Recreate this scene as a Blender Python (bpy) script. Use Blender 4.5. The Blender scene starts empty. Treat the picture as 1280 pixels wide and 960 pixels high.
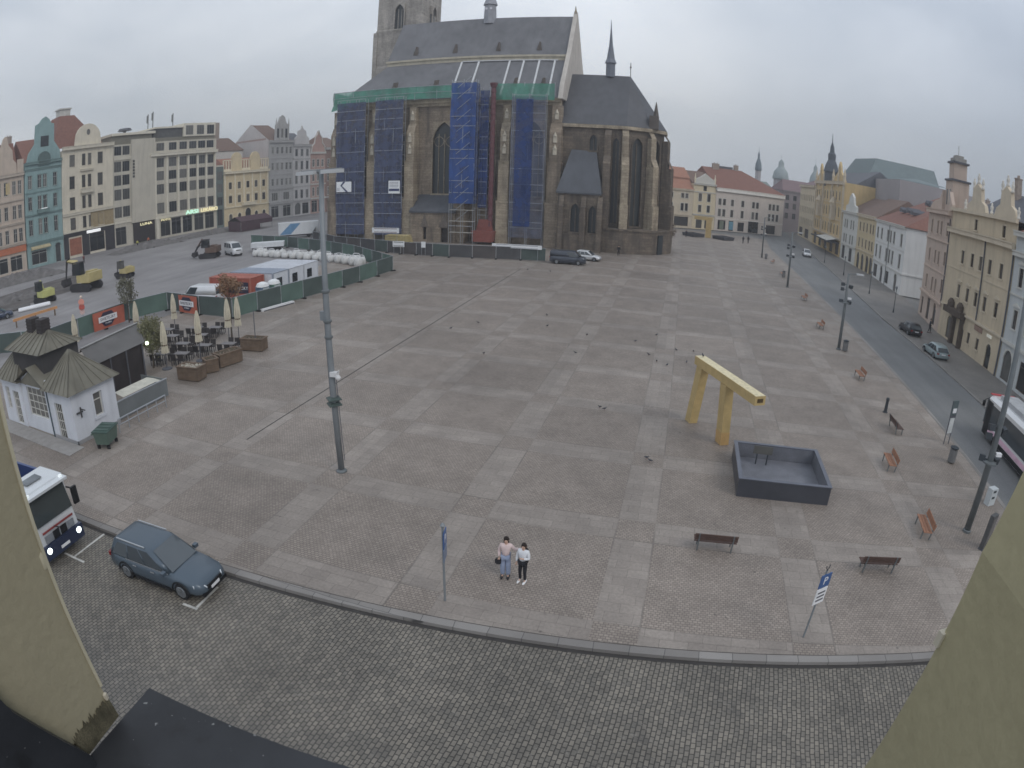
import bpy, bmesh, math, random
from mathutils import Matrix, Vector
random.seed(7)
D = bpy.data; SC = bpy.context.scene; COL = SC.collection
R = math.radians
# ------------------------------------------------------------------ materials
def lin(c, k=.80):
    g = .3*c[0]+.59*c[1]+.11*c[2]; c = tuple(g+(x-g)*k for x in c)
    return tuple((x/255/12.92 if x/255 <= .04045 else ((x/255+.055)/1.055)**2.4) for x in c)
def nodes(name):
    m = D.materials.new(name); m.use_nodes = True
    n = m.node_tree.nodes; l = m.node_tree.links
    return m, n, l, n['Principled BSDF']
def val(n, l, op, a, b=None, c=None):
    x = n.new('ShaderNodeMath'); x.operation = op
    for i, s in enumerate((a, b, c)):
        if s is None: continue
        if isinstance(s, (int, float)): x.inputs[i].default_value = s
        else: l.new(s, x.inputs[i])
    return x.outputs[0]
def mixc(n, l, f, a, b, mode='MIX'):
    x = n.new('ShaderNodeMix'); x.data_type = 'RGBA'; x.blend_type = mode
    for i, s in ((0, f), (6, a), (7, b)):
        if isinstance(s, (int, float)): x.inputs[i].default_value = s
        elif isinstance(s, tuple): x.inputs[i].default_value = (*s[:3], 1)
        else: l.new(s, x.inputs[i])
    return x.outputs[2]
def noise(n, l, co, scale, detail=4, stretch=None):
    if stretch:
        mp = n.new('ShaderNodeMapping'); mp.inputs['Scale'].default_value = stretch
        l.new(co, mp.inputs['Vector']); co = mp.outputs[0]
    x = n.new('ShaderNodeTexNoise'); x.inputs['Scale'].default_value = scale; x.inputs['Detail'].default_value = detail
    l.new(co, x.inputs['Vector']); return x.outputs['Fac']
def ramp(n, l, f, lo, hi, a=0., b=1.):
    x = n.new('ShaderNodeMapRange'); l.new(f, x.inputs[0])
    for i, v in enumerate((lo, hi, a, b)): x.inputs[i+1].default_value = v
    return x.outputs[0]
def bump(n, l, b, h, strength=.3, dist=.02):
    x = n.new('ShaderNodeBump'); x.inputs['Strength'].default_value = strength; x.inputs['Distance'].default_value = dist
    l.new(h, x.inputs['Height']); l.new(x.outputs[0], b.inputs['Normal'])
MC = {}
def P(name, rgb, rough=.75, var=.14, scale=1.5, metal=0., spec=.3, bmp=0., streak=0., grain=0., emit=0., alpha=1., linear=False):
    """procedural paint, plaster, metal or cloth: base colour broken up by two noises and optional run-off streaks"""
    if name in MC: return MC[name]
    m, n, l, b = nodes(name); c = rgb if linear else lin(rgb)
    co = n.new('ShaderNodeTexCoord').outputs['Object']
    f = noise(n, l, co, scale, 5)
    col = mixc(n, l, ramp(n, l, f, .32, .68), tuple(x*(1-var) for x in c), tuple(min(1, x*(1+var)) for x in c))
    if streak:
        s = noise(n, l, co, 1.3, 4, (1.2, 1.2, .12))
        col = mixc(n, l, ramp(n, l, s, .48, .72, 0, streak), col, tuple(x*.42 for x in c))
    if grain:
        s = noise(n, l, co, scale*14, 3)
        col = mixc(n, l, ramp(n, l, s, .42, .6, 0, grain), col, tuple(x*.5 for x in c))
    l.new(col, b.inputs['Base Color'])
    b.inputs['Roughness'].default_value = rough; b.inputs['Metallic'].default_value = metal
    b.inputs['Specular IOR Level'].default_value = spec; b.inputs['Alpha'].default_value = alpha
    if emit:
        l.new(col, b.inputs['Emission Color']); b.inputs['Emission Strength'].default_value = emit
    if bmp: bump(n, l, b, noise(n, l, co, scale*10, 4), bmp)
    MC[name] = m; return m
def glass(name, c0=(.018, .022, .026), c1=(.20, .195, .18), rough=.07, spec=.5):
    if name in MC: return MC[name]
    m, n, l, b = nodes(name)
    oi = n.new('ShaderNodeObjectInfo').outputs['Random']
    co = n.new('ShaderNodeTexCoord').outputs['Object']
    f = noise(n, l, co, 1.1, 2)
    k = ramp(n, l, val(n, l, 'ADD', oi, val(n, l, 'MULTIPLY', f, .5)), .5, 1.35)
    l.new(mixc(n, l, k, c0, c1), b.inputs['Base Color'])
    b.inputs['Roughness'].default_value = rough; b.inputs['Specular IOR Level'].default_value = spec
    MC[name] = m; return m
def sett_nodes(n, l, co, bw, bh, ca, cb, cm, rot=0., mortar=.018):
    mp = n.new('ShaderNodeMapping'); mp.inputs['Rotation'].default_value[2] = rot; l.new(co, mp.inputs['Vector'])
    wv = n.new('ShaderNodeTexNoise'); wv.inputs['Scale'].default_value = .9; l.new(mp.outputs[0], wv.inputs['Vector'])
    ad = n.new('ShaderNodeMixRGB'); ad.blend_type = 'LINEAR_LIGHT'; ad.inputs[0].default_value = .06
    l.new(mp.outputs[0], ad.inputs[1]); l.new(wv.outputs['Color'], ad.inputs[2])
    x = n.new('ShaderNodeTexBrick'); l.new(ad.outputs[0], x.inputs['Vector'])
    x.inputs['Scale'].default_value = 1; x.inputs['Brick Width'].default_value = bw; x.inputs['Row Height'].default_value = bh
    x.inputs['Mortar Size'].default_value = mortar; x.inputs['Mortar Smooth'].default_value = .6
    x.inputs['Color1'].default_value = (*ca, 1); x.inputs['Color2'].default_value = (*cb, 1); x.inputs['Mortar'].default_value = (*cm, 1)
    return x.outputs['Color'], x.outputs['Fac']
# ------------------------------------------------------------------ mesh builder
class MB:
    def __init__(s, mt=None): s.v = []; s.f = []; s.mi = []; s.cur = 0; s.M = mt
    def add(s, vs, fs):
        k = len(s.v)
        s.v += [tuple(s.M @ Vector(p)) for p in vs] if s.M is not None else [tuple(p) for p in vs]
        s.f += [tuple(i+k for i in f) for f in fs]; s.mi += [s.cur]*len(fs); return s
    def quad(s, *p): return s.add(p, [tuple(range(len(p)))])
    def box(s, x0, y0, z0, x1, y1, z1):
        return s.add([(x0,y0,z0),(x1,y0,z0),(x1,y1,z0),(x0,y1,z0),(x0,y0,z1),(x1,y0,z1),(x1,y1,z1),(x0,y1,z1)],
                     [(3,2,1,0),(4,5,6,7),(0,1,5,4),(1,2,6,5),(2,3,7,6),(3,0,4,7)])
    def cbox(s, c, size, rz=0., rx=0., ry=0.):
        m = Matrix.Translation(c) @ Matrix.Rotation(rz, 4, 'Z') @ Matrix.Rotation(ry, 4, 'Y') @ Matrix.Rotation(rx, 4, 'X')
        x, y, z = (q/2 for q in size)
        vs = [tuple(m @ Vector(p)) for p in ((-x,-y,-z),(x,-y,-z),(x,y,-z),(-x,y,-z),(-x,-y,z),(x,-y,z),(x,y,z),(-x,y,z))]
        return s.add(vs, [(3,2,1,0),(4,5,6,7),(0,1,5,4),(1,2,6,5),(2,3,7,6),(3,0,4,7)])
    def bar(s, p, q, w, h=None):
        p, q = Vector(p), Vector(q); d = q-p; h = h or w
        u = d.cross(Vector((0,0,1)))
        u = Vector((1,0,0)) if u.length < 1e-6 else u.normalized()
        t = u.cross(d).normalized()
        vs = [o + u*a*w/2 + t*b*h/2 for o in (p, q) for a, b in ((-1,-1),(1,-1),(1,1),(-1,1))]
        return s.add(vs, [(3,2,1,0),(4,5,6,7),(0,1,5,4),(1,2,6,5),(2,3,7,6),(3,0,4,7)])
    def prism(s, poly, z0, z1):
        n = len(poly)
        return s.add([(x,y,z0) for x, y in poly]+[(x,y,z1) for x, y in poly],
                     [tuple(reversed(range(n))), tuple(range(n, 2*n))]+[(i,(i+1)%n,n+(i+1)%n,n+i) for i in range(n)])
    def vprism(s, poly, y0, y1):      # polygon in the xz plane, pushed along y
        n = len(poly)
        return s.add([(x,y0,z) for x, z in poly]+[(x,y1,z) for x, z in poly],
                     [tuple(range(n)), tuple(reversed(range(n, 2*n)))]+[(i,n+i,n+(i+1)%n,(i+1)%n) for i in range(n)])
    def path(s, pts, rs, n=8, cap=True):
        pts = [Vector(p) for p in pts]; rings = []
        if isinstance(rs, (int, float)): rs = [rs]*len(pts)
        k = len(s.v); vs = []
        for i, p in enumerate(pts):
            d = (pts[min(i+1, len(pts)-1)]-pts[max(i-1, 0)]).normalized()
            u = d.cross(Vector((0,1,0))) if abs(d.z) > .9 else d.cross(Vector((0,0,1)))
            u.normalize(); t = d.cross(u)
            vs += [p + (u*math.cos(2*math.pi*j/n)+t*math.sin(2*math.pi*j/n))*rs[i] for j in range(n)]
        fs = [(i*n+j, i*n+(j+1)%n, (i+1)*n+(j+1)%n, (i+1)*n+j) for i in range(len(pts)-1) for j in range(n)]
        if cap: fs += [tuple(reversed(range(n))), tuple(range((len(pts)-1)*n, len(pts)*n))]
        return s.add(vs, fs)
    def tube(s, p, q, r, r2=None, n=8): return s.path([p, q], [r, r if r2 is None else r2], n)
    def lathe(s, prof, cx=0., cy=0., n=12, ex=1., ey=1.):
        vs = [(cx+r*math.cos(2*math.pi*j/n)*ex, cy+r*math.sin(2*math.pi*j/n)*ey, z) for r, z in prof for j in range(n)]
        fs = [(i*n+j, i*n+(j+1)%n, (i+1)*n+(j+1)%n, (i+1)*n+j) for i in range(len(prof)-1) for j in range(n)]
        fs += [tuple(reversed(range(n))), tuple(range((len(prof)-1)*n, len(prof)*n))]
        return s.add(vs, fs)
    def loft(s, rings, cap=True):
        n = len(rings[0]); vs = [p for r in rings for p in r]
        fs = [(i*n+j, i*n+(j+1)%n, (i+1)*n+(j+1)%n, (i+1)*n+j) for i in range(len(rings)-1) for j in range(n)]
        if cap: fs += [tuple(reversed(range(n))), tuple(range((len(rings)-1)*n, len(rings)*n))]
        return s.add(vs, fs)
    def ball(s, c, r, n=10, ex=(1,1,1)):
        m = n//2; vs = [(c[0], c[1], c[2]-r*ex[2])]
        for i in range(1, m):
            a = -math.pi/2+math.pi*i/m
            vs += [(c[0]+r*math.cos(a)*math.cos(2*math.pi*j/n)*ex[0], c[1]+r*math.cos(a)*math.sin(2*math.pi*j/n)*ex[1], c[2]+r*math.sin(a)*ex[2]) for j in range(n)]
        vs.append((c[0], c[1], c[2]+r*ex[2])); t = len(vs)-1
        fs = [(0, 1+(j+1)%n, 1+j) for j in range(n)]
        fs += [(1+i*n+j, 1+i*n+(j+1)%n, 1+(i+1)*n+(j+1)%n, 1+(i+1)*n+j) for i in range(m-2) for j in range(n)]
        fs += [(t, 1+(m-2)*n+j, 1+(m-2)*n+(j+1)%n) for j in range(n)]
        return s.add(vs, fs)
    def mesh(s, name, mats, smooth=False, fix=True):
        me = D.meshes.new(name); me.from_pydata(s.v, [], s.f)
        for m in (mats if isinstance(mats, (list, tuple)) else [mats]): me.materials.append(m)
        me.polygons.foreach_set('material_index', s.mi)
        if fix:
            bm = bmesh.new(); bm.from_mesh(me); bmesh.ops.recalc_face_normals(bm, faces=bm.faces); bm.to_mesh(me); bm.free()
        if smooth: me.polygons.foreach_set('use_smooth', [True]*len(me.polygons))
        me.update(); return me
    def build(s, name, mats, parent=None, smooth=False, loc=None, rz=0., fix=True):
        return ob(name, s.mesh(name, mats, smooth, fix), parent, loc, rz)
def ob(name, me, parent=None, loc=None, rz=0.):
    o = D.objects.new(name, me); COL.objects.link(o)
    if parent is not None: o.parent = parent
    if loc is not None: o.location = loc
    o.rotation_euler.z = rz; return o
def tag(o, label, cat, group=None):
    o['label'] = label; o['category'] = cat
    if group: o['group'] = group
    return o
def thing(name, label, cat, loc=(0,0,0), rz=0., group=None):
    return tag(ob(name, None, None, loc, rz), label, cat, group)
def struct(o): o['kind'] = 'structure'; return o
def kids(o): return [c for c in D.objects if c.parent is o]
def dup(root, loc, rz=0., label=None, group=None, scale=None):
    tree = TREE.get(root.name) or TREE.setdefault(root.name, [(c, kids(c)) for c in kids(root)])
    r = root.copy(); COL.objects.link(r); r.location = loc; r.rotation_euler.z = rz
    if scale: r.scale = (scale,)*3 if isinstance(scale, (int, float)) else scale
    if label: r['label'] = label
    if group: r['group'] = group
    for c, gs in tree:
        d = c.copy(); COL.objects.link(d); d.parent = r
        for g in gs:
            e = g.copy(); COL.objects.link(e); e.parent = d
    return r
TREE = {}
def text(name, body, size, mat, parent, loc, rz=0., tilt=90., sx=1., depth=.01):
    cu = D.curves.new(name, 'FONT'); cu.body = body; cu.size = size; cu.align_x = 'CENTER'; cu.align_y = 'CENTER'; cu.extrude = depth
    t = D.objects.new(name, cu); COL.objects.link(t)
    dg = bpy.context.evaluated_depsgraph_get(); me = D.meshes.new_from_object(t.evaluated_get(dg))
    D.objects.remove(t); D.curves.remove(cu); me.name = name
    for v in me.vertices: v.co.x *= sx
    me.materials.clear(); me.materials.append(mat)
    o = ob(name, me, parent, loc); o.rotation_euler = (R(tilt), 0, rz); return o
# ------------------------------------------------------------------ camera (wide webcam lens, barrel distortion measured from the paving grid)
cam = D.cameras.new('webcam'); camo = D.objects.new('webcam', cam); COL.objects.link(camo); SC.camera = camo
rx = Vector((0.96423646, 0.26338459, 0.02960758)); up = Vector((-0.11432769, 0.31254304, 0.94299842)); fw = Vector((-0.23911761, 0.91265843, -0.33147755))
camo.matrix_world = Matrix(((rx.x, up.x, -fw.x, 0.45834), (rx.y, up.y, -fw.y, -22.18915), (rx.z, up.z, -fw.z, 13.44991), (0,0,0,1)))
cam.type = 'PANO'; cam.sensor_fit = 'HORIZONTAL'; cam.sensor_width = 36; cam.sensor_height = 27; cam.clip_start = .02; cam.clip_end = 3000
tgt = cam.cycles if hasattr(cam, 'cycles') else cam
tgt.panorama_type = 'FISHEYE_LENS_POLYNOMIAL'; tgt.fisheye_fov = R(170)
for i, k in enumerate((0., -4.43287314e-02, -3.99675536e-05, -7.36655210e-07, -1.96757076e-07)): setattr(tgt, 'fisheye_polynomial_k%d' % i, k)
# ------------------------------------------------------------------ overcast sky and soft sun
W = D.worlds.new('World'); SC.world = W; W.use_nodes = True
n, l = W.node_tree.nodes, W.node_tree.links; n.clear()
out = n.new('ShaderNodeOutputWorld'); sky = n.new('ShaderNodeTexSky'); sky.sky_type = 'NISHITA'; sky.sun_disc = False
sky.sun_elevation = R(42); sky.sun_rotation = R(120); sky.air_density = 1.4; sky.dust_density = 3
b1 = n.new('ShaderNodeBackground'); b1.inputs['Strength'].default_value = .08; l.new(sky.outputs[0], b1.inputs[0])
tc = n.new('ShaderNodeTexCoord').outputs['Generated']
mp = n.new('ShaderNodeMapping'); mp.inputs['Scale'].default_value = (1, 1, 2.6); l.new(tc, mp.inputs[0])
nz = n.new('ShaderNodeTexNoise'); nz.inputs['Scale'].default_value = 1.7; nz.inputs['Detail'].default_value = 5; nz.inputs['Distortion'].default_value = .35
l.new(mp.outputs[0], nz.inputs['Vector'])
cl = mixc(n, l, ramp(n, l, nz.outputs['Fac'], .33, .68), (.43, .49, .575), (.735, .775, .84))
sp = n.new('ShaderNodeSeparateXYZ'); l.new(tc, sp.inputs[0])
west = val(n, l, 'MINIMUM', ramp(n, l, sp.outputs['X'], -.8, -.25, .92, 1.12), ramp(n, l, sp.outputs['X'], -.12, .6, 1.12, .64))
zen = ramp(n, l, sp.outputs['Z'], .02, .38, .90, 1.16)
mm = n.new('ShaderNodeVectorMath'); mm.operation = 'SCALE'; l.new(cl, mm.inputs[0]); l.new(val(n, l, 'MULTIPLY', west, zen), mm.inputs['Scale'])
b2 = n.new('ShaderNodeBackground'); l.new(mixc(n, l, ramp(n, l, sp.outputs['X'], .0, .6), mm.outputs[0], (.93, .99, 1.08), 'MULTIPLY'), b2.inputs[0]); b2.inputs['Strength'].default_value = 1.24
mx = n.new('ShaderNodeMixShader'); mx.inputs[0].default_value = .86
l.new(b1.outputs[0], mx.inputs[1]); l.new(b2.outputs[0], mx.inputs[2]); l.new(mx.outputs[0], out.inputs[0])
sun = D.lights.new('sun', 'SUN'); sun.energy = .9; sun.angle = R(25); sun.color = (1, .95, .88)
so = D.objects.new('sun', sun); COL.objects.link(so); so.rotation_euler = (R(48), 0, R(-60+180))
so.rotation_euler = (R(48), 0, R(60))
SC.view_settings.view_transform = 'Standard'; SC.view_settings.look = 'None'; SC.view_settings.exposure = 0; SC.view_settings.gamma = 1
SC.render.engine = 'CYCLES'; SC.cycles.use_denoising = True; SC.cycles.max_bounces = 5; SC.cycles.transparent_max_bounces = 12
SC.cycles.filter_width = 1.6
# ------------------------------------------------------------------ ground
SK = .0568
def kerb_y(x): return -7.62+SK*x
def ekx(y): return 20.35+.0117*y
def far_kerb(y): return 27.5 + max(0, y-54)*.066
def plaza_mat():
    m, n, l, b = nodes('granite_setts_in_slab_grid'); co = n.new('ShaderNodeTexCoord').outputs['Object']
    s = n.new('ShaderNodeSeparateXYZ'); l.new(co, s.inputs[0]); T = 6.7
    def band(o):
        u = val(n, l, 'DIVIDE', o, T); r = val(n, l, 'ROUND', u)
        d = val(n, l, 'ABSOLUTE', val(n, l, 'SUBTRACT', u, r))
        return val(n, l, 'LESS_THAN', d, .77/T), val(n, l, 'LESS_THAN', val(n, l, 'ABSOLUTE', val(n, l, 'SUBTRACT', d, .77/T)), .035/T)
    bx, rx_ = band(s.outputs[0]); by, ry_ = band(val(n, l, 'ADD', s.outputs[1], .38))
    slab = val(n, l, 'ABSOLUTE', val(n, l, 'SUBTRACT', bx, by))
    # cells and crossings of small setts, bands of larger slabs
    sc, sf = sett_nodes(n, l, co, .16, .115, lin((151,141,131.5),1), lin((135,125,116.5),1), lin((113,104.5,97.5),1), 0, .02)
    bc, bf = sett_nodes(n, l, co, .95, .52, lin((146,137.5,129.5),1), lin((137,128.5,121),1), lin((117,109,102),1), 0, .012)
    cw = n.new('ShaderNodeTexWhiteNoise'); cw.noise_dimensions = '2D'
    cv = n.new('ShaderNodeCombineXYZ')
    fl = lambda o: val(n, l, 'FLOOR', val(n, l, 'DIVIDE', o, T))
    l.new(fl(s.outputs[0]), cv.inputs[0]); l.new(fl(s.outputs[1]), cv.inputs[1]); l.new(cv.outputs[0], cw.inputs['Vector'])
    tint = ramp(n, l, cw.outputs['Value'], 0, 1, .92, 1.08)
    col = mixc(n, l, slab, sc, bc)
    big = ramp(n, l, noise(n, l, co, .09, 4), .3, .7, .86, 1.12)
    mid = ramp(n, l, noise(n, l, co, .7, 5), .3, .7, .88, 1.1)
    fine = ramp(n, l, noise(n, l, co, 9, 3), .3, .7, .88, 1.12)
    k = val(n, l, 'MULTIPLY', val(n, l, 'MULTIPLY', big, mid), val(n, l, 'MULTIPLY', fine, tint))
    mm = n.new('ShaderNodeVectorMath'); mm.operation = 'SCALE'; l.new(col, mm.inputs[0]); l.new(k, mm.inputs['Scale'])
    st = ramp(n, l, noise(n, l, co, 2.3, 6), .66, .74, 0, .35)
    col = mixc(n, l, st, mm.outputs[0], lin((86,78,71)))
    jn = val(n, l, 'MULTIPLY', val(n, l, 'MAXIMUM', rx_, ry_), ramp(n, l, noise(n, l, co, .35, 3), .42, .62, .0, .5))
    col = mixc(n, l, jn, col, lin((88,82,76)))
    pt = n.new('ShaderNodeTexVoronoi'); pt.inputs['Scale'].default_value = .9; l.new(co, pt.inputs['Vector'])
    gum = ramp(n, l, pt.outputs['Distance'], .035, .06, .55, 0); col = mixc(n, l, gum, col, lin((70,66,62)))
    l.new(col, b.inputs['Base Color']); b.inputs['Roughness'].default_value = .62; b.inputs['Specular IOR Level'].default_value = .35
    hb = val(n, l, 'ADD', val(n, l, 'MULTIPLY', sf, val(n, l, 'SUBTRACT', val(n, l, 'MULTIPLY', slab, .7), 1)), 0)
    bump(n, l, b, hb, .35, .012); return m
def road_setts():
    m, n, l, b = nodes('street_setts'); co = n.new('ShaderNodeTexCoord').outputs['Object']
    c, f = sett_nodes(n, l, co, .215, .145, lin((134,127,116),1), lin((110,105,97),1), lin((60,57,53),1), R(3.2)+R(90), .022)
    big = ramp(n, l, noise(n, l, co, .22, 4), .3, .7, .74, 1.12); mid = ramp(n, l, noise(n, l, co, 2.2, 4), .3, .7, .86, 1.12)
    mm = n.new('ShaderNodeVectorMath'); mm.operation = 'SCALE'; l.new(c, mm.inputs[0]); l.new(val(n, l, 'MULTIPLY', big, mid), mm.inputs['Scale'])
    s = n.new('ShaderNodeSeparateXYZ'); l.new(co, s.inputs[0])
    south_dark = ramp(n, l, val(n, l, 'ADD', s.outputs[1], val(n, l, 'MULTIPLY', noise(n, l, co, .5, 4), 4.)), -13.5, -11, 1, 0)  # setts get darker and smoother towards the south, with a noisy edge
    col = mixc(n, l, val(n, l, 'MULTIPLY', south_dark, .25), mm.outputs[0], lin((62,62,62)))
    st = ramp(n, l, noise(n, l, co, 1.1, 6), .62, .70, 0, .45); col = mixc(n, l, st, col, lin((66,63,60)))
    pale = ramp(n, l, noise(n, l, co, 6.5, 2), .62, .7, 0, .35); col = mixc(n, l, pale, col, lin((140,134,124)))
    l.new(col, b.inputs['Base Color']); l.new(ramp(n, l, south_dark, 0, 1, .6, .4), b.inputs['Roughness'])
    bump(n, l, b, val(n, l, 'SUBTRACT', 1, f), .5, .02); return m
def tarmac(name, c, patch=.12):
    m, n, l, b = nodes(name); co = n.new('ShaderNodeTexCoord').outputs['Object']
    f = ramp(n, l, noise(n, l, co, .16, 5), .3, .7, 1-patch, 1+patch); g = ramp(n, l, noise(n, l, co, 14, 3), .3, .7, .88, 1.12)
    t = ramp(n, l, noise(n, l, co, .8, 4, (1, .08, 1)), .35, .7, 1.06, .86)
    mm = n.new('ShaderNodeVectorMath'); mm.operation = 'SCALE'; mm.inputs[0].default_value = lin(c)
    l.new(val(n, l, 'MULTIPLY', val(n, l, 'MULTIPLY', f, g), t), mm.inputs['Scale']); l.new(mm.outputs[0], b.inputs['Base Color'])
    b.inputs['Roughness'].default_value = .7; bump(n, l, b, noise(n, l, co, 30, 3), .25, .01); return m
def paving(name, ca, cb, cm, bw, bh, rot=0.):
    m, n, l, b = nodes(name); co = n.new('ShaderNodeTexCoord').outputs['Object']
    c, f = sett_nodes(n, l, co, bw, bh, lin(ca), lin(cb), lin(cm), rot, .015)
    k = ramp(n, l, noise(n, l, co, .35, 5), .3, .7, .85, 1.13)
    mm = n.new('ShaderNodeVectorMath'); mm.operation = 'SCALE'; l.new(c, mm.inputs[0]); l.new(k, mm.inputs['Scale'])
    l.new(mm.outputs[0], b.inputs['Base Color']); b.inputs['Roughness'].default_value = .7; return m
def sheet(name, poly, z, mat):
    m = MB(); m.quad(*[(x, y, z) for x, y in poly]); return struct(m.build(name, mat, fix=False))
sheet('ground', [(-1500,-900),(1500,-900),(1500,1900),(-1500,1900)], -.16, tarmac('far_ground', (122,121,120)))
sheet('paved_ground', [(-48,kerb_y(-48)+.02),(20.3,kerb_y(20.3)+.02),(ekx(20),20),(ekx(100),100),(ekx(126),126),(24,150),(-48,150)], 0, plaza_mat())
sheet('west_street', [(-130,-12),(-48,kerb_y(-48)),(-48,150),(-112,175),(-150,175)], -.012, tarmac('worn_asphalt', (134,130,130), .16))
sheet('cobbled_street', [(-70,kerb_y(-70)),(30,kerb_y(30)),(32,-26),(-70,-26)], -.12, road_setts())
sheet('east_road', [(19.8,-8),(27.4,-8),(27.5,54),(31.6,116),(36,190),(24,190),(ekx(126),126),(ekx(0)-.2,0)], -.11, tarmac('asphalt_road', (112,113,113), .12))
sheet('east_pavement', [(27.4,-30),(36,-30),(36.5,60),(42,100),(42,200),(36.2,200),(31.6,116),(27.5,54)], -.008, paving('pavement_setts', (130,124,118), (120,116,111), (96,92,90), .3, .2))
def strip(name, pts, w, z0, z1, mat):
    m = MB()
    for (xa, ya), (xb, yb) in zip(pts, pts[1:]):
        d = Vector((xb-xa, yb-ya)).normalized(); k = Vector((-d.y, d.x))*w
        m.prism([(xa,ya),(xb,yb),(xb+k.x,yb+k.y),(xa+k.x,ya+k.y)], z0, z1)
    return struct(m.build(name, mat))
M_kerb = paving('kerb_granite', (140,135,130), (124,119,114), (80,78,76), 1.1, 4.)
strip('south_kerb', [(-70,kerb_y(-70)-.02),(20.1,kerb_y(20.1)-.02)], .32, -.14, .012, M_kerb)
strip('kerb_foot_strip', [(-70,kerb_y(-70)-.19),(20.1,kerb_y(20.1)-.19)], .16, -.13, -.114, P('dark_strip_tone', (66,63,61), .8, .15, 2))  # strip added at the kerb foot to draw the kerb's dark face
strip('kerb_edge', [(-70,kerb_y(-70)+.32),(20.0,kerb_y(20)+.32)], .03, -.05, .006, P('dark_joint', (84,80,76)))
strip('east_kerb', [(20.3,-6.2),(ekx(20),20),(ekx(60),60),(ekx(126),126)], .3, -.14, .012, M_kerb)
strip('far_kerb', [(27.44,-20),(27.44,54),(31.55,116),(36.1,190)], -.22, -.14, .006, M_kerb)
strip('ground_drain', [(-19.98,1.6),(-19.85,10),(-19.85,27),(-20.3,60)], .07, .0, .008, P('slot_drain_iron', (52,49,47), .6))
M_line = P('worn_white_paint', (205,203,196), .7, .2, 3, grain=.6)
def roadline(pts, w=.11, z=-.112):
    m = MB(); 
    for a, c in zip(pts, pts[1:]):
        d = (Vector(c)-Vector(a)).normalized(); k = Vector((-d.y, d.x))*w/2
        m.quad((a[0]-k.x,a[1]-k.y,z),(c[0]-k.x,c[1]-k.y,z),(c[0]+k.x,c[1]+k.y,z),(a[0]+k.x,a[1]+k.y,z))
    return struct(m.build('road_marking', M_line, fix=False))
roadline([(-20.42,-8.95),(-20.34,-10.95)]); roadline([(-21.0,-11.05),(-19.6,-10.98)])
roadline([(-13.42,-9.2),(-13.38,-10.6)]); roadline([(-13.98,-10.66),(-13.3,-10.62)]); roadline([(-21.6,-14.2),(-17.2,-13.95)])
# manhole covers and dark patches are part of the paving
# hills far behind the roofs
def hills():
    m = MB(); N = 90; vs = []; random.seed(3)
    for i in range(N+1):
        a = R(-75+150*i/N); r = 1250
        h = 18+26*(.5+.5*math.sin(i*.23))+9*math.sin(i*.71)+5*random.random()
        vs += [(r*math.sin(a), r*math.cos(a), -5), (1.08*r*math.sin(a), 1.08*r*math.cos(a), h)]
    m.add(vs, [(2*i, 2*i+2, 2*i+3, 2*i+1) for i in range(N)])
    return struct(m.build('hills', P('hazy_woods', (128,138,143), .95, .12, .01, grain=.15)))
hills()
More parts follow.
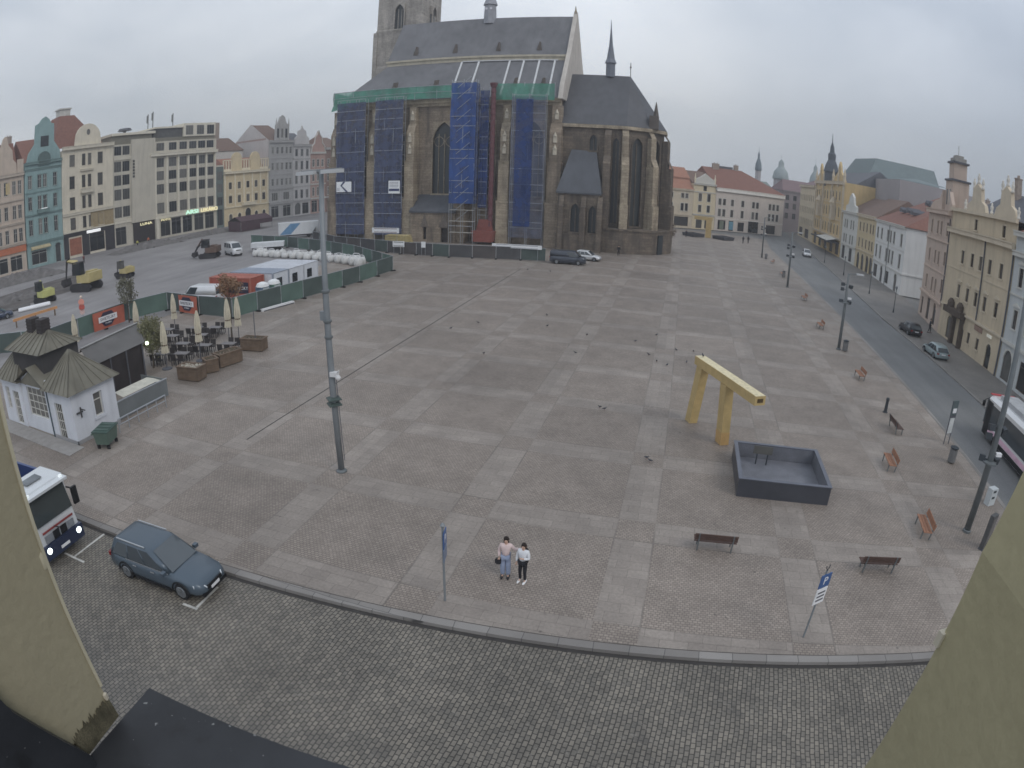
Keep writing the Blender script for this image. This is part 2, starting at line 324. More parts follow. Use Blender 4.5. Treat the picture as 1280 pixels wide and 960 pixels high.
# ------------------------------------------------------------------ window opening the view looks out from
def opening():
    a = math.atan(SK); t = thing('window_opening', 'yellow plastered window opening with dark weathered metal sill around the view', 'window', (0.45834,-22.18915,13.44991), a)
    pl = P('ochre_plaster', (160,151,122), .9, .05, 5, bmp=.12, grain=.06, streak=.12)
    old = P('weathered_plaster_edge', (96,90,70), .95, .5, 22, grain=.6)
    dk, dn, dl, db = nodes('tarred_sill_sheet'); dco = dn.new('ShaderNodeTexCoord').outputs['Object']
    dc = mixc(dn, dl, ramp(dn, dl, noise(dn, dl, dco, 4, 5), .35, .68), lin((38,40,45)), lin((58,61,67))); dc = mixc(dn, dl, ramp(dn, dl, noise(dn, dl, dco, 60, 2), .70, .74, 0, .7), dc, lin((150,152,150)))
    dc = mixc(dn, dl, ramp(dn, dl, noise(dn, dl, dco, 14, 5), .58, .68, 0, .6), dc, lin((30,30,32)))
    dl.new(dc, db.inputs['Base Color']); db.inputs['Roughness'].default_value = .5; bump(dn, dl, db, noise(dn, dl, dco, 25, 4), .3, .004)
    m = MB(); m.prism([(-.745,.40),(-.735,.285),(-.732,-.1),(-1.6,-.1),(-1.6,.40)], -.765, 1.2); m.build('jamb', pl, t)
    m = MB(); m.M = Matrix.Rotation(R(90), 4, 'Z'); m.vprism([(.284,-.80),(.284,-.775),(.20,-.60),(.14,-.34),(.06,-.1),(-.1,-.1),(-.1,-.80)], .7, .7335); m.build('window_frame', dk, t)
    m = MB(); up_, lo = [], []
    for k in range(41):
        u = k/40; x = -.7355-.008*u; y = .283+.119*u; h = .010+.016*random.random()+(.012 if k % 7 == 0 else 0)
        up_.append((x+.0015,y,-.775+h)); lo.append((x+.006,y,-.803))
    for k in range(40): m.quad(lo[k],lo[k+1],up_[k+1],up_[k])
    m.build('weathered_edge', old, t, fix=False)
    m = MB(); m.cbox((-.744,.401,-.28), (.004,.006,.9)); m.build('edge_rim', P('pale_rim', (186,178,150), .9, .1, 8), t)
    m = MB(); m.ball((-.748,.397,-.475), .010, 7, (.7,.8,2.2)); m.build('plaster_lump', P('pale_rim', (186,178,150), .9, .1, 8), t, smooth=True)
    m = MB(); m.cbox((-.7415,.398,-.752), (.006,.008,.012), .5); m.build('chipped_plaster', P('pale_chip', (205,195,172)), t)
    m = MB(); zz = [(-1.3,.316),(-.42,.318),(-.25,.322),(-.17,.338),(0,.362),(1.2,.40)]; m.loft([[(x,.40,z),(1.4,.40,z),(1.4,.1,z),(x+.02,.1,z)] for z, x in zz]); m.build('jamb', P('ochre_plaster_lifted', (176,166,128), .9, .05, 5, bmp=.12, grain=.06, streak=.12), t)  # right jamb plaster colour lifted to offset the shade on its west-facing side
    m = MB(); m.cbox((.321,.401,-.345), (.012,.008,.016), .3); m.build('chipped_plaster', P('pale_chip', (205,195,172)), t)
    m = MB(); m.box(-.725,.27,-.845,1.0,.49,-.80); m.box(-1.55,-.1,-.86,1.0,.268,-.797); m.build('sill', dk, t)
    m = MB(); m.prism([(-1.5,.398),(-.75,.398),(-.74,.27),(-1.5,.27)], -.80, -.767); m.build('mortar_bed', old, t)
opening()
# ------------------------------------------------------------------ town houses
G_dark = glass('window_glass'); G_shop = glass('shop_glass', (.012,.014,.016), (.05,.05,.05), .05)
F_white = P('white_window_frame', (200,198,190), .5, .05); F_brown = P('brown_window_frame', (84,66,52), .5, .1); F_grey = P('grey_window_frame', (120,122,122), .5)
WIN = {}
def win_mesh(w, h, st, fm, sm):
    k = (round(w,2), round(h,2), st, fm.name, sm.name)
    if k in WIN: return WIN[k]
    m = MB(); a = w/2; t = .07
    def fr(x0, z0, x1, z1): m.box(x0, .10, z0, x1, .16, z1)
    fr(-a, 0, -a+t, h); fr(a-t, 0, a, h); fr(-a+t, h-t, a-t, h); fr(-a+t, 0, a-t, t)
    if st in 'rpa':
        if w > .7: fr(-.035, t, .035, h-t)
        m.box(-a+t, .103, h*.66, a-t, .157, h*.66+.06)
    if st == 'g':
        for i in (1, 2): fr(-a+w*i/3-.03, t, -a+w*i/3+.03, h-t)
    if st == 'k':
        for i in range(1, 4): fr(-a+w*i/4-.025, t, -a+w*i/4+.025, h-t)
        for i in range(1, 4): m.box(-a+t, .103, h*i/4-.025, a-t, .157, h*i/4+.025)
    if st == 's':
        fr(-.03, t, .03, h-t); m.box(-a+t, .103, h*.8, a-t, .157, h*.8+.07)
    m.cur = 1
    if st in 'rpa':
        m.box(-a-.16, -.10, -.14, a+.16, -.002, -.004)            # sill
        m.box(-a-.13, -.05, 0, -a-.004, -.002, h); m.box(a+.004, -.05, 0, a+.13, -.002, h)
        if st != 'a': m.box(-a-.13, -.05, h+.004, a+.13, -.002, h+.14)
    if st == 'p':
        m.vprism([(-a-.3,h+.30),(a+.3,h+.30),(a+.3,h+.38),(0,h+.72),(-a-.3,h+.38)], -.16, -.002)
    if st == 'a' or st == 'd':                                      # arched head filled with wall
        for s in (-1, 1):
            pts = [(s*a, h-a), (s*a, h)] + [(s*a*math.sin(u*math.pi/2/6), h-a+a*math.cos(u*math.pi/2/6)) for u in range(0, 7)]
            m.vprism(pts, .004, .2)
        n = 10
        for i in range(n):
            p, q = math.pi*i/n, math.pi*(i+1)/n
            m.vprism([((a)*math.cos(p), h-a+a*math.sin(p)), ((a+.16)*math.cos(p), h-a+(a+.16)*math.sin(p)), ((a+.16)*math.cos(q), h-a+(a+.16)*math.sin(q)), (a*math.cos(q), h-a+a*math.sin(q))], -.06, -.002)
    f = m.mesh('window', [fm, sm]); p = MB(); p.quad((-a,.13,0),(a,.13,0),(a,.13,h),(-a,.13,h))
    WIN[k] = (f, p.mesh('pane', G_shop if st == 's' else G_dark, fix=False)); return WIN[k]
def front(m, w, h, holes, y=0., dep=.2):
    xs = sorted({0., w, *[v for q in holes for v in (q[0], q[2])]}); zs = sorted({0., h, *[v for q in holes for v in (q[1], q[3])]})
    for i in range(len(xs)-1):
        run = None
        for j in range(len(zs)-1):
            cx, cz = (xs[i]+xs[i+1])/2, (zs[j]+zs[j+1])/2
            op = any(q[0] < cx < q[2] and q[1] < cz < q[3] for q in holes)
            if not op and run is None: run = zs[j]
            if op and run is not None: m.quad((xs[i],y,run),(xs[i+1],y,run),(xs[i+1],y,zs[j]),(xs[i],y,zs[j])); run = None
        if run is not None: m.quad((xs[i],y,run),(xs[i+1],y,run),(xs[i+1],y,h),(xs[i],y,h))
    for a, b, c, e in holes:
        m.quad((a,y,b),(a,y+dep,b),(a,y+dep,e),(a,y,e)); m.quad((c,y,b),(c,y,e),(c,y+dep,e),(c,y+dep,b))
        m.quad((a,y,e),(a,y+dep,e),(c,y+dep,e),(c,y,e)); m.quad((a,y,b),(c,y,b),(c,y+dep,b),(a,y+dep,b))
def house(name, label, A, ang, w, d, h, wm, wins, trims=(), fm=F_white, sm=None, tm=None, group=None, top=True, cat='building', pil=(), back=True):
    """A: left foot of the front as seen from the square; local x runs along the front, y into the house"""
    t = thing(name, label, cat, (A[0], A[1], 0), ang, group); sm = sm or wm; tm = tm or sm
    m = MB(); holes = [(x-ww/2, z, x+ww/2, z+hh) for x, z, ww, hh, st in wins]
    front(m, w, h, holes)
    if back:
        m.quad((0,0,0),(0,d,0),(0,d,h),(0,0,h)); m.quad((w,0,0),(w,0,h),(w,d,h),(w,d,0)); m.quad((0,d,0),(w,d,0),(w,d,h),(0,d,h))
    if top: m.quad((0,0,h),(w,0,h),(w,d,h),(0,d,h))
    m.build('wall', wm, t, fix=False)
    for x, z, ww, hh, st in wins:
        f, p = win_mesh(ww, hh, st, fm, sm)
        o = ob('door' if st == 'd' else 'shop_window' if st == 's' else 'window', f, t, (x, 0, z)); ob('pane', p, o)
    for x0, x1, z0, z1, pr in trims:
        c = MB(); c.box(x0, -pr, z0, x1, -.003, z1)
        if z1-z0 > .3 and pr > .12: c.box(x0-.03, -pr-.1, z1+.002, x1+.03, -.003, z1+.12)
        c.build('cornice', tm, t)
    for x, ww, z0, z1, pr in pil:
        c = MB(); c.box(x-ww/2, -pr, z0, x+ww/2, -.002, z1); c.build('pilaster', tm, t)
    return t
def rows(cols, zs, w, st='r'): return [(x, z, w, h, st) for x in cols for z, h in zs]
def poly(name, parent, mat, faces, thick=0):
    m = MB()
    for f in faces: m.quad(*f)
    return m.build(name, mat, parent, fix=False)
def gable_roof(parent, mat, x0, x1, y0, y1, z0, z1, oh=.3, hipl=0, hipr=0, name='roof'):
    """ridge along x (the front): front and back slopes, optional hips"""
    ym = (y0+y1)/2; a, b = x0-oh, x1+oh; c, e = y0-oh, y1+oh
    A, B, C, E_ = (a,c,z0), (b,c,z0), (b,e,z0), (a,e,z0); P_, Q = (x0+hipl, ym, z1), (x1-hipr, ym, z1)
    return poly(name, parent, mat, [(A,B,Q,P_), (C,E_,P_,Q), (E_,A,P_), (B,C,Q), (A,E_,C,B)])
def gable_front(parent, mat, pts, y0=-.02, y1=.5, name='gable'):
    m = MB(); m.vprism(pts, y0, y1); return m.build(name, mat, parent)
def chimney(parent, mat, x, y, z0, z1, sx=.9, sy=.7):
    m = MB(); m.box(x-sx/2, y-sy/2, z0, x+sx/2, y+sy/2, z1); m.box(x-sx/2-.08, y-sy/2-.08, z1, x+sx/2+.08, y+sy/2+.08, z1+.12)
    for k in (-1, 1): m.lathe([(.12, z1+.12), (.1, z1+.5)], x+k*sx*.22, y, 8)
    return m.build('chimney', mat, parent)
T_red = P('red_roof_tiles', (142,96,82), .85, .12, 2.5, streak=.25, grain=.25); T_orange = P('orange_roof_tiles', (172,118,95), .85, .1, 2.5, grain=.2)
T_brown = P('brown_roof_tiles', (128,104,92), .85, .12, 2.5, streak=.2, grain=.25); T_grey = P('grey_roof_sheet', (118,120,122), .6, .1, 1.2, streak=.25)
T_dark = P('dark_roof_slate', (92,94,102), .6, .14, 2., streak=.25, grain=.15); T_cop = P('green_copper', (116,140,134), .6, .12, 2)
C_brick = P('chimney_plaster', (158,142,130), .9, .15, 2)
Wd = math.atan2(.98895, .1483)
def wp(s): return (-125+.1483*s, 50+.98895*s)
# ---- west row, from the left edge of the photo to the church
m_w0 = P('beige_plaster', (196,178,160), .9, .08, .5, streak=.25); m_w0t = P('beige_stone_trim', (186,172,156), .9, .1, 1)
c0 = [9.2, 12.0, 14.4]; 
w0 = house('corner_house', 'beige plastered house with red mansard roof and orange shop band left of the teal house', wp(-16.2), Wd, 16.0, 14, 21.2, m_w0,
    rows([1.6,4,6.6], [(6.5,2.8),(11.5,2.8),(16.9,2.8)], 1.3)+rows([9.3,11.2,13.4,14.9], [(6.4,2.9),(11.4,2.9),(16.7,2.9)], 1.0)+[(2.8,.4,4.6,3.2,'s'),(8.6,.4,4.6,3.2,'s'),(13.2,.4,3.2,3.2,'s')],
    [(0,16,5.75,6.1,.35),(0,16,10.2,10.5,.25),(0,16,15.3,15.6,.25),(0,16,20.6,21.2,.5)], F_white, m_w0t, m_w0t)
gable_front(w0, m_w0, [(6.2,21.3),(14.2,21.3),(14.0,23.4),(13.1,24.4),(12.9,26.4),(11.8,27.6),(11.4,29.2),(10.9,29.6),(10.3,29.0),(9.8,27.4),(8.6,26.4),(8.3,24.2),(7.2,23.4)])
for q in ((14.3,16,24.2),(0,6.1,23.4)):
    m = MB(); m.box(q[0],.1,21.22,q[1],.4,q[2]); m.build('attic_parapet', m_w0, w0)
poly('roof', w0, T_red, [((8,3,21.3),(15.8,3,21.3),(15.2,6,28.6),(9,6,28.6)),((15.8,3,21.3),(15.8,12,21.3),(15.2,9,28.6),(15.2,6,28.6)),((9,6,28.6),(15.2,6,28.6),(15.2,9,28.6),(9,9,28.6)),((0,3,21.3),(8,3,21.3),(9,6,28.6),(0,6,27))])
m = MB(); m.box(0,-.28,4.25,16,-.004,5.6); m.build('shop_sign_band', P('orange_sign', (196,106,66), .6, .06), w0)
m = MB(); m.box(11.2,-.04,17,12.2,.02,19.4); m.build('lit_blind', P('warm_blind', (196,172,110), .7), w0)
chimney(w0, C_brick, 15, 9, 27, 30.4, 1.6); chimney(w0, C_brick, 9, 8, 28, 30.2, 1.2)
m_w1 = P('teal_plaster', (134,166,166), .9, .08, .5, streak=.3); m_w1t = P('teal_trim', (110,138,136), .9, .1, 1)
w1 = house('gabled_house', 'narrow teal green house with a stepped curved gable', wp(.1), Wd, 10.1, 16, 23, m_w1,
    rows([1.4,4.0,5.5,8.3], [(7.0,3.4),(12.5,2.9),(17.2,2.9)], 1.0, 'r')+[(3.2,.6,4.2,2.9,'s'),(8.5,0,1.5,4.3,'d')],
    [(0,10.1,5.0,5.4,.3),(0,10.1,11.3,11.6,.3),(0,10.1,16.2,16.45,.15),(0,10.1,21.2,21.5,.2),(0,10.1,22.5,23,.5),(3.2,6.4,11.6,12.3,.7)], F_white, m_w1t, m_w1t)
gable_front(w1, m_w1, [(.5,23.1),(9.8,23.1),(9.6,25),(8.5,26.5),(7.9,27.2),(7.8,31.2),(7.0,31.4),(6.3,32.4),(5.4,33),(4.5,32.6),(3.7,31.6),(2.7,31.2),(2.6,27.0),(2.0,26.2),(1.0,25)])
m = MB(); m.vprism([(3.6,22.2)]+[(5.2-1.7*math.cos(math.pi*i/8), 23.5+1.6*math.sin(math.pi*i/8)) for i in range(9)]+[(6.8,22.2)], -.5, -.03); m.build('arched_niche', P('dark_teal_stucco', (84,106,104)), w1)
m = MB(); m.box(4.2,-.06,26.2,6.4,-.025,28.6); m.build('attic_window', G_dark, w1)
m = MB(); m.box(1.0,-.9,3.9,6.2,-.004,4.1); m.quad((1.0,-.01,4.6),(6.2,-.01,4.6),(6.2,-.9,4.12),(1.0,-.9,4.12)); m.build('shop_awning', P('sand_awning', (188,172,128), .8), w1)
m = MB(); m.box(4.2,-.5,11.9,5.9,-.32,12.6); m.build('white_sign', P('lit_white_sign', (235,238,238), .5, .02, emit=.3), w1)
gable_roof(w1, T_red, .4, 9.7, 1, 15, 23, 29, .1)
m_w2 = P('cream_plaster', (214,204,182), .9, .07, .5, streak=.25); m_w2t = P('cream_trim', (204,196,176), .9, .08, 1)
w2 = house('mansard_house', 'cream house with tall red mansard roof and rounded gable with an oval window', wp(10.3), Wd, 14.8, 16, 24.6, m_w2,
    rows([2.9,11.0], [(6.3,2.7),(10.8,2.9),(15.6,2.9),(20.7,2.7)], 1.5)+rows([6.2,7.9], [(6.3,2.7),(10.8,2.9),(15.6,2.9),(20.7,2.7)], 1.0)+[(9.6,.5,4.4,4.2,'s')],
    [(0,14.8,9.6,10.1,.3),(0,14.8,5.7,6.0,.3),(0,14.8,24.6,25.3,.7),(5.2,8.9,14.3,15.2,.8),(5.2,8.9,19.4,19.7,.5)], F_brown, m_w2t, m_w2t)
m = MB(); m.box(0,-.07,.0,1.4,-.004,5.7); m.box(5.2,-.07,0,7.3,-.004,5.7); m.box(12,-.07,0,14.8,-.004,5.7); m.box(1.4,-.072,4.75,14.8,-.005,5.7); m.build('dark_shop_front', P('charcoal_shopfront', (54,52,56), .4), w2)
m = MB(); m.box(1.6,-.1,.6,5.0,-.006,4.4); m.build('shop_panel', P('terracotta_panel', (160,92,66), .5, .2, 1.4), w2)
m = MB(); m.box(6.6,-.25,4.85,10.6,-.08,5.5); m.build('lit_shop_sign', P('lit_shop_sign', (245,246,246), .5, .02, emit=.55), w2)
m = MB(); m.box(8.0,-.05,6.0,14.7,-.004,9.55); m.build('shop_upper_panel', P('tan_panel', (158,138,100), .8, .1), w2)
gable_front(w2, m_w2, [(3.6,25.4)]+[(7.4-3.6*math.cos(math.pi*i/10), 27+3.4*math.sin(math.pi*i/10)) for i in range(11)]+[(11.2,25.4)])
m = MB(); m.lathe([(.5,0),(.5,.06)],0,0,14,1,1.4); o = m.build('oval_window', G_dark, w2, loc=(7.4,-.03,28.4)); o.rotation_euler.x = R(90)
poly('roof', w2, T_red, [((-2.2,1.2,25.3),(12.6,1.2,25.3),(5.6,5,33.4),(1.3,5,33.4)),((12.6,1.2,25.3),(12.6,15,25.3),(5.6,10,33.4),(5.6,5,33.4)),((-2.2,1.2,25.3),(1.3,5,33.4),(1.3,10,33.4),(-2.2,15,25.3)),((1.3,5,33.4),(5.6,5,33.4),(5.6,10,33.4),(1.3,10,33.4))])
m = MB(); m.box(1.6,5.4,33.4,4.6,8,35.0); m.box(1.3,5.1,35.0,4.9,8.3,35.3); m.build('roof_lantern', P('white_lantern', (196,194,186)), w2)
m_w3 = P('grey_travertine', (194,187,170), .85, .06, .35, streak=.22); m_w3t = P('pale_concrete', (216,209,190), .8, .06, .6)
m_w3g = P('bronze_panel', (124,120,106), .5, .1, .8)
cx3 = [14.6,18.7,22.2,25.5,28.6,31.6]
w3 = house('department_store', 'large grey functionalist building with a blank corner wall and lit signs', wp(25.2), Wd, 33.8, 22, 24.6, m_w3,
    rows(cx3, [(6.3,2.7),(11.2,2.5),(14.7,2.3),(18.0,2.3),(22.2,2.0)], 2.55, 'g')+rows([1.35,3.85], [(7,2.6),(11.2,2.6),(14.7,2.5),(18.0,2.5),(22,2.2)], 2.2, 'g')+[(x,.5,3.2,4.2,'s') for x in (1.9,16,19.6,23.4,27.4,31.2)],
    [(11.2,33.8,20.85,21.5,.9),(0,5.2,20.9,21.3,.25),(12.6,33.8,5.0,5.9,.5),(0,5.2,5.6,6.3,.2)], F_grey, m_w3t, m_w3t, pil=[(x,.55,5.9,20.8,.28) for x in (13,16.7,20.5,23.9,27.1,30.2,33.3)])
m = MB(); m.box(5.2,-.5,5.2,12.6,-.004,25.6); m.build('blank_corner_wall', m_w3, w3)
for x0, x1, z0, z1 in ((5.4,6.5,18.6,20.2),): 
    for k in range(6):
        m = MB(); m.box(5.6,-.58,16.2+k*.75,6.2,-.505,16.75+k*.75); m.build('wall_letter', P('dark_letter', (70,68,66)), w3)
m = MB(); m.box(0,1.2,24.6,12.6,20,26.9); m.box(12.6,.8,24.6,33.8,20,25.6); m.build('attic_storey', m_w3g, w3)
m = MB(); m.box(-.2,.6,26.9,13.4,20,27.5); m.box(13,.4,28.0,22.6,20,28.4); m.build('attic_roof', m_w3t, w3)
m = MB(); m.box(13,1.0,25.6,22.6,20,28.0); m.build('attic_glazing', G_dark, w3)
m = MB(); m.box(22.6,.5,25.6,33.8,20,29.1); m.build('penthouse_wall', m_w3t, w3)
for x in (24.6,28.4,32.0):
    f, p = win_mesh(2.5,2.5,'g',F_grey,m_w3t); o = ob('window', f, w3, (x,.33,26.0)); ob('pane', p, o)
for x, z in ((14.4,32.5),(16,33.2),(22.8,32.6)):
    m = MB(); m.tube((x,6,28.3),(x,6,z),.14); m.tube((x-.35,6,z-2.4),(x-.35,6,z-.4),.16); m.build('antenna_mast', F_grey, w3)
m = MB(); m.lathe([(.4,27.5),(.4,28.4),(2.0,28.6),(1.6,29.2)],7.5,7,10); m.build('roof_vent', T_dark, w3)
SG = P('mint_neon', (190,255,225), .5, .03, emit=.9); SY = P('yellow_neon', (255,240,180), .5, .05, emit=.7)
o = text('neon_letters', 'ARSI', 1.5, SG, w3, (24.6,-.75,5.5), sx=1.5, depth=.06); o = text('neon_letters', 'LEKÁRO', 1.4, SY, w3, (30.6,-.75,5.5), sx=1.15, depth=.06)
text('shop_letters', 'LUNA', .9, SY, w3, (9.3,-.75,4.5), sx=1.6, depth=.05); text('shop_letters', 'FOTO', .7, SY, w3, (15.6,-.75,4.6), sx=1.6, depth=.05)
for x, ww in ((9.2,6.4),):
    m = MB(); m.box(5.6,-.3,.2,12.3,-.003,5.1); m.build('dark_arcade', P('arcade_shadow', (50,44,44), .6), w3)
m = MB(); m.box(12.3,-1.2,0,13.1,-.5,5.2); m.build('arcade_pillar', m_w3t, w3)
wl = house('narrow_infill', 'narrow green glazed infill between the grey store and the cream balustraded house', wp(59.05), Wd, 2.7, 14, 17, P('green_glass_wall', (104,118,114), .4), rows([1.35],[(.6,4.4),(6,2.4),(9.6,2.4),(13,2.4)],1.9,'g'), [(0,2.7,16.7,17,.2)], F_grey, m_w3t)
poly('roof', wl, T_red, [((0,0,17.05),(2.7,0,17.05),(2.7,4,19.6),(0,4,19.6))])
m_w4 = P('cream_yellow_plaster', (212,192,152), .9, .06, .5, streak=.15); m_w4t = P('cream_white_trim', (222,210,182), .9, .06, 1)
cx4 = [2.5,5.9,9.3,12.6,15.7]
w4 = house('balustrade_house', 'cream yellow palace with white pilasters and roof balustrade', wp(61.8), Wd, 17.7, 7, 14.8, m_w4,
    rows([2.5,5.9,12.6,15.7],[(1.3,2.0)],1.3,'a')+rows(cx4,[(6.3,2.0)],1.3,'p')+rows(cx4,[(10.2,1.9)],1.2)+[(9.3,0,2.2,4.4,'d')],
    [(0,17.7,5.0,5.3,.25),(0,17.7,14.5,15.1,.7),(6.7,11.9,5.3,6.0,1.0)], F_brown, m_w4t, m_w4t, pil=[(x,.5,5.4,14.5,.2) for x in (.4,4.2,7.6,10.9,14.2,17.3)])
m = MB(); m.box(0,.1,15.1,17.7,.3,15.9); m.build('attic_base', m_w4t, w4)
for x in [i*.98 for i in range(19)]:
    m = MB(); m.box(x-.16+.1,.1,15.9,x+.16+.1,.4,18.2); m.build('balustrade_post', m_w4t, w4)
m = MB(); m.box(0,.05,18.2,17.7,.45,18.45); m.build('balustrade_rail', m_w4t, w4)
m = MB(); m.quad((0,1.2,15.2),(17.7,1.2,15.2),(17.7,5,19),(0,5,19)); m.build('roof', T_orange, w4, fix=False)
for a in (5.0, 12.2):
    gable_front(w4, m_w4, [(a-1.9,15.2),(a+1.9,15.2)]+[(a+1.9*math.cos(math.pi*i/8), 18.6+1.9*math.sin(math.pi*i/8)) for i in range(9)], -.05, .45, 'dormer_gable')
m_pg = P('pale_grey_gable', (200,194,192), .9, .04, .4, streak=.15)
rc = house('rear_house', 'low white house with brown tiled roof right of the grey store', (wp(66.4)[0]-8, wp(66.4)[1]), Wd, 11, 9, 21.4, P('white_rear_wall', (206,202,198), .9, .05, .4), [(7,18.4,1,1.6,'r'),(9.2,18.4,1,1.6,'r')], [])
gable_roof(rc, T_brown, 0, 11, 0, 9, 21.4, 25.6, .3, 0, 2); chimney(rc, C_brick, 3, 5, 25, 30.2, 3.6, 2)
m_w5 = P('grey_plaster', (174,172,170), .9, .06, .5, streak=.25); m_w5t = P('grey_trim', (176,174,172), .9, .06, 1)
w5 = house('turret_house', 'grey house with a pinnacled stone gable turret', wp(79.8), Wd, 10.4, 16, 23.4, m_w5,
    rows([1.5,3.5,5.5,7.5,9.2],[(9.9,2.1),(14.6,2.2),(19.5,2.1)],.95)+rows([2.4,7.4],[(5.4,2.4)],2.6,'g')+[(2.4,.4,3.2,3.4,'s'),(7.6,.4,3.4,3.4,'s')],
    [(0,10.4,4.3,4.9,.3),(0,10.4,8.7,9.0,.25),(0,10.4,13.2,13.45,.15),(0,10.4,18.1,18.35,.15),(0,10.4,22.9,23.5,.5)], F_white, m_w5t, m_w5t)
gable_front(w5, m_w5t, [(2.4,23.5),(8.2,23.5),(8.0,28.2),(7.0,29.2),(6.4,30.8),(5.4,31.4),(4.4,30.8),(3.6,29.2),(2.6,28.2)])
for x in (2.6,4.4,6.2,8):
    m = MB(); m.lathe([(.25,23.5),(.25,28.6),(.05,30.4)],x,-.1,6); m.build('pinnacle', m_w5t, w5)
for x in (3.5,5.3,7.1):
    m = MB(); m.box(x-.4,-.06,24.4,x+.4,-.025,27.2); m.build('turret_window', G_dark, w5)
gable_roof(w5, T_brown, 0, 10.2, .3, 16, 23.45, 29, .05, 0, 3)
poly('firewall_gable', w5, m_pg, [((-.08,.3,14.9),(-.08,16,14.9),(-.08,16,23.6),(-.08,.3,23.6)),((-.08,.1,23.6),(-.08,16.1,23.6),(-.08,8.2,29.3))])
m = MB(); m.box(-.12,1.5,23.9,-.09,15,24.4); m.build('brick_band', P('pink_brick_band', (178,150,142)), w5)
m_w6 = P('light_grey_plaster', (194,190,188), .9, .06, .5, streak=.25)
w6 = house('gabled_house', 'light grey gabled house between the turret house and the pink gable', wp(90.3), Wd, 7.9, 14, 22, m_w6,
    rows([1.4,3.9,6.4],[(5.4,2.6),(10,2.4),(14.4,2.6),(18.6,2.2)],1.1)+[(2.0,.4,2.6,3.6,'d'),(5.6,.4,3,3.4,'s')], [(0,7.9,4.4,4.8,.3),(0,7.9,9,9.2,.2),(0,7.9,17.6,17.9,.2),(0,7.9,21.6,22.2,.5)], F_grey, m_w5t, m_w5t)
gable_front(w6, m_w6, [(.6,22.2),(7.3,22.2),(7.1,24.2),(5.9,25),(5.6,26.6),(4.5,27),(3.9,28.2),(3.3,27),(2.2,26.6),(1.9,25),(.8,24.2)])
gable_roof(w6, T_dark, .2, 7.7, 1, 13, 22, 26.4, .1)
m_w7 = P('dusty_pink_plaster', (180,144,132), .9, .08, .5, streak=.25)
w7 = house('gabled_house', 'dusty pink house with white edged curved gable, next to the church', wp(98.2), Wd, 7.3, 14, 19.6, m_w7,
    rows([1.5,3.7,5.9],[(5.6,2.8),(10.4,2.6),(15,2.4)],1.1)+[(2,.4,2.8,3.8,'s'),(5.4,.4,2.8,3.8,'s')], [(0,7.3,4.6,5,.3),(0,7.3,9.2,9.5,.2),(0,7.3,14,14.2,.2),(0,7.3,19.2,19.7,.4)], F_white, F_white, F_white)
gable_front(w7, m_w7, [(.3,19.8),(7,19.8),(6.9,21.4),(5.6,22.6),(5.2,24.6),(4.3,25.4),(3.7,26.6),(3.1,25.4),(2.2,24.6),(1.8,22.6),(.5,21.4)])
for s in (-1, 1):
    m = MB(); m.path([(3.7+s*3.4,-.1,19.8),(3.7+s*3.1,-.1,21.6),(3.7+s*1.9,-.1,22.7),(3.7+s*1.5,-.1,24.7),(3.7+s*.6,-.1,25.5),(3.7,-.1,26.8)],.2,6); m.build('gable_coping', F_white, w7)
w8 = house('brown_house', 'brown red plastered house at the north west corner, half behind the mast', wp(105.5), Wd, 11, 14, 21, P('brown_red_plaster', (140,112,102), .9, .1, .5, streak=.25),
    rows([1.6,4,6.6,9],[(5.6,2.6),(10.2,2.6),(15,2.4)],1.1)+[(3,.4,3.6,3.8,'s')], [(0,11,4.6,5,.3),(0,11,20.5,21.1,.5)], F_white, m_w5t)
gable_roof(w8, T_brown, 0, 11, 0, 14, 21, 25, .3, 2, 2)
# ---- north row
Na = math.atan2(12.5, 25.25)
def npt(s): return (4.25+s*math.cos(Na)*1.0, 157.5+s*math.sin(Na))
m_n1 = P('ivory_plaster', (204,190,166), .9, .06, .5, streak=.12); m_n3 = P('white_pink_plaster', (208,196,186), .9, .05, .5, streak=.12)
n1 = house('tiled_roof_house', 'ivory house with two tier orange tiled roof right beside the church apse', npt(-16), Na, 15.0, 14, 10.9, m_n1,
    rows([2,3.4,7.1,8.3,11.7,13],[(4.9,2.1),(8.5,1.3)],.9)+[(3.6,.6,3,2.6,'s'),(11.6,.6,4.4,2.6,'s')], [(0,15,3.6,3.9,.2),(0,15,10.6,10.95,.35)], F_brown, F_white, m_n1)
poly('roof', n1, T_orange, [((-.3,-.4,10.95),(15.2,-.4,10.95),(15.2,3.2,13.9),(-.3,3.2,13.9)),((-.3,3.0,14.3),(15.2,3.0,14.3),(15.2,7,17.2),(-.3,7,17.2)),((-.3,3.0,13.9),(15.2,3.0,13.9),(15.2,3.0,14.3),(-.3,3.0,14.3)),((15.2,7,17.2),(15.2,14,11),(-.3,14,11),(-.3,7,17.2)),((15.2,-.4,10.95),(15.2,14,11),(15.2,7,17.2))])
chimney(n1, C_brick, 6, 6, 16, 18.4)
m_n2 = P('pale_yellow_plaster', (212,196,162), .9, .06, .5)
n2 = house('gabled_house', 'narrow pale yellow house with a small white pediment and arched doors', npt(-.95), Na, 7.2, 14, 12.9, m_n2,
    rows([2.2,5.0],[(4.9,2.0),(8.0,2.2)],1.0)+[(2.2,.3,1.9,3.0,'d'),(5.0,.3,1.9,3.0,'d')], [(0,7.2,3.9,4.2,.2),(0,7.2,10.5,10.75,.2),(0,7.2,12.6,13,.35)], F_brown, F_white, F_white)
gable_front(n2, F_white, [(.3,13.0),(6.9,13.0),(6.7,14.2),(5.2,14.9),(3.6,16),(2.0,14.9),(.5,14.2)], 0, .5)
m = MB(); m.box(3.1,-.07,11,4.1,-.004,12.4); m.build('attic_window', G_dark, n2)
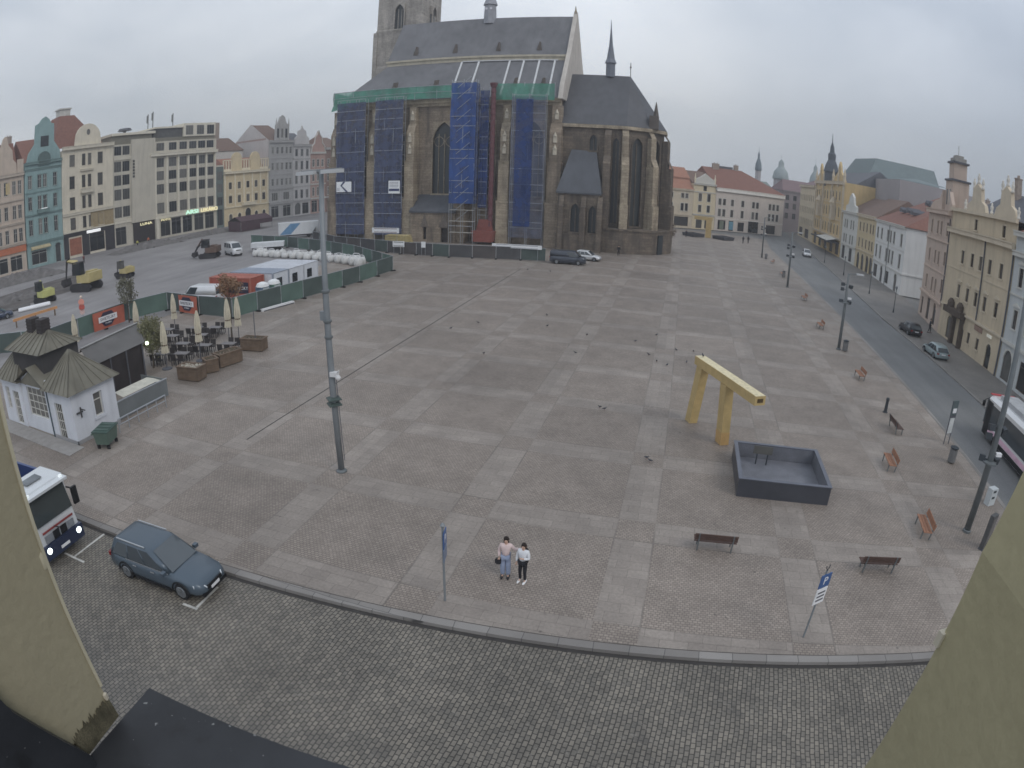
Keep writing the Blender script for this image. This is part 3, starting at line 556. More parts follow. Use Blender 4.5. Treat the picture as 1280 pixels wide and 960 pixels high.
for x in (.4,6.8):
    m = MB(); m.lathe([(.22,13),(.3,14.4),(.1,15.4),(.2,15.8)],x,.2,8); m.build('finial', m_w4t, n2)
gable_roof(n2, T_brown, .2, 7, 1, 14, 12.9, 16.5, .1)
n3 = house('long_white_house', 'long white house with big maroon hipped roof closing the square to the north', npt(6.35), Na, 24.2, 20, 11.4, m_n3,
    rows([1.4,2.9,5.6,9.2,13.0,14.4,19.0,20.4,21.9],[(4.2,2.1),(7.5,1.8)],.95)+[(2.4,.4,2.6,2.7,'s'),(5.6,.2,1.6,2.9,'s'),(9.0,.3,2.2,2.6,'s'),(13.4,.1,3.6,3.4,'s'),(19.8,.3,3.4,2.6,'s')],
    [(0,24.2,3.5,3.65,.12),(0,24.2,11.4,12.3,.5)], F_brown, F_white, P('white_cornice', (232,228,220), .7, .04))
poly('roof', n3, T_red, [((-.4,-.5,12.35),(24.6,-.5,12.35),(13.5,9,18.3),(-.4,9,18.3)),((24.6,-.5,12.35),(24.6,20,12.35),(13.5,9,18.3)),((-.4,9,18.3),(13.5,9,18.3),(24.6,20,12.35),(-.4,20,12.35)),((-.4,-.5,12.35),(-.4,9,18.3),(-.4,20,12.35))])
chimney(n3, C_brick, 4, 8.4, 17, 19.4, 2.2); chimney(n3, C_brick, 11.5, 9, 17, 19.6, 1.4)
m = MB(); m.box(5,9,18,10.4,9.6,19.0); m.build('roof_walkway', T_dark, n3)
for x, c in ((5.6,(96,150,176)),(2.4,(112,120,104))):
    m = MB(); m.box(x-.7,-.05,.5,x+.7,.05,2.9); m.build('shop_poster', P('poster_%d' % c[0], c, .5, .2, 2), n3)
# ---- houses and towers beyond the north east corner
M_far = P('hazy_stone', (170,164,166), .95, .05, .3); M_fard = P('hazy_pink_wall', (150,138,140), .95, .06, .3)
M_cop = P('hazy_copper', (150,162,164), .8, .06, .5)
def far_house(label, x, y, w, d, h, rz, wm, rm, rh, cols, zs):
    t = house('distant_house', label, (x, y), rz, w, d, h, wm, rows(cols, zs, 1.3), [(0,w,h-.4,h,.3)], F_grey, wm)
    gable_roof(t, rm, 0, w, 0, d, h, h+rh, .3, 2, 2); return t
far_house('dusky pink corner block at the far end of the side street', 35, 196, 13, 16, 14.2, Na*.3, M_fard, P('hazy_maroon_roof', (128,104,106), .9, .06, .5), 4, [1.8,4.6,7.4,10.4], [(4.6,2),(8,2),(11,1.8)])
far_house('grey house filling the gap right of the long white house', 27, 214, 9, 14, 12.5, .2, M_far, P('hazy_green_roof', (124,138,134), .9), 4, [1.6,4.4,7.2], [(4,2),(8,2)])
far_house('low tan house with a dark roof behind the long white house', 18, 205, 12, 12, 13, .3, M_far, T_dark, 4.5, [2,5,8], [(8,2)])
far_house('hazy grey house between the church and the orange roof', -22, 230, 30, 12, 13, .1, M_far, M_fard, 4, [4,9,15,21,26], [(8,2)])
def dome_tower(label, x, y, z0, w, mat, zs):
    t = thing('domed_tower', label, 'tower', (x, y, 0)); m = MB(); m.lathe([(w,0),(w,z0)],0,0,8); m.build('shaft', M_far, t)
    m = MB(); m.lathe([(w*1.15,z0),(w*1.2,z0+.6),(w*1.0,z0+zs*.3),(w*.55,z0+zs*.46),(w*.4,z0+zs*.5),(w*.42,z0+zs*.66),(w*.2,z0+zs*.74),(.08,z0+zs*.8),(.05,z0+zs)],0,0,12); m.build('dome', mat, t, smooth=True); return t
dome_tower('largest green copper dome beyond the long white house', 44, 262, 19, 3.2, M_cop, 11.5)
dome_tower('slim green spire right of the largest copper dome', 58, 252, 19, 2.2, M_cop, 11)
dome_tower('blue grey needle spire left of the largest copper dome', 31, 240, 21, 1.2, P('hazy_slate', (110,124,134)), 10)
dome_tower('faint spire rising left of the yellow gothic house', 62, 230, 19, .8, M_far, 7)
# ---- east row (local x runs from north to south)
def ex(y): return 34.3 if y < 50.7 else (34.3+(y-50.7)*.155 if y < 78.4 else 38.5+(y-78.4)*.068 if y < 98 else 39.83)
def east(name, label, y1, y0, d, h, wm, wins, trims=(), **k):
    x1, x0 = ex(y1), ex(y0); return house(name, label, (x1, y1), math.atan2(y0-y1, x0-x1), math.hypot(x1-x0, y1-y0), d, h, wm, wins, trims, **k)
m_e1 = P('sandy_yellow_plaster', (202,184,154), .9, .07, .4, streak=.25); m_e1t = P('sand_trim', (204,188,162), .9, .07, 1)
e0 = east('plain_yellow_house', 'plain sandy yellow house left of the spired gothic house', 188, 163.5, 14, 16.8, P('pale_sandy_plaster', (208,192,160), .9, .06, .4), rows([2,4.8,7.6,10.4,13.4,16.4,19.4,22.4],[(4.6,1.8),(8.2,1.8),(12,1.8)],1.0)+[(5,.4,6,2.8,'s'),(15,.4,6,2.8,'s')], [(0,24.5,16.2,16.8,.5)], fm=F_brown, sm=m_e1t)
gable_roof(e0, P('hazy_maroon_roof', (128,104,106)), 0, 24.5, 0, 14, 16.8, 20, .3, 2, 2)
m_go = P('ochre_yellow_plaster', (208,178,122), .9, .08, .4, streak=.25)
e1 = east('gothic_gabled_house', 'ornate yellow gothic house with two stone gables and dark turret spire', 163.5, 128.3, 16, 18.2, m_go,
    rows([3,6,9.4,13.2,16.4,20,23.4,26.8,30.4,33.4],[(5,2.6),(9.4,2.6),(13.6,2.4)],1.2,'a')+[(x,.3,3.6,3.2,'s') for x in (4,11,18,25,31.6)], [(0,35.2,4.0,4.4,.4),(0,35.2,17.6,18.3,.5),(0,35.2,8.6,8.8,.15),(0,35.2,12.9,13.1,.15)], fm=F_brown, sm=m_e1t, tm=m_e1t, pil=[(1.2,.7,4.4,17.6,.35),(11.4,.7,4.4,17.6,.35),(22,.7,4.4,17.6,.35),(34.6,.7,4.4,17.6,.35)])
for a, b in ((1.2,11.4),(22.6,34.6)):
    gable_front(e1, m_go, [(a,18.3),(b,18.3),(b-1,19.4),((a+b)/2+1.6,20.8),((a+b)/2+.9,22.4),((a+b)/2,23.4),((a+b)/2-.9,22.4),((a+b)/2-1.6,20.8),(a+1,19.4)])
for x in (1.2,11.4,22.6,34.6,28.6,6.3):
    m = MB(); m.lathe([(.36,17),(.36,19.6),(.44,19.7),(.06,21.6)],x,-.1,6); m.build('pinnacle', m_e1t, e1)
for x in (8.3,25.6):
    m = MB(); m.cbox((x,-.5,10.6),(2.2,1.1,4.2)); m.lathe([(1.2,12.8),(.2,14.4)],x,-.5,6); m.build('bay_window', m_e1t, e1)
m = MB(); m.lathe([(1.9,17),(1.9,21),(2.3,21.1),(1.7,23.2),(1.1,24.4),(1.2,26),(.7,26.6),(.6,28),(.15,29.4),(.06,31.8)],12.6,1.6,8); m.build('turret_spire', P('dark_spire_slate', (84,92,102), .7), e1)
gable_roof(e1, T_dark, 0, 35, 3, 16, 18.2, 22.4, 0, 1, 1)
m = MB(); m.box(12,-3.0,3.1,34,-.004,3.4); m.build('arcade_canopy', P('dark_canopy', (70,70,72)), e1)
m = MB(); m.quad((20,-.02,4.3),(33,-.02,4.3),(33,-3.2,3.5),(20,-3.2,3.5)); m.build('awning', P('pale_awning', (198,196,188)), e1, fix=False)
e2 = east('white_gabled_house', 'narrow white house with a small curved gable beside the gothic house', 128.2, 114.3, 14, 11.4, P('white_plaster', (206,206,200), .9, .05, .5, streak=.15),
    rows([2.6,4.6,8.2,10.4],[(4.2,2.0),(7.6,2.0)],1.0)+[(3,.3,2.6,3,'s'),(9.6,.3,2.6,3,'s')], [(0,13.9,3.6,3.85,.2),(0,13.9,11,11.4,.4)], fm=F_brown, sm=F_white)
gable_front(e2, P('white_plaster', (206,206,200)), [(2.2,11.5),(11.8,11.5),(11.6,12.8),(9.4,13.2),(8.8,14.8),(7,15.8),(5.2,14.8),(4.6,13.2),(2.4,12.8)])
gable_roof(e2, T_brown, .2, 13.7, 1, 14, 11.4, 15.6, .1, 1, 0)
e3 = east('yellow_house', 'mustard yellow house with ground floor arches between two white houses', 114.2, 100.3, 14, 11.4, P('mustard_plaster', (204,184,142), .9, .07, .5, streak=.15),
    rows([2.2,5,7.6,10.2,12.2],[(4.6,1.9),(8.0,1.9)],.9)+[(x,0,2.0,3.4,'d') for x in (2.6,6.2,9.8,12.6)], [(0,13.9,3.9,4.1,.2),(0,13.9,11,11.5,.4)], fm=F_brown, sm=m_e1t)
gable_roof(e3, T_brown, 0, 13.9, 0, 14, 11.4, 16, .3)
m_e4 = P('bright_white_plaster', (218,218,216), .9, .04, .4, streak=.2)
e4 = east('white_corner_house', 'white corner house with large red brown roof and small dormers', 100.2, 78.4, 28, 11.2, m_e4,
    rows([1.9,5.2,14.4,9.9,19.3],[(4.1,2.4),(7.8,2.1)],1.2)+rows([12],[(4.1,2.4),(7.8,2.1)],1.2)+[(2.6,.3,3.0,2.4,'s'),(7.6,.0,1.8,3.0,'d'),(12,.4,2.2,2.2,'s'),(18,.0,1.7,3.0,'d')], [(0,21.8,3.3,3.5,.15),(0,21.8,10.9,11.25,.3),(0,21.8,7.1,7.2,.08)], fm=F_brown, sm=F_white)
gable_roof(e4, T_red, 0, 21.8, 0, 28, 11.28, 18.2, .4, 0, 9)
for x, y, z in ((5.6,5,13.6),(9.4,5.2,13.7),(13.2,5,13.5),(8,9.6,15.8),(10.4,9.6,15.8)):
    m = MB(); m.vprism([(x-.7,z),(x+.7,z),(x+.7,z+.5),(x,z+1.0),(x-.7,z+.5)], y-1.6, y+1.2); m.build('dormer', T_dark, e4)
m = MB(); m.tube((11,-.1,.0),(11,-.1,11),.07); m.build('downpipe', F_grey, e4)
for z in (5,8.4):
    f, p = win_mesh(1.2,1.9,'r',F_brown,F_white); o = ob('window', f, e4, (21.83,19,z), R(90)); ob('pane', p, o)
m = MB(); m.box(21.85,-.1,3.4,22.0,28,3.65); m.build('side_cornice', m_e4, e4)
m_e5 = P('rose_beige_plaster', (194,172,156), .9, .07, .4, streak=.25); m_e5t = P('rose_trim', (200,176,158), .9, .07, 1)
e5 = east('rose_tower_house', 'rose beige house with a square lookout tower at the side street corner', 63.2, 50.75, 22, 14.8, m_e5,
    rows([2.6,6.0,8.0],[(11.8,1.7),(7.9,1.7),(4.2,1.8)],.75)+rows([11.2],[(11.8,1.7),(8.1,1.7),(4.7,1.7)],.85)+[(1.7,.3,1.0,2.4,'s'),(5.6,.3,1.6,2.8,'s'),(9.4,.3,1.5,2.8,'d')],
    [(0,12.6,3.35,3.65,.25),(0,12.6,7.0,7.15,.12),(0,12.6,10.9,11.1,.18),(0,12.6,14.4,14.9,.5)], fm=F_brown, sm=m_e5t, tm=m_e5t)
m = MB(); m.box(7.3,.4,14.8,10.9,2.8,18.9); m.box(8.0,.6,18.9,10.5,2.5,21.2); m.build('tower_shaft', m_e5, e5)
m = MB(); m.box(7.1,.2,18.9,11.1,3.0,19.15); m.box(7.7,.35,21.2,10.8,2.75,21.45); m.build('tower_cornice', T_dark, e5)
m = MB(); m.cbox((9.25,1.55,21.7),(2.4,1.7,.5)); m.cbox((9.25,1.55,22.1),(1.6,1.1,.4)); m.tube((9.25,1.55,22.2),(9.25,1.55,23.6),.04); o = m.build('tower_roof', P('tower_roof', (150,146,140)), e5)
for x in (8.3,9.8):
    m = MB(); m.box(x-.28,.33,15.8,x+.28,.38,17.8); m.build('tower_window', G_dark, e5)
gable_front(e5, m_e5, [(0.1,14.9),(7.2,14.9),(7.2,17.6),(5.6,16.4),(3.6,16.2),(1.6,15.8)], 0, .5); gable_front(e5, m_e5, [(11,14.9),(12.5,14.9),(12.4,15.8),(11.8,16.4),(11,17.4)], 0, .5)
m = MB(); m.tube((12.3,-.1,3.6),(12.5,-.1,14),.08); m.build('downpipe', T_dark, e5)
gable_roof(e5, T_red, .5, 12.5, 3, 22, 14.8, 18.8, 0, 2, 0)
def yx(y): return 50.7-y
e6 = east('baroque_house', 'large sand yellow house with statue topped gables and a dark stone portal', 50.7, 33.2, 22, 12.9, m_e1,
    rows([yx(y) for y in (46.1,43.35,41,38.6,35.8)],[(9.25,1.5)],.85,'r')+rows([yx(y) for y in (46.1,43.5,41.1,38.7,35.8)],[(5.3,1.5)],.85,'p')
    +[(yx(41.4),1.1,.8,1.2,'r'),(yx(38.9),1.1,.8,1.2,'r'),(yx(35.9),.0,1.3,2.5,'d'),(yx(47.4),.2,1.5,2.6,'d'),(yx(43.8),.1,1.6,2.9,'d')],
    [(0,17.5,3.7,3.95,.2),(0,17.5,12.5,13.0,.5),(0,17.5,8.4,8.5,.06)], fm=F_brown, sm=m_e1t, tm=m_e1t)
m = MB(); front(m, 17.5, 2.3, [(yx(43.5)-.4,.4,yx(43.5)+.4,1.6),(yx(36.3)-.4,.4,yx(36.3)+.4,1.6)], .15); m.quad((0,.15,2.3),(17.5,.15,2.3),(17.5,5,2.3),(0,5,2.3)); o = m.build('attic_wall', m_e1, e6, loc=(0,0,13.0), fix=False)
for y in (43.5,36.3):
    f, p = win_mesh(.8,1.2,'r',F_brown,m_e1t); o = ob('window', f, e6, (yx(y),.15,13.4)); ob('pane', p, o)
m = MB(); m.box(0,-.25,15.1,17.5,.14,15.5); m.build('cornice', m_e1t, e6)
for y in (43.6,36.2):
    x = yx(y); gable_front(e6, m_e1t, [(x-2.6,15.5),(x+2.6,15.5),(x+2.2,16.3),(x+1.3,16.7),(x+1.1,18.0),(x,18.7),(x-1.1,18),(x-1.3,16.7),(x-2.2,16.3)], 0, .5)
for y in (47,44.8,43.6,42.4,39.8,37.4,36.2,35,33.4):
    x = yx(y); z = 18.6 if y in (43.6,36.2) else 18.0 if y in (44.8,42.4,37.4,35) else 15.5
    m = MB(); m.lathe([(.2,z),(.22,z+.25),(.12,z+.3),(.2,z+.6),(.22,z+.8),(.1,z+.95),(.13,z+1.1),(.02,z+1.25)],x,.2,8); m.build('statue', P('pale_statue_stone', (210,204,192)), e6, smooth=True)
m = MB(); xx = yx(45.6); m.box(xx-2.6,-.9,3.3,xx+2.6,-.004,4.0); m.box(xx-.5,-.5,0,xx+.1,-.004,3.3); m.box(xx+2.1,-.5,0,xx+2.5,-.004,3.3); m.lathe([(.5,4),(.5,4.6),(.2,5)],xx-1.4,-.4,8); m.lathe([(.5,4),(.5,4.6),(.2,5)],xx+1.4,-.4,8); m.build('portal', P('dark_sandstone', (92,80,70), .9, .2, 2), e6)
for a in (8.2,):
    m = MB(); m.tube((yx(40)-.1,-.1,4),(yx(40.2),-.1,12.6),.09); m.build('downpipe', T_dark, e6)
m = MB(); m.tube((17.4,-.12,0),(17.4,-.12,12.6),.1); m.build('downpipe', T_dark, e6)
m = MB(); m.box(yx(39)-1.2,-.08,3.0,yx(39)+.9,-.004,3.55); m.build('shop_sign', P('rose_sign', (150,120,104)), e6)
m = MB(); m.box(yx(36)-.7,-.14,3.1,yx(36)+.4,-.004,3.4); m.build('lit_sign', P('pale_lit_sign', (226,222,206), emit=.15), e6)
poly('roof', e6, T_dark, [((0,2,14.9),(17.5,2,14.9),(17.5,9,19),(0,9,19)),((17.5,9,19),(17.5,20,14),(0,20,14),(0,9,19))])
chimney(e6, C_brick, 4, 8, 17.5, 20.8); chimney(e6, C_brick, 9, 8.5, 17.5, 20.8, 1.3); chimney(e6, C_brick, 13, 7, 17, 20)
m_e7 = P('grey_white_plaster', (190,194,194), .9, .06, .5, streak=.2)
e7 = east('grey_white_house', 'grey white stuccoed house just right of the sand yellow house', 33.1, 18, 18, 14.2, m_e7,
    rows([1.8,4.6,7.4,10.2,13],[(5.2,1.8),(9.2,1.8)],.9,'p')+[(1.8,.2,1.9,2.9,'d'),(6,.3,3,2.6,'s'),(11,.3,3,2.6,'s')], [(0,15.1,3.6,3.9,.2),(0,15.1,12.0,12.4,.4),(0,15.1,8.3,8.5,.12),(0,15.1,13.9,14.3,.5)], fm=F_brown, sm=F_white)
gable_front(e7, m_e7, [(2.6,14.3),(12,14.3),(11,16),(9,17),(7.3,18.4),(5.6,17),(3.6,16)])
gable_roof(e7, T_red, 0, 15, 0, 18, 14.2, 18, .2)
# big roofs behind the east row
eb = thing('rear_building', 'large building with grey green mansard roof and blank grey wall behind the east row', 'building', (48,60,0))
m = MB(); m.box(0,50,0,22,106,20.6); m.build('wall', P('blank_grey_wall', (160,154,156), .95, .05, .2, streak=.1), eb)
poly('roof', eb, P('grey_green_roof', (112,126,128), .8, .08, .6), [((0,76,20.7),(0,106,20.7),(4,104,27),(4,82,26.6)),((0,76,20.7),(4,82,26.6),(22,82,26.6),(22,76,20.7)),((4,82,26.6),(4,104,27),(22,104,27),(22,82,26.6)),((0,106,20.7),(22,106,20.7),(22,104,27),(4,104,27)),((0,50,20.7),(0,76,20.7),(14,76,23),(14,50,20.9))])
eb2 = thing('rear_building', 'long low rear wing with hazy pink grey roof above the white corner house', 'building', (56,70,0))
m = MB(); m.box(0,0,0,14,44,15.4); m.build('wall', M_far, eb2)
poly('roof', eb2, M_fard, [((-.5,-1,15.4),(-.5,45,15.4),(7,45,18.2),(7,-1,18.0))])
for k in (10,22,33): chimney(eb2, C_brick, 6, k, 17, 19.6)
# ------------------------------------------------------------------ cathedral under repair
def stone(name, ca, cb, dark=.5):
    m, n, l, b = nodes(name); co = n.new('ShaderNodeTexCoord').outputs['Object']
    mp = n.new('ShaderNodeMapping'); l.new(co, mp.inputs[0]); mp.inputs['Rotation'].default_value = (R(90), 0, 0)
    c, f = sett_nodes(n, l, mp.outputs[0], 1.1, .46, lin(ca), lin(cb), tuple(x*.62 for x in lin(cb)), 0, .02)
    k = ramp(n, l, noise(n, l, co, .35, 5), .3, .7, .78, 1.15)
    s = ramp(n, l, noise(n, l, co, .8, 5, (1, 1, .16)), .5, .68, 0, dark)
    g = ramp(n, l, noise(n, l, co, 3.2, 4), .3, .7, .82, 1.15)
    mm = n.new('ShaderNodeVectorMath'); mm.operation = 'SCALE'; l.new(c, mm.inputs[0]); l.new(val(n, l, 'MULTIPLY', k, g), mm.inputs['Scale'])
    l.new(mixc(n, l, s, mm.outputs[0], lin((76,68,62))), b.inputs['Base Color']); b.inputs['Roughness'].default_value = .9
    bump(n, l, b, f, .3, .02); return m
S1 = stone('weathered_sandstone', (158,140,118), (138,122,104), .65); S2 = stone('pale_sandstone', (174,158,132), (154,138,116), .45); S3 = stone('tower_stone', (176,168,158), (162,155,147), .35)
S1c = stone('sooty_sandstone', (122,108,92), (104,92,80), .8)
S_dark = P('sooty_stone', (96,88,82), .95, .15, .8)
def slate(name, c):
    m, n, l, b = nodes(name); co = n.new('ShaderNodeTexCoord').outputs['Object']
    w = n.new('ShaderNodeTexWave'); w.bands_direction = 'Z'; w.inputs['Scale'].default_value = 1.3; w.inputs['Distortion'].default_value = .6; l.new(co, w.inputs[0])
    k = val(n, l, 'MULTIPLY', ramp(n, l, noise(n, l, co, .22, 5), .3, .7, .82, 1.14), ramp(n, l, w.outputs['Fac'], 0, 1, .9, 1.05))
    k = val(n, l, 'MULTIPLY', k, ramp(n, l, noise(n, l, co, 1.0, 4, (1, 1, .12)), .4, .7, 1.06, .86))
    mm = n.new('ShaderNodeVectorMath'); mm.operation = 'SCALE'; mm.inputs[0].default_value = lin(c); l.new(k, mm.inputs['Scale'])
    l.new(mm.outputs[0], b.inputs['Base Color']); b.inputs['Roughness'].default_value = .55; return m
SL = slate('church_slate', (108,108,112)); SL2 = slate('choir_slate', (82,83,88)); SL3 = slate('chapel_roof_sheet', (82,86,94))
ch = thing('cathedral', 'gothic stone cathedral with steep slate roofs, partly wrapped in blue and green scaffold nets', 'church', (-42,95,0))
def cpart(m, name, mat, smooth=False, fix=True, parent=None):
    o = m.build(name, mat, parent or ch, smooth, fix=fix)
    if parent is None: o.location = (42,-95,0)
    return o
def lancet(w, h, bars, deep=.5, tr=True):
    """pointed window: frame with tracery, pane; origin at sill centre, wall plane y=0"""
    m = MB(); a = w/2; zs = h-w*1.05
    arc = [(a-w*(1-math.cos(t)), zs+w*math.sin(t)) for t in [math.acos(.5)*i/6 for i in range(7)]]
    top = arc[-1][1]
    for s in (-1, 1):
        m.vprism([(s*x, z) for x, z in arc]+[(s*a, top)], .002, deep); 
        pts = [(s*a, .0)]+[(s*x, z) for x, z in arc]
        for p, q in zip(pts, pts[1:]): m.bar((p[0],-.06,p[1]),(q[0],-.06,q[1]),.22,.2)
    m.box(-a-.15,-.25,-.3,a+.15,.0,-.02)
    for i in range(1, bars+1):
        x = -a+w*i/(bars+1); m.box(x-.07,deep-.2,0,x+.07,deep-.05,zs+w*.35)
    if tr:
        for x in ((-a/2), (a/2)):
            m.path([(x+a*.42*math.cos(t), deep-.12, zs+.1+a*.42*math.sin(t)) for t in [math.pi*2*i/10 for i in range(11)]], .07, 5, False)
    p = MB(); p.quad((-a,deep-.04,0),(a,deep-.04,0),(a,deep-.04,top),(-a,deep-.04,top)); return m, p, top
G_ch = glass('leaded_glass', (.030,.036,.038), (.055,.064,.066), .3)  # church pane colours raised so the haze sits in the glass tone
def put_lancet(x, y, z, w, h, bars, ang=0., mat=None, tr=True):
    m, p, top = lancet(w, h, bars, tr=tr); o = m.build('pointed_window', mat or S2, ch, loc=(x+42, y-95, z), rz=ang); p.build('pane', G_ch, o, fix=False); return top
def lancet_hole(x, z, w, h):
    return (x-w/2, z, x+w/2, z+h-w*1.05+w*math.sin(math.acos(.5)))
# nave south wall with five tall windows
X0, X1, YW = -64.5, -21.2, 87.6
bays = [(-60.2,3.8),(-52.1,3.8),(-42.45,4.5),(-34.4,3.6),(-25.9,4.0)]
m = MB(Matrix.Translation((X0, YW, 0)))
front(m, X1-X0, 26.4, [lancet_hole(x-X0, 8.7, w, 14.4) for x, w in bays], 0, .5)
m.M = None
m.quad((X0,YW,0),(X0,111.5,0),(X0,111.5,26.4),(X0,YW,26.4)); m.quad((X1,YW,0),(X1,YW,26.4),(X1,111.5,26.4),(X1,111.5,0)); m.quad((X0,111.5,0),(X1,111.5,0),(X1,111.5,26.4),(X0,111.5,26.4))
cpart(m, 'nave_wall', S1, fix=False)
for x, w in bays: put_lancet(x, YW, 8.7, w, 14.4, 3)
for z0, z1, pr in ((25.2,25.8,.5),(25.8,26.6,.75),(7.6,8.2,.3)):
    m = MB(); m.box(X0-pr,YW-pr,z0,X1+.2,YW-.004,z1); cpart(m, 'cornice', S2)
for i, x in enumerate((-64.4,-56.0,-48.2,-38.2,-30.35,-21.5)):
    m = MB(); wt = 1.75 if i not in (5,) else 2.2
    m.box(x-wt/2-.2,84.6,0,x+wt/2+.2,YW-.01,7.4); m.box(x-wt/2-.3,84.5,7.4,x+wt/2+.3,YW-.012,7.8)
    m.box(x-wt/2-.06,84.95,7.8,x+wt/2+.06,YW-.014,14.6); m.box(x-wt/2-.14,84.85,14.6,x+wt/2+.14,YW-.016,14.9)
    m.box(x-wt/2+.1,85.3,14.9,x+wt/2-.1,YW-.018,20.2)
    m.add([(x-wt/2+.1,85.3,20.2),(x+wt/2-.1,85.3,20.2),(x+wt/2-.1,86.2,21.8),(x-wt/2+.1,86.2,21.8),(x-wt/2+.1,87.55,20.2),(x+wt/2-.1,87.55,20.2),(x+wt/2-.1,87.55,21.8),(x-wt/2+.1,87.55,21.8)],[(0,1,2,3),(0,3,7,4),(1,5,6,2),(3,2,6,7)])
    m.box(x-wt/2+.25,86.2,21.8,x+wt/2-.25,YW-.02,25.1)
    cpart(m, 'buttress', S2 if i in (1,2,4) else S1)
    for z in (16.2, 18.4, 22.6):
        m = MB(); m.box(x-.32,85.12 if z < 20 else 86.02,z,x+.32,85.296 if z < 20 else 86.196,z+1.1); m.lathe([(.36,z+1.1),(.03,z+1.9)],x,85.15 if z < 20 else 86.05,4); cpart(m, 'niche_canopy', P('pale_tracery', (196,186,166), .9, .1, 2))
# roofs
m = MB(); yl, zl, ym, zm, yr, zr = 86.7, 26.62, 93.4, 34.9, 99.6, 45.3
m.quad((-65.2,yl,zl),(X1,yl,zl),(X1,ym,zm),(-57,ym,zm)); m.quad((-65.2,yl,zl),(-57,ym,zm),(-57,105.8,zm),(-65.2,112.5,zl)); m.quad((-65.2,112.5,zl),(-57,105.8,zm),(X1,105.8,zm),(X1,112.5,zl))
cpart(m, 'lower_roof', SL, fix=False)
m = MB(); m.quad((-57.6,93.8,35.85),(X1,93.8,35.85),(X1,yr,zr),(-57.2,yr,zr)); m.quad((-57.6,105.4,35.85),(-57.2,yr,zr),(X1,yr,zr),(X1,105.4,35.85)); m.quad((-57.6,93.8,35.85),(-57.2,yr,zr),(-57.6,105.4,35.85))
cpart(m, 'upper_roof', SL, fix=False)
m = MB(); m.box(-57.4,93.25,34.75,X1,93.95,35.45); m.box(-57.6,93.0,35.45,X1,94.1,35.86); cpart(m, 'roof_ledge', P('pale_ledge', (190,180,158), .9, .12, .6, streak=.3))
m = MB(); m.add([(X1-.25,y,z) for y, z in ((86.2,26.4),(87.5,29.2),(93.3,36.6),(99.6,46.2),(105.9,36.6),(111.7,29.2),(113,26.4))]+[(X1+.55,y,z) for y, z in ((86.2,26.4),(87.5,29.2),(93.3,36.6),(99.6,46.2),(105.9,36.6),(111.7,29.2),(113,26.4))],
    [tuple(range(7)), tuple(range(13,6,-1))]+[(i,i+7,(i+1)%7+7,(i+1)%7) for i in range(7)]); cpart(m, 'east_gable', P('pale_gable_stone', (196,188,178), .9, .08, .6, streak=.25))
m = MB(); m.lathe([(.35,46.0),(.2,46.6),(.05,47.6)],X1+.1,99.6,6); cpart(m, 'gable_finial', S2)
for x in (-51.8,-43.5,-34.8,-26.9):
    m = MB(); m.add([(x-.5,94.4,37.0),(x+.5,94.4,37.0),(x,94.6,38.9),(x-.5,96.2,37.2),(x+.5,96.2,37.2),(x,96.4,39)],[(0,1,2),(0,2,5,3),(1,4,5,2)]); cpart(m, 'roof_dormer', S_dark)
for x in (-53.2,-44.8,-29.6,-24.6):
    m = MB(); m.add([(x-.55,87.8,28.2),(x+.55,87.8,28.2),(x,87.9,30.4),(x-.55,90,29),(x+.55,90,29),(x,90,30.8)],[(0,1,2),(0,2,5,3),(1,4,5,2)]); cpart(m, 'roof_dormer', S_dark)
M_bat = P('new_roof_battens', (206,208,210), .6, .1, 3)
for x in (-41.3,-37.9,-31.9,-29.2,-26.3,-23.4):
    m = MB(); m.bar((x,86.9,26.98),(x-.15,93.1,34.72),.34,.16); cpart(m, 'roof_batten', M_bat)
m = MB(); m.bar((-41.3,93.0,34.75),(-23,93.0,34.75),.2,.2); cpart(m, 'roof_batten', M_bat)
# ridge turret
tz = P('lead_turret', (150,152,160), .5, .1, 1.5)
m = MB(); m.lathe([(1.35,44),(1.3,46),(1.2,48.2),(1.5,48.3),(.9,50),(.35,53),(.05,58)],-38.3,99.6,8); o = cpart(m, 'ridge_turret', tz)
for k in range(2):
    m = MB(); m.lathe([(.28,0),(.28,.05)],0,0,10); q = m.build('turret_opening', P('turret_light', (214,214,222)), o, loc=(-38.75+k*.95,98.42,47.3)); q.rotation_euler.x = R(90)
# tower behind the roof
m = MB(); cx, cy = -60.4, 109.5
m2 = MB(Matrix.Translation((cx,cy,0)) @ Matrix.Rotation(R(45), 4, 'Z'))
m2.lathe([(8.1,0),(8.1,36.5),(7.85,37),(7.85,45.4),(7.6,45.9),(7.6,62),(8,62.4),(8,63.5)],0,0,4); cpart(m2, 'tower', S3)
m = MB(Matrix.Translation((cx,cy,0)) @ Matrix.Rotation(R(45), 4, 'Z')); m.lathe([(7.2,63.5),(5.4,70),(1.7,88),(.3,101)],0,0,4); cpart(m, 'tower_spire', SL)
put_lancet(-60.2, cy-5.95, 45.6, 2.4, 6.6, 2, 0, S3, False); put_lancet(cx+5.95, cy, 45.6, 2.4, 6.6, 2, R(90), S3, False)
for x, y in ((cx-5.4,cy-5.4),(cx+5.4,cy-5.4)):
    m = MB(); m.box(x-.6,y-.4,0,x+.4,y+.6,45.2); cpart(m, 'tower_buttress', S3)
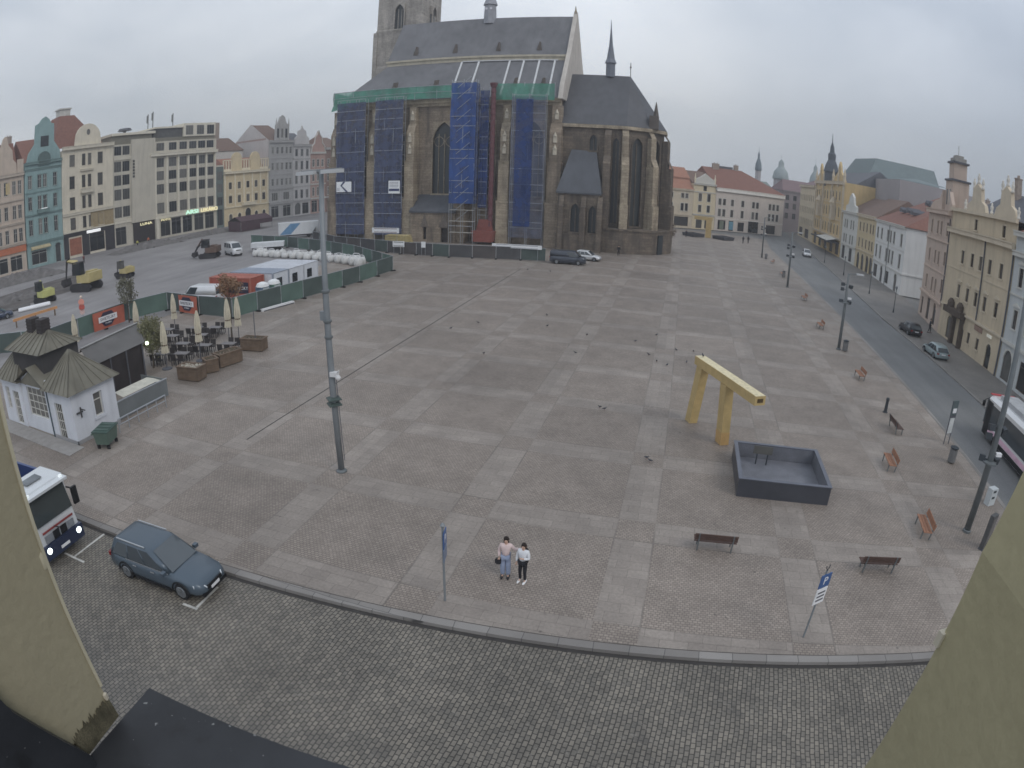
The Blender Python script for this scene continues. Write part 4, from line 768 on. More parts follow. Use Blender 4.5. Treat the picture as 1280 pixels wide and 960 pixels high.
# south porch
m = MB(Matrix.Translation((-47.3,84.1,0))); front(m, 8.6, 5.6, [(5.9,.0,7.2,2.6),(2.4,.4,3.1,2.9)], 0, .7); m.M = None
m.quad((-47.3,84.1,0),(-47.3,87.5,0),(-47.3,87.5,8.3),(-47.3,84.1,5.6)); m.quad((-38.7,84.1,0),(-38.7,84.1,5.6),(-38.7,87.5,8.3),(-38.7,87.5,0)); cpart(m, 'porch_wall', S1, fix=False)
m = MB(); m.quad((-47.5,83.8,5.6),(-38.5,83.8,5.6),(-38.5,87.58,8.5),(-47.5,87.58,8.5)); m.box(-47.5,83.8,5.3,-38.5,84.08,5.598); cpart(m, 'porch_roof', SL3, fix=False)
for x, w in ((-40.75,1.3),(-44.55,.7)):
    m = MB(); m.box(x-w/2,84.6,.0,x+w/2,84.7,2.7); cpart(m, 'porch_door', P('dark_oak_door', (58,50,46)))
    m = MB(); m.vprism([(x-w/2-.4,2.7),(x+w/2+.4,2.7),(x,5.1)],83.98,84.096); cpart(m, 'door_gablet', P('sooty_gablet', (112,102,94), .9, .2, 1.5))
# choir and apse
pts = [(X1,87.0),(-9.8,87.0),(-5.7,89.2),(-3.5,93.0),(-3.5,97.0),(-5.7,100.8),(-9.8,103),(X1,103)]
m = MB()
wi = [(-11.3,4.9,1.3,15.3),(-15.2,17.4,1.5,3.2)]
m.M = Matrix.Translation((X1,87,0)); front(m, 11.4, 21.9, [lancet_hole(x-X1, z, w, h) for x, z, w, h in wi], 0, .5); m.M = None
for x, z, w, h in wi: put_lancet(x, 87, z, w, h, 1, 0, S1c, False)
for (a, b) in zip(pts[1:4], pts[2:5]):
    L = math.hypot(b[0]-a[0], b[1]-a[1]); an = math.atan2(b[1]-a[1], b[0]-a[0]); m.M = Matrix.Translation((*a,0)) @ Matrix.Rotation(an, 4, 'Z')
    front(m, L, 21.9, [lancet_hole(L/2, 4.6, 2.1, 16)], 0, .5); c = m.M @ Vector((L/2,0,0)); put_lancet(c.x, c.y, 4.6, 2.1, 16, 1, an, S1c, False)
m.M = None
for a, b in zip(pts[4:], pts[5:]): m.quad((*a,0),(*b,0),(*b,21.9),(*a,21.9))
cpart(m, 'choir_wall', S1c, fix=False)
ev = [(X1,86.4),(-9.6,86.4),(-5.3,88.7),(-2.9,92.8),(-2.9,97.2),(-5.3,101.3),(-9.6,103.6),(X1,103.6)]
m = MB(); m.quad((*ev[0],22.0),(*ev[1],22.0),(-9.9,95,32.3),(X1,95,32.3)); m.quad((*ev[6],22),(*ev[7],22),(X1,95,32.3),(-9.9,95,32.3))
for a, b in zip(ev[1:6], ev[2:7]): m.quad((*a,22.0),(*b,22.0),(-9.9,95,32.3))
cpart(m, 'choir_roof', SL2, fix=False)
m = MB(); m.prism(ev, 21.4, 21.98); cpart(m, 'choir_cornice', S2)
for x, y, an in ((-12.6,87,-90),(-9.8,87,-78),(-5.7,89.2,-45),(-3.5,93,-15),(-3.5,97,15)):
    m = MB(Matrix.Translation((x,y,0)) @ Matrix.Rotation(R(an), 4, 'Z'))
    m.box(.02,-.7,0,2.3,.7,8.4); m.box(.03,-.62,8.4,1.9,.62,15.2); m.add([(1.9,-.62,15.2),(1.9,.62,15.2),(1.1,.62,16.6),(1.1,-.62,16.6)],[(0,1,2,3)]); m.box(.04,-.55,15.2,1.1,.55,20.2)
    m.add([(1.1,-.55,20.2),(1.1,.55,20.2),(.1,.55,21.6),(.1,-.55,21.6)],[(0,1,2,3)]); cpart(m, 'choir_buttress', S2 if an in (-78,-45) else S1c)
m = MB(); m.prism([(-13.4,84.6),(-9.2,84.3),(-4.0,86.8),(-1.2,91.8),(-1.2,98.2),(-4,100),(-4,95),(-9,88),(-13.4,88)],0,3.9); m.prism([(-13.5,84.4),(-9.1,84.1),(-3.9,86.6),(-1.0,91.8),(-1.0,98.2),(-4,100),(-4,95),(-9,88),(-13.5,88)],3.9,4.2); cpart(m, 'plinth_wall', S1c)
m = MB(); m.cbox((-3.0,88.3,1.7),(1.6,.16,3.4),math.atan2(5,2.8)); cpart(m, 'side_door', P('dark_green_door', (52,58,62), .6))
m = MB(); m.lathe([(.85,32),(.85,34.6),(1.1,34.7),(.75,35.6),(.34,38.5),(.1,42),(.04,43.6)],-13.6,95,8); cpart(m, 'choir_turret', P('dark_lead_turret', (112,118,130), .5, .1, 2))
m = MB(); m.tube((-9.9,95,32.2),(-9.9,95,35.0),.07); m.ball((-9.9,95,34.1),.2,8); cpart(m, 'ridge_finial', S_dark)
m = MB(); m.box(-5.9,88.6,22,-4.3,90.2,24.4); m.lathe([(.5,24.4),(.05,27)],-4.8,89.4,4); cpart(m, 'corner_pinnacle', S_dark)
# side chapel with steep hipped roof
m = MB(Matrix.Translation((-20.3,83.4,0))); front(m, 7.0, 10, [lancet_hole(3.0,3.2,1.7,5.3), lancet_hole(5.9,3.2,1.5,5.0)], 0, .5); m.M = None
m.quad((-20.3,83.4,0),(-20.3,87,0),(-20.3,87,10),(-20.3,83.4,10)); m.quad((-13.3,83.4,0),(-13.3,83.4,10),(-13.3,86.98,10),(-13.3,86.98,0)); cpart(m, 'chapel_wall', S1c, fix=False)
put_lancet(-17.3,83.4,3.2,1.7,5.3,1,0,S1c,False); put_lancet(-14.4,83.4,3.2,1.5,5.0,1,0,S1c,False)
m = MB(); m.quad((-20.6,83.1,10),(-13.0,83.1,10),(-14.6,86.9,17.2),(-18.9,86.9,17.4)); m.quad((-13,83.1,10),(-13,86.95,10),(-14.6,86.9,17.2)); m.quad((-20.6,83.1,10),(-18.9,86.9,17.4),(-20.6,86.95,10)); m.box(-20.6,83.05,9.7,-13,83.39,9.99); cpart(m, 'chapel_roof', SL3, fix=False)
m = MB(); m.box(-20.4,82.9,0,-13.2,83.39,2.6); m.box(-20.5,82.8,2.6,-13.1,83.38,2.85); cpart(m, 'plinth_wall', S1c)
for x in (-19.6,-15.85,-13.1):
    m = MB(); m.box(x-.4,82.5,0,x+.4,83.38,7.6); m.add([(x-.4,82.5,7.6),(x+.4,82.5,7.6),(x+.4,83.3,9.4),(x-.4,83.3,9.4)],[(0,1,2,3)]); cpart(m, 'chapel_buttress', S1c)
# ------------------------------------------------------------------ scaffolds and nets
def net(name, c, a, wave=60):
    m, n, l, b = nodes(name); co = n.new('ShaderNodeTexCoord').outputs['Object']; out = n['Material Output']
    f = ramp(n, l, noise(n, l, co, .5, 4, (1, 1, .35)), .3, .7, .78, 1.2)
    mm = n.new('ShaderNodeVectorMath'); mm.operation = 'SCALE'; mm.inputs[0].default_value = lin(c); l.new(f, mm.inputs['Scale']); l.new(mm.outputs[0], b.inputs['Base Color'])
    b.inputs['Roughness'].default_value = .85; b.inputs['Specular IOR Level'].default_value = .1
    l.new(ramp(n, l, noise(n, l, co, .7, 3), .35, .65, a-.2, min(1, a+.1)), b.inputs['Alpha']); return m
N_navy = net('navy_scaffold_net', (78,88,120), .8); N_blue = net('blue_scaffold_net', (48,84,158), .88); N_pale = net('pale_blue_net', (108,116,142), .5); N_deep = net('deep_blue_net', (44,70,132), .78); N_green = net('green_debris_net', (78,152,130), .86)
M_tube = P('galvanised_tube', (168,172,178), .45, .1, 3, metal=.5); M_plank = P('scaffold_plank', (176,172,164), .8, .2, 4)
def folded(m, x0, x1, y, z0, z1, nx=10, nz=12, amp=.09):
    vs = [(x0+(x1-x0)*i/nx, y+amp*math.sin(i*1.9+j*.7)+random.uniform(-.04,.04), z0+(z1-z0)*j/nz) for j in range(nz+1) for i in range(nx+1)]
    m.add(vs, [(j*(nx+1)+i, j*(nx+1)+i+1, (j+1)*(nx+1)+i+1, (j+1)*(nx+1)+i) for j in range(nz) for i in range(nx)])
def scaffold(label, x0, x1, y, z0, z1, nm, step=2.0, z_net=1.0, poles=4, diag=False, grp='scaffold bays on the cathedral'):
    t = thing('scaffold', label, 'scaffold', (x0, y, 0), 0, grp); w = x1-x0; h = z1
    m = MB(); m.tube((0,0,0),(0,0,h+.6),.055,n=6); pm = m.mesh('standard', M_tube)
    for i in range(poles):
        for yy in (0, 1.1): ob('standard', pm, t, (w*i/(poles-1), yy, 0))
    m = MB(); m.tube((0,-.14,0),(w,-.14,0),.05,n=6); lm_ = m.mesh('ledger', M_tube)
    m = MB(); m.box(0,.02,0,w,1.05,.06); km = m.mesh('deck', M_plank)
    z = step; k = 0
    while z < h:
        if random.random() < .7: ob('ledger', lm_, t, (0,0,z+1+random.uniform(-.25,.25)))
        ob('deck', km, t, (0,0,z))
        if diag and z > 2:
            d = MB(); d.tube((w*.25,-.15,z),(w*.8,-.15,z+step),.045,n=6); d.build('brace', M_tube, t)
        z += step; k += 1
    m = MB(); folded(m, -.1, w+.1, -.1, z_net, h, 12, 22, .1); o = m.build('safety_net', nm, t, True, fix=False)
    return t
s1 = scaffold('westmost blue netted scaffold bay on the cathedral, with a white sign', -63.2, -57.1, 84.3, 0, 26.6, N_navy)
s2 = scaffold('blue netted scaffold bay left of the tall open gothic window', -54.9, -49.3, 84.3, 0, 26.6, N_navy)
s3 = scaffold('bright blue wrapped scaffold stair tower with zigzag braces beside the red rubble chute', -39.3, -34.9, 82.6, 0, 28.9, N_blue, 2.0, 7.2, 3, True)
m = MB(); 
for k in range(5): m.quad((4.42,.05,7.2+k*4.34),(4.42,1.9,7.2+k*4.34),(4.42,1.9,7.2+(k+1)*4.34),(4.42,.05,7.2+(k+1)*4.34))
m.build('side_net', N_deep, s3, fix=False)
s4 = scaffold('narrow dark scaffold bay between the stair tower and the red chute', -34.6, -33.1, 84.4, 0, 27.6, N_deep, 2.0, 6.5, 2)
s5 = scaffold('pale translucent netted scaffold bay at the east end of the nave', -28.9, -23.1, 84.3, 0, 26.4, N_pale, 3.2, 1.5, 3)
m = MB(); folded(m, -28.2+28.9, -25.2+28.9, -.22, 3.5, 26, 6, 14, .04); m.build('inner_net', N_deep, s5, True, fix=False)
def sign_panel(parent, x, z, w, h, kind):
    m = MB(); m.box(x,-.34,z,x+w,-.28,z+h); o = m.build('sign', P('white_banner', (236,238,240), .5, .03), parent); b = P('navy_print', (48,62,110), .6); g = P('grey_print', (150,154,164), .6)
    if kind:
        m = MB(); m.vprism([(x+.9,z+h*.62),(x+1.5,z+h-.02),(x+2.0,z+h-.02),(x+1.25,z+h*.6),(x+2.6,z+.02),(x+2.1,z+.02)],-.36,-.345); m.build('printed_mark', b, o)
        for k in range(3):
            m = MB(); m.box(x+.1,-.355,z+.25+k*.22,x+.75,-.345,z+.33+k*.22); m.build('printed_line', g, o)
    else:
        m = MB(); m.box(x+.1,-.355,z+.45,x+w-.1,-.345,z+.9); m.build('printed_band', b, o)
        for k in range(4):
            m = MB(); m.box(x+.2,-.355,z+1.2+k*.28,x+w-.3,-.345,z+1.3+k*.28); m.build('printed_line', g, o)
sign_panel(s1, .2, 9.2, 3.3, 2.0, 1); sign_panel(s2, 3.1, 8.8, 2.3, 2.4, 0)
gn = thing('debris_net', 'green debris net hung along the eaves of the cathedral nave', 'net', (-64.9,85.6,26.6))
m = MB(); folded(m, 0, 25.9, 0, 0, 2.4, 36, 4, .12); m.build('net_panel', N_green, gn, True, fix=False)
m = MB(); folded(m, 32.4, 43.0, 0, -.6, 2.4, 18, 4, .12); m.build('net_panel', N_green, gn, True, fix=False)
m = MB(Matrix.Rotation(R(90), 4, 'Z')); folded(m, 0, 12, .12, 0, 2.4, 10, 4, .1); m.build('net_panel', N_green, gn, True, fix=False)
m = MB(); m.quad((-.7,.2,-1.3),(0,0,.1),(4,.0,.1),(3.2,-.4,-.9)); m.build('net_flap', N_green, gn, fix=False)
for x in (0,4.3,8.6,12.9,17.2,21.5,25.8,32.4,37.7,43):
    m = MB(); m.tube((x,.08,-.3),(x,.08,2.6),.05,n=6); m.build('net_post', M_tube, gn)
for z in (1.2,2.4):
    m = MB(); m.tube((0,-.14,z),(25.9,-.14,z),.04,n=5); m.build('net_rail', M_tube, gn)
rc_ = thing('rubble_chute', 'dark red rubble chute running down the cathedral scaffold into a red skip', 'chute', (-32.4,84.6,0))
M_red = P('dull_red_plastic', (108,62,68), .6, .12, 2); M_red2 = P('red_skip_paint', (140,74,64), .55, .1, 2)
m = MB()
for k in range(25): m.lathe([(.5,3.2+k),(.4,4.18+k),(.5,4.2+k)],0,0,10)
m.build('chute_tube', M_red, rc_); m = MB(); m.lathe([(.5,28.2),(.7,28.8),(.7,29.0)],0,0,10); m.build('hopper', M_red, rc_)
m = MB(); m.vprism([(-2.6,.5),(-2.9,2.4),(1.1,2.4),(.8,.5)],-1.6,.9); m.vprism([(-2.4,2.4),(-1.9,4.4),(.2,4.4),(.6,2.4)],-.4,.2); m.build('skip', M_red2, rc_)
# hoarding round the church site
M_hoard = P('dark_hoarding_mesh', (78,78,80), .85, .14, .5); M_hoard2 = P('brown_hoarding_mesh', (84,79,78), .85, .18, .5); M_hg = P('site_green_mesh', (76,90,86), .85, .15, .5)
PAN = {}
def fence_run(name, label, pts, h, mats, plen=3.4, group=None, feet=True, skip=()):
    """site fence: one thing, every mesh panel, post and rubber foot a part"""
    a = pts[0]; t = thing(name, label, 'fence', (*a, 0), 0, group); i = 0
    for p, q in zip(pts, pts[1:]):
        L = math.hypot(q[0]-p[0], q[1]-p[1]); n_ = max(1, round(L/plen)); an = math.atan2(q[1]-p[1], q[0]-p[0])
        for k in range(n_):
            x, y = p[0]+(q[0]-p[0])*k/n_-a[0], p[1]+(q[1]-p[1])*k/n_-a[1]; w = L/n_
            key = (round(w,2), h, mats[i % len(mats)].name)
            if key not in PAN:
                m = MB(); folded(m, .05, w-.05, 0, .12, h, 8, 4, .025); pm = m.mesh('mesh_panel', mats[i % len(mats)], True, False)
                m = MB(); m.tube((0,0,0),(0,0,h+.05),.035,n=6); m.tube((0,0,h),(w,0,h),.03,n=6); PAN[key] = (pm, m.mesh('post', M_tube))
            if i not in skip: ob('mesh_panel', PAN[key][0], t, (x,y,0), an)
            ob('post', PAN[key][1], t, (x,y,0), an)
            if feet:
                if 'f' not in PAN:
                    m = MB(); m.cbox((0,0,.07),(.75,.26,.14)); PAN['f'] = m.mesh('rubber_foot', P('black_rubber', (36,36,38), .8))
                ob('rubber_foot', PAN['f'], t, (x,y,.0), an+R(90))
            i += 1
    return t
fence_run('site_fence', 'dark mesh hoarding along the south side of the cathedral site', [(-57,73),(-47,69.3),(-41.4,67.2),(-33,66.3),(-26,67.2),(-18.8,68.3)], 1.95, [M_hoard, M_hoard2, M_hoard, M_hg], 3.2)
fence_run('site_fence', 'dark mesh hoarding closing the cathedral site west of the nave', [(-57,73),(-66,80),(-76,98)], 2, [M_hoard, M_hg], 3.4)
def board(name, label, x, y, z, w, h, rz, mat, cat='sign', lines=0, lm=None):
    t = thing(name, label, cat, (x,y,0), rz)
    m = MB(); m.box(-w/2,-.04,z,w/2,0,z+h); m.build('panel', mat, t)
    for s in (-1, 1):
        m = MB(); m.tube((s*w*.42,.03,0),(s*w*.42,.03,z+.1),.03,n=6); m.build('post', M_tube, t)
    for k in range(lines):
        m = MB(); m.box(-w*.42,-.055,z+h*(.18+.66*k/max(1,lines-1))-.06,w*.42,-.042,z+h*(.18+.66*k/max(1,lines-1))+.03); m.build('print_line', lm or M_hoard, t)
    return t
Wb = P('white_sign_board', (226,228,230), .5, .04)
board('notice_board', 'pair of small white notices on the hoarding below the open gothic window', -41.6, 66.9, 1.2, 2.0, .9, 0, Wb, lines=2)
board('notice_board', 'single small white notice on the hoarding right of the paired notices', -37.2, 66.4, 1.3, .7, .9, 0, Wb)
board('site_banner', 'long white lettered banner on the hoarding at the east end', -23.0, 67.6, 1.75, 7.4, .6, .06, Wb, lines=2, lm=P('grey_print', (150,154,164)))
board('site_banner', 'white and maroon banner over a yellow load behind the hoarding', -48.4, 76, 2.3, 5.2, .9, 0, Wb, lines=2, lm=M_red)
ld = thing('material_stack', 'yellow timber stack behind the hoarding under the maroon banner', 'stack', (-46.5,77.5,0))
m = MB(); [m.box(-2.4+.02*k,-.9,.1+.3*k,2.4-.1*k,.9,.34+.3*k) for k in range(6)]; m.build('timber', P('yellow_timber', (186,168,112), .8, .15, 3), ld)
# ------------------------------------------------------------------ kiosk on the square with terrace
K_w = P('kiosk_white_plaster', (206,210,218), .85, .06, .8, streak=.2); K_r = P('kiosk_grey_green_sheet', (118,114,100), .6, .14, .7, streak=.35)
def seams(m, a, b, c, d, n_):
    """standing seams over the roof face a-b (eave) to d-c (top)"""
    a, b, c, d = map(Vector, (a, b, c, d))
    for i in range(n_+1):
        u = i/n_; p, q = a.lerp(b, u), d.lerp(c, u)
        if (q-p).length > .3: m.bar(p+Vector((0,0,.025)), q+Vector((0,0,.025)), .05, .06)
def hip(parent, x0, y0, x1, y1, z0, z1, tx0, tx1, ty, oh=.25, seam=5, name='roof'):
    a, b, c, e = (x0-oh,y0-oh,z0), (x1+oh,y0-oh,z0), (x1+oh,y1+oh,z0), (x0-oh,y1+oh,z0); p, q = (tx0,ty,z1), (tx1,ty,z1)
    m = MB(); m.quad(a,b,q,p); m.quad(c,e,p,q); m.quad(b,c,q); m.quad(e,a,p); m.quad(a,e,c,b)
    seams(m,a,b,q,p,seam); seams(m,b,c,q,q,seam); 
    return m.build(name, K_r, parent)
kk = thing('kiosk', 'white historic kiosk with hipped sheet roofs and two chimneys at the left edge', 'kiosk', (-29.3,-3.4,0))
def kwall(x0, x1, y, holes, h=2.95):
    m = MB(Matrix.Translation((x0,y,0))); front(m, x1-x0, h, holes, 0, .18); return m
m = kwall(-2.6, 0, 0, [(.55,.05,1.45,2.25)])
m.M = Matrix.Rotation(R(90), 4, 'Z'); front(m, 3.6, 2.95, [(1.75,1.05,2.45,2.45)], 0, .18); m.M = None
m.quad((-2.6,0,0),(-2.6,3.6,0),(-2.6,3.6,2.95),(-2.6,0,2.95)); m.quad((0,3.6,0),(-2.6,3.6,0),(-2.6,3.6,2.95),(0,3.6,2.95)); m.build('wall', K_w, kk, fix=False)
m = kwall(-6.4, -2.6, .12, [(.65,.9,3.15,2.75)], 3.4); m.M = None; m.quad((-6.4,3.6,0),(-2.6,3.6,0),(-2.6,3.6,3.4),(-6.4,3.6,3.4)); m.quad((-6.4,.12,3.4),(-2.6,.12,3.4),(-2.6,3.6,3.4),(-6.4,3.6,3.4)); m.build('wall', K_w, kk, fix=False)
m = kwall(-9.4, -6.4, 0, [(.5,.9,1.1,2.4),(1.6,.05,2.5,2.25)]); m.M = None; m.quad((-6.4,0,0),(-6.4,3.6,0),(-6.4,3.6,2.95),(-6.4,0,2.95)); m.quad((-9.4,0,0),(-9.4,0,2.95),(-9.4,3.6,2.95),(-9.4,3.6,0)); m.build('wall', K_w, kk, fix=False)
F_dg = P('dark_green_frame', (52,66,62), .5, .1)
def kwin(w, h, st, loc, rz=0., nm='window'):
    f, p = win_mesh(w, h, st, F_white, K_w); o = ob(nm, f, kk, loc, rz); ob('pane', p, o); return o
kwin(.9,2.2,'k',(-1.6,0,.05),0,'door'); kwin(.7,1.4,'r',(0,2.1,1.05),R(90)); kwin(2.5,1.85,'k',(-4.5,.12,.9)); kwin(.6,1.5,'k',(-8.6,0,.9)); kwin(.9,2.2,'k',(-7.35,0,.05),0,'door')
m = MB(); m.vprism([(-5.95,2.8)]+[(-4.5-1.45*math.cos(math.pi*i/10),2.8+1.0*math.sin(math.pi*i/10)) for i in range(11)]+[(-3.05,2.8)],.04,.116); m.build('arched_fanlight', K_w, kk)
for i in range(7):
    a = math.pi*(i+.5)/7; m = MB(); m.cbox((-4.5-1.12*math.cos(a),.03,2.86+.7*math.sin(a)),(.26,.03,.2),0,0,a-math.pi/2); m.build('fan_pane', G_dark, kk)
hip(kk, -2.7, -.05, 0.05, 3.6, 2.98, 4.95, -1.75, -1.6, 1.6, .3, 6); hip(kk, -9.4, -.05, -6.5, 3.6, 2.98, 4.95, -8.1, -7.9, 1.6, .3, 6)
m = MB(); m.box(-7.6,.5,3.0,-3.5,3.6,4.85); m.build('attic_wall', P('dark_attic_cladding', (72,70,70), .8, .15, 1), kk)
m = MB()
for s in (-1, 1): m.quad((-4.5+s*2.1,-.35,3.05),(-4.5,-.35,4.15),(-4.5,2.2,4.15),(-4.5+s*2.1,2.2,3.05))
m.vprism([(-6.3,2.95),(-2.7,2.95),(-4.5,3.95)],-.05,.3); m.build('gable_roof', K_r, kk)
hip(kk, -7.9, .35, -3.45, 3.6, 4.86, 5.85, -6.8, -4.4, 1.9, .25, 7, 'main_roof')
for x in (-6.4,-5.0):
    m = MB(); m.box(x-.38,1.55,5.5,x+.38,2.25,6.55)
    for k in range(4): m.box(x-.41,1.52,5.75+k*.2,x+.41,2.28,5.82+k*.2)
    m.build('chimney', P('dark_louvred_chimney', (66,60,60), .8, .2, 4), kk)
m = MB(); m.tube((-2.72,-.05,.0),(-2.72,-.05,3),.05); m.build('downpipe', P('blue_grey_pipe', (64,82,92)), kk)
m = MB(); m.cbox((.05,.62,1.75),(.06,.08,.6)); m.cbox((.08,.5,1.78),(.05,.5,.1)); m.cbox((.3,.62,1.95),(.5,.05,.05)); m.build('lamp_bracket', M_hoard, kk)
m = MB(); m.box(-2.62,-.06,0,.06,-.003,.22); m.box(.003,-.06,0,.06,3.6,.22); m.build('plinth', P('kiosk_plinth', (150,150,152), .9, .1), kk)
pl_ = MB(); pl_.box(-40,-4.75,0.002,-28.6,-3.5,.05); struct(pl_.build('kiosk_pavement', P('kiosk_step_stone', (150,146,142), .8, .1, 2)))
# covered terrace behind the kiosk
tv = thing('terrace_pavilion', 'dark terrace pavilion with long sloping grey roof behind the white kiosk', 'pavilion', (-33.6,1.7,0))
m = MB(); m.quad((.1,-.2,2.6),(-.5,5.7,2.6),(-3.4,7.6,3.3),(-2.3,.8,3.3)); m.quad((-3.4,7.6,3.32),(-2.3,.8,3.32),(-4.4,2.0,2.5),(-5.8,9.4,2.5)); m.build('roof', P('grey_felt_roof', (102,100,98), .85, .14, .6), tv, fix=False)
m = MB(); m.bar((-2.3,.8,3.36),(-3.4,7.6,3.36),.16,.06); m.build('ridge_strip', P('pale_ridge_strip', (160,160,158)), tv)
M_tw = P('dark_terrace_wall', (56,50,50), .8, .2, 1.2)
m = MB(); m.prism([(-.15,.2),(-.05,.2),(-.6,5.4),(-.7,5.4)],0,2.55); m.build('wall', M_tw, tv); m = MB(); m.box(-3.5,.2,0,-.16,.3,2.5); m.build('wall', M_tw, tv)
for y in (.2,1.9,3.6,5.4):
    m = MB(); m.tube((-.0-.1*y,y,0),(-.0-.1*y,y,2.6),.06); m.build('post', T_dark, tv)
lampm = P('green_white_lamp', (225,255,200), .5, 0, emit=6.)
m = MB(); m.ball((-.5,5.9,2.45),.13,10); m.build('lit_lamp', lampm, tv)
sc = thing('terrace_screen', 'low grey glass screen with a pale cover sheet beside the kiosk', 'screen', (-29.6,.1,0))
m = MB(); m.box(0,0,.05,.06,4.9,1.15); m.box(-2.6,4.84,.05,0,4.9,1.15); m.build('panel', P('grey_screen_panel', (112,118,120), .3, .08, 1), sc)
m = MB(); m.box(-.03,0,1.15,.09,4.95,1.2); m.build('rail', M_tube, sc)
m = MB(); m.quad((-.1,1.0,1.22),(-.1,4.0,1.22),(-1.3,4.3,1.3),(-1.3,1.2,1.3)); m.quad((-.1,4.0,1.22),(-.15,4.85,1.0),(-1.2,4.8,1.1),(-1.3,4.3,1.3)); m.build('cover_sheet', P('pale_tarpaulin', (196,192,176), .7, .12, 2), sc, fix=False)
rk = thing('bike_rail', 'grey tubular rail barrier in front of the terrace screen', 'rail', (-28.1,-.9,0))
for k in range(6):
    m = MB(); m.tube((0,.85*k,0),(0,.85*k,.8),.035,n=6); m.build('post', M_tube, rk)
m = MB(); m.tube((0,0,.8),(0,4.25,.8),.04,n=6); m.tube((0,0,.45),(0,4.25,.45),.03,n=6); m.build('rail', M_tube, rk)
dm = thing('wheeled_bin', 'green four wheeled waste container by the kiosk corner', 'bin', (-27.45,-2.5,0), R(-68))
gm = P('bin_green_plastic', (88,110,98), .45, .1, 2)
m = MB(); m.loft([[(-.6,-.42,.28),(.6,-.42,.28),(.6,.42,.28),(-.6,.42,.28)],[(-.68,-.52,1.0),(.68,-.52,1.0),(.68,.52,1.0),(-.68,.52,1.0)]]); m.build('body', gm, dm)
m = MB(); m.box(-.73,-.57,1.0,.73,.57,1.06); [m.box(-.6+.42*k,-.5,1.06,-.3+.42*k,.5,1.1) for k in range(3)]; m.build('lid', P('bin_lid', (74,98,90), .4, .1), dm)
m = MB(); m.box(-.72,-.64,.86,.72,-.53,.93); m.build('handle', gm, dm)
for x in (-.5,.5):
    for y in (-.35,.35):
        m = MB(); m.cbox((x,y,.11),(.08,.2,.22)); m.build('wheel', P('black_rubber', (36,36,38), .8), dm)
# planters
W_box = P('weathered_planter_wood', (116,96,78), .85, .18, 2.2, streak=.3); M_soil = P('dry_soil', (92,84,70), .95, .3, 5)
def planter(label, x, y, rz, L, w=1.0, h=.95, light=False):
    t = thing('planter', label, 'planter', (x,y,0), rz, 'wooden planters round the beer garden')
    m = MB(); 
    for k in range(5): m.box(-L/2,-w/2,.06+k*.18,L/2,w/2,.225+k*.18)
    m.build('box', W_box, t); m = MB(); m.box(-L/2-.05,-w/2-.05,h,L/2+.05,-w/2+.1,h+.06); m.box(-L/2-.05,w/2-.1,h,L/2+.05,w/2+.05,h+.06); m.box(-L/2-.05,-w/2+.1,h,-L/2+.1,w/2-.1,h+.06); m.box(L/2-.1,-w/2+.1,h,L/2+.05,w/2-.1,h+.06); m.build('rim', W_box, t)
    m = MB(); m.box(-L/2+.1,-w/2+.1,h-.1,L/2-.1,w/2-.1,h-.02)
    random.seed(int(x*10)); 
    for k in range(60): m.ball((random.uniform(-L/2+.15,L/2-.15),random.uniform(-w/2+.15,w/2-.15),h),random.uniform(.04,.1),5)
    m.build('soil', P('pale_gravel', (170,164,150), .9, .3, 6) if light else M_soil, t)
planter('wooden planter nearest the kiosk, filled with pale gravel', -30.3,8.3,R(6),1.9,1.1,.95,True)
planter('small dark wooden planter second from the kiosk', -30.0,10.1,R(60),1.0,.9)
planter('long wooden planter third along the beer garden edge', -29.9,12.0,R(75),2.1)
planter('wooden planter with a thin pole at the far end of the row', -30.2,15.7,R(8),2.0)
tp = thing('thin_pole', 'thin dark pole standing in the far end planter', 'pole', (-30.1,15.8,.9)); m = MB(); m.tube((0,0,-.05),(0,0,2.2),.035); m.build('shaft', T_dark, tp); m = MB(); m.lathe([(.09,-.04),(.05,.1)],0,0,8); m.build('foot', T_dark, tp)
# closed parasols
M_canv = P('cream_canvas', (204,195,172), .9, .1, 3, streak=.25)
def parasol(label, x, y, h=3.5, lean=0.):
    t = thing('parasol', label, 'parasol', (x,y,0), 0, 'closed cream parasols in the beer garden')
    m = MB(); m.tube((0,0,.0),(0,0,h),.035); m.lathe([(.42,0),(.42,.08),(.06,.12)],0,0,10); m.build('pole', T_dark, t)
    m = MB(); n_ = 16; prof = [(.05,h),(.12,h-.25),(.2,h-.8),(.24,h-1.4),(.2,h-1.75),(.24,h-2.1),(.26,h-2.35)]
    rings = [[(r*(1+(.28 if j % 2 else -.18))*math.cos(2*math.pi*j/n_)+lean*(h-z)*.05, r*(1+(.28 if j % 2 else -.18))*math.sin(2*math.pi*j/n_), z) for j in range(n_)] for r, z in prof]
    m.loft(rings); m.build('canopy', M_canv, t); m = MB(); m.lathe([(.24,h-1.8),(.25,h-1.72)],0,0,12); m.build('strap', W_box, t); return t
for lb, x, y, h in (('closed cream parasol standing furthest back beside the round orange banner',-42.4,18.7,3.4),('closed cream parasol right beside the olive tree',-34.0,9.3,3.6),('closed cream parasol between the olive tree and the gravel planter',-32.6,11.8,3.9),
    ('left one of the two cream parasols standing close together',-33.35,16.3,3.8),('right one of the two cream parasols standing close together',-32.75,16.9,3.8),('closed cream parasol rising behind the olive tree',-42.0,13.4,3.9),('closed cream parasol seen just over the kiosk roof',-45.0,8.3,3.9)): parasol(lb,x,y,h)
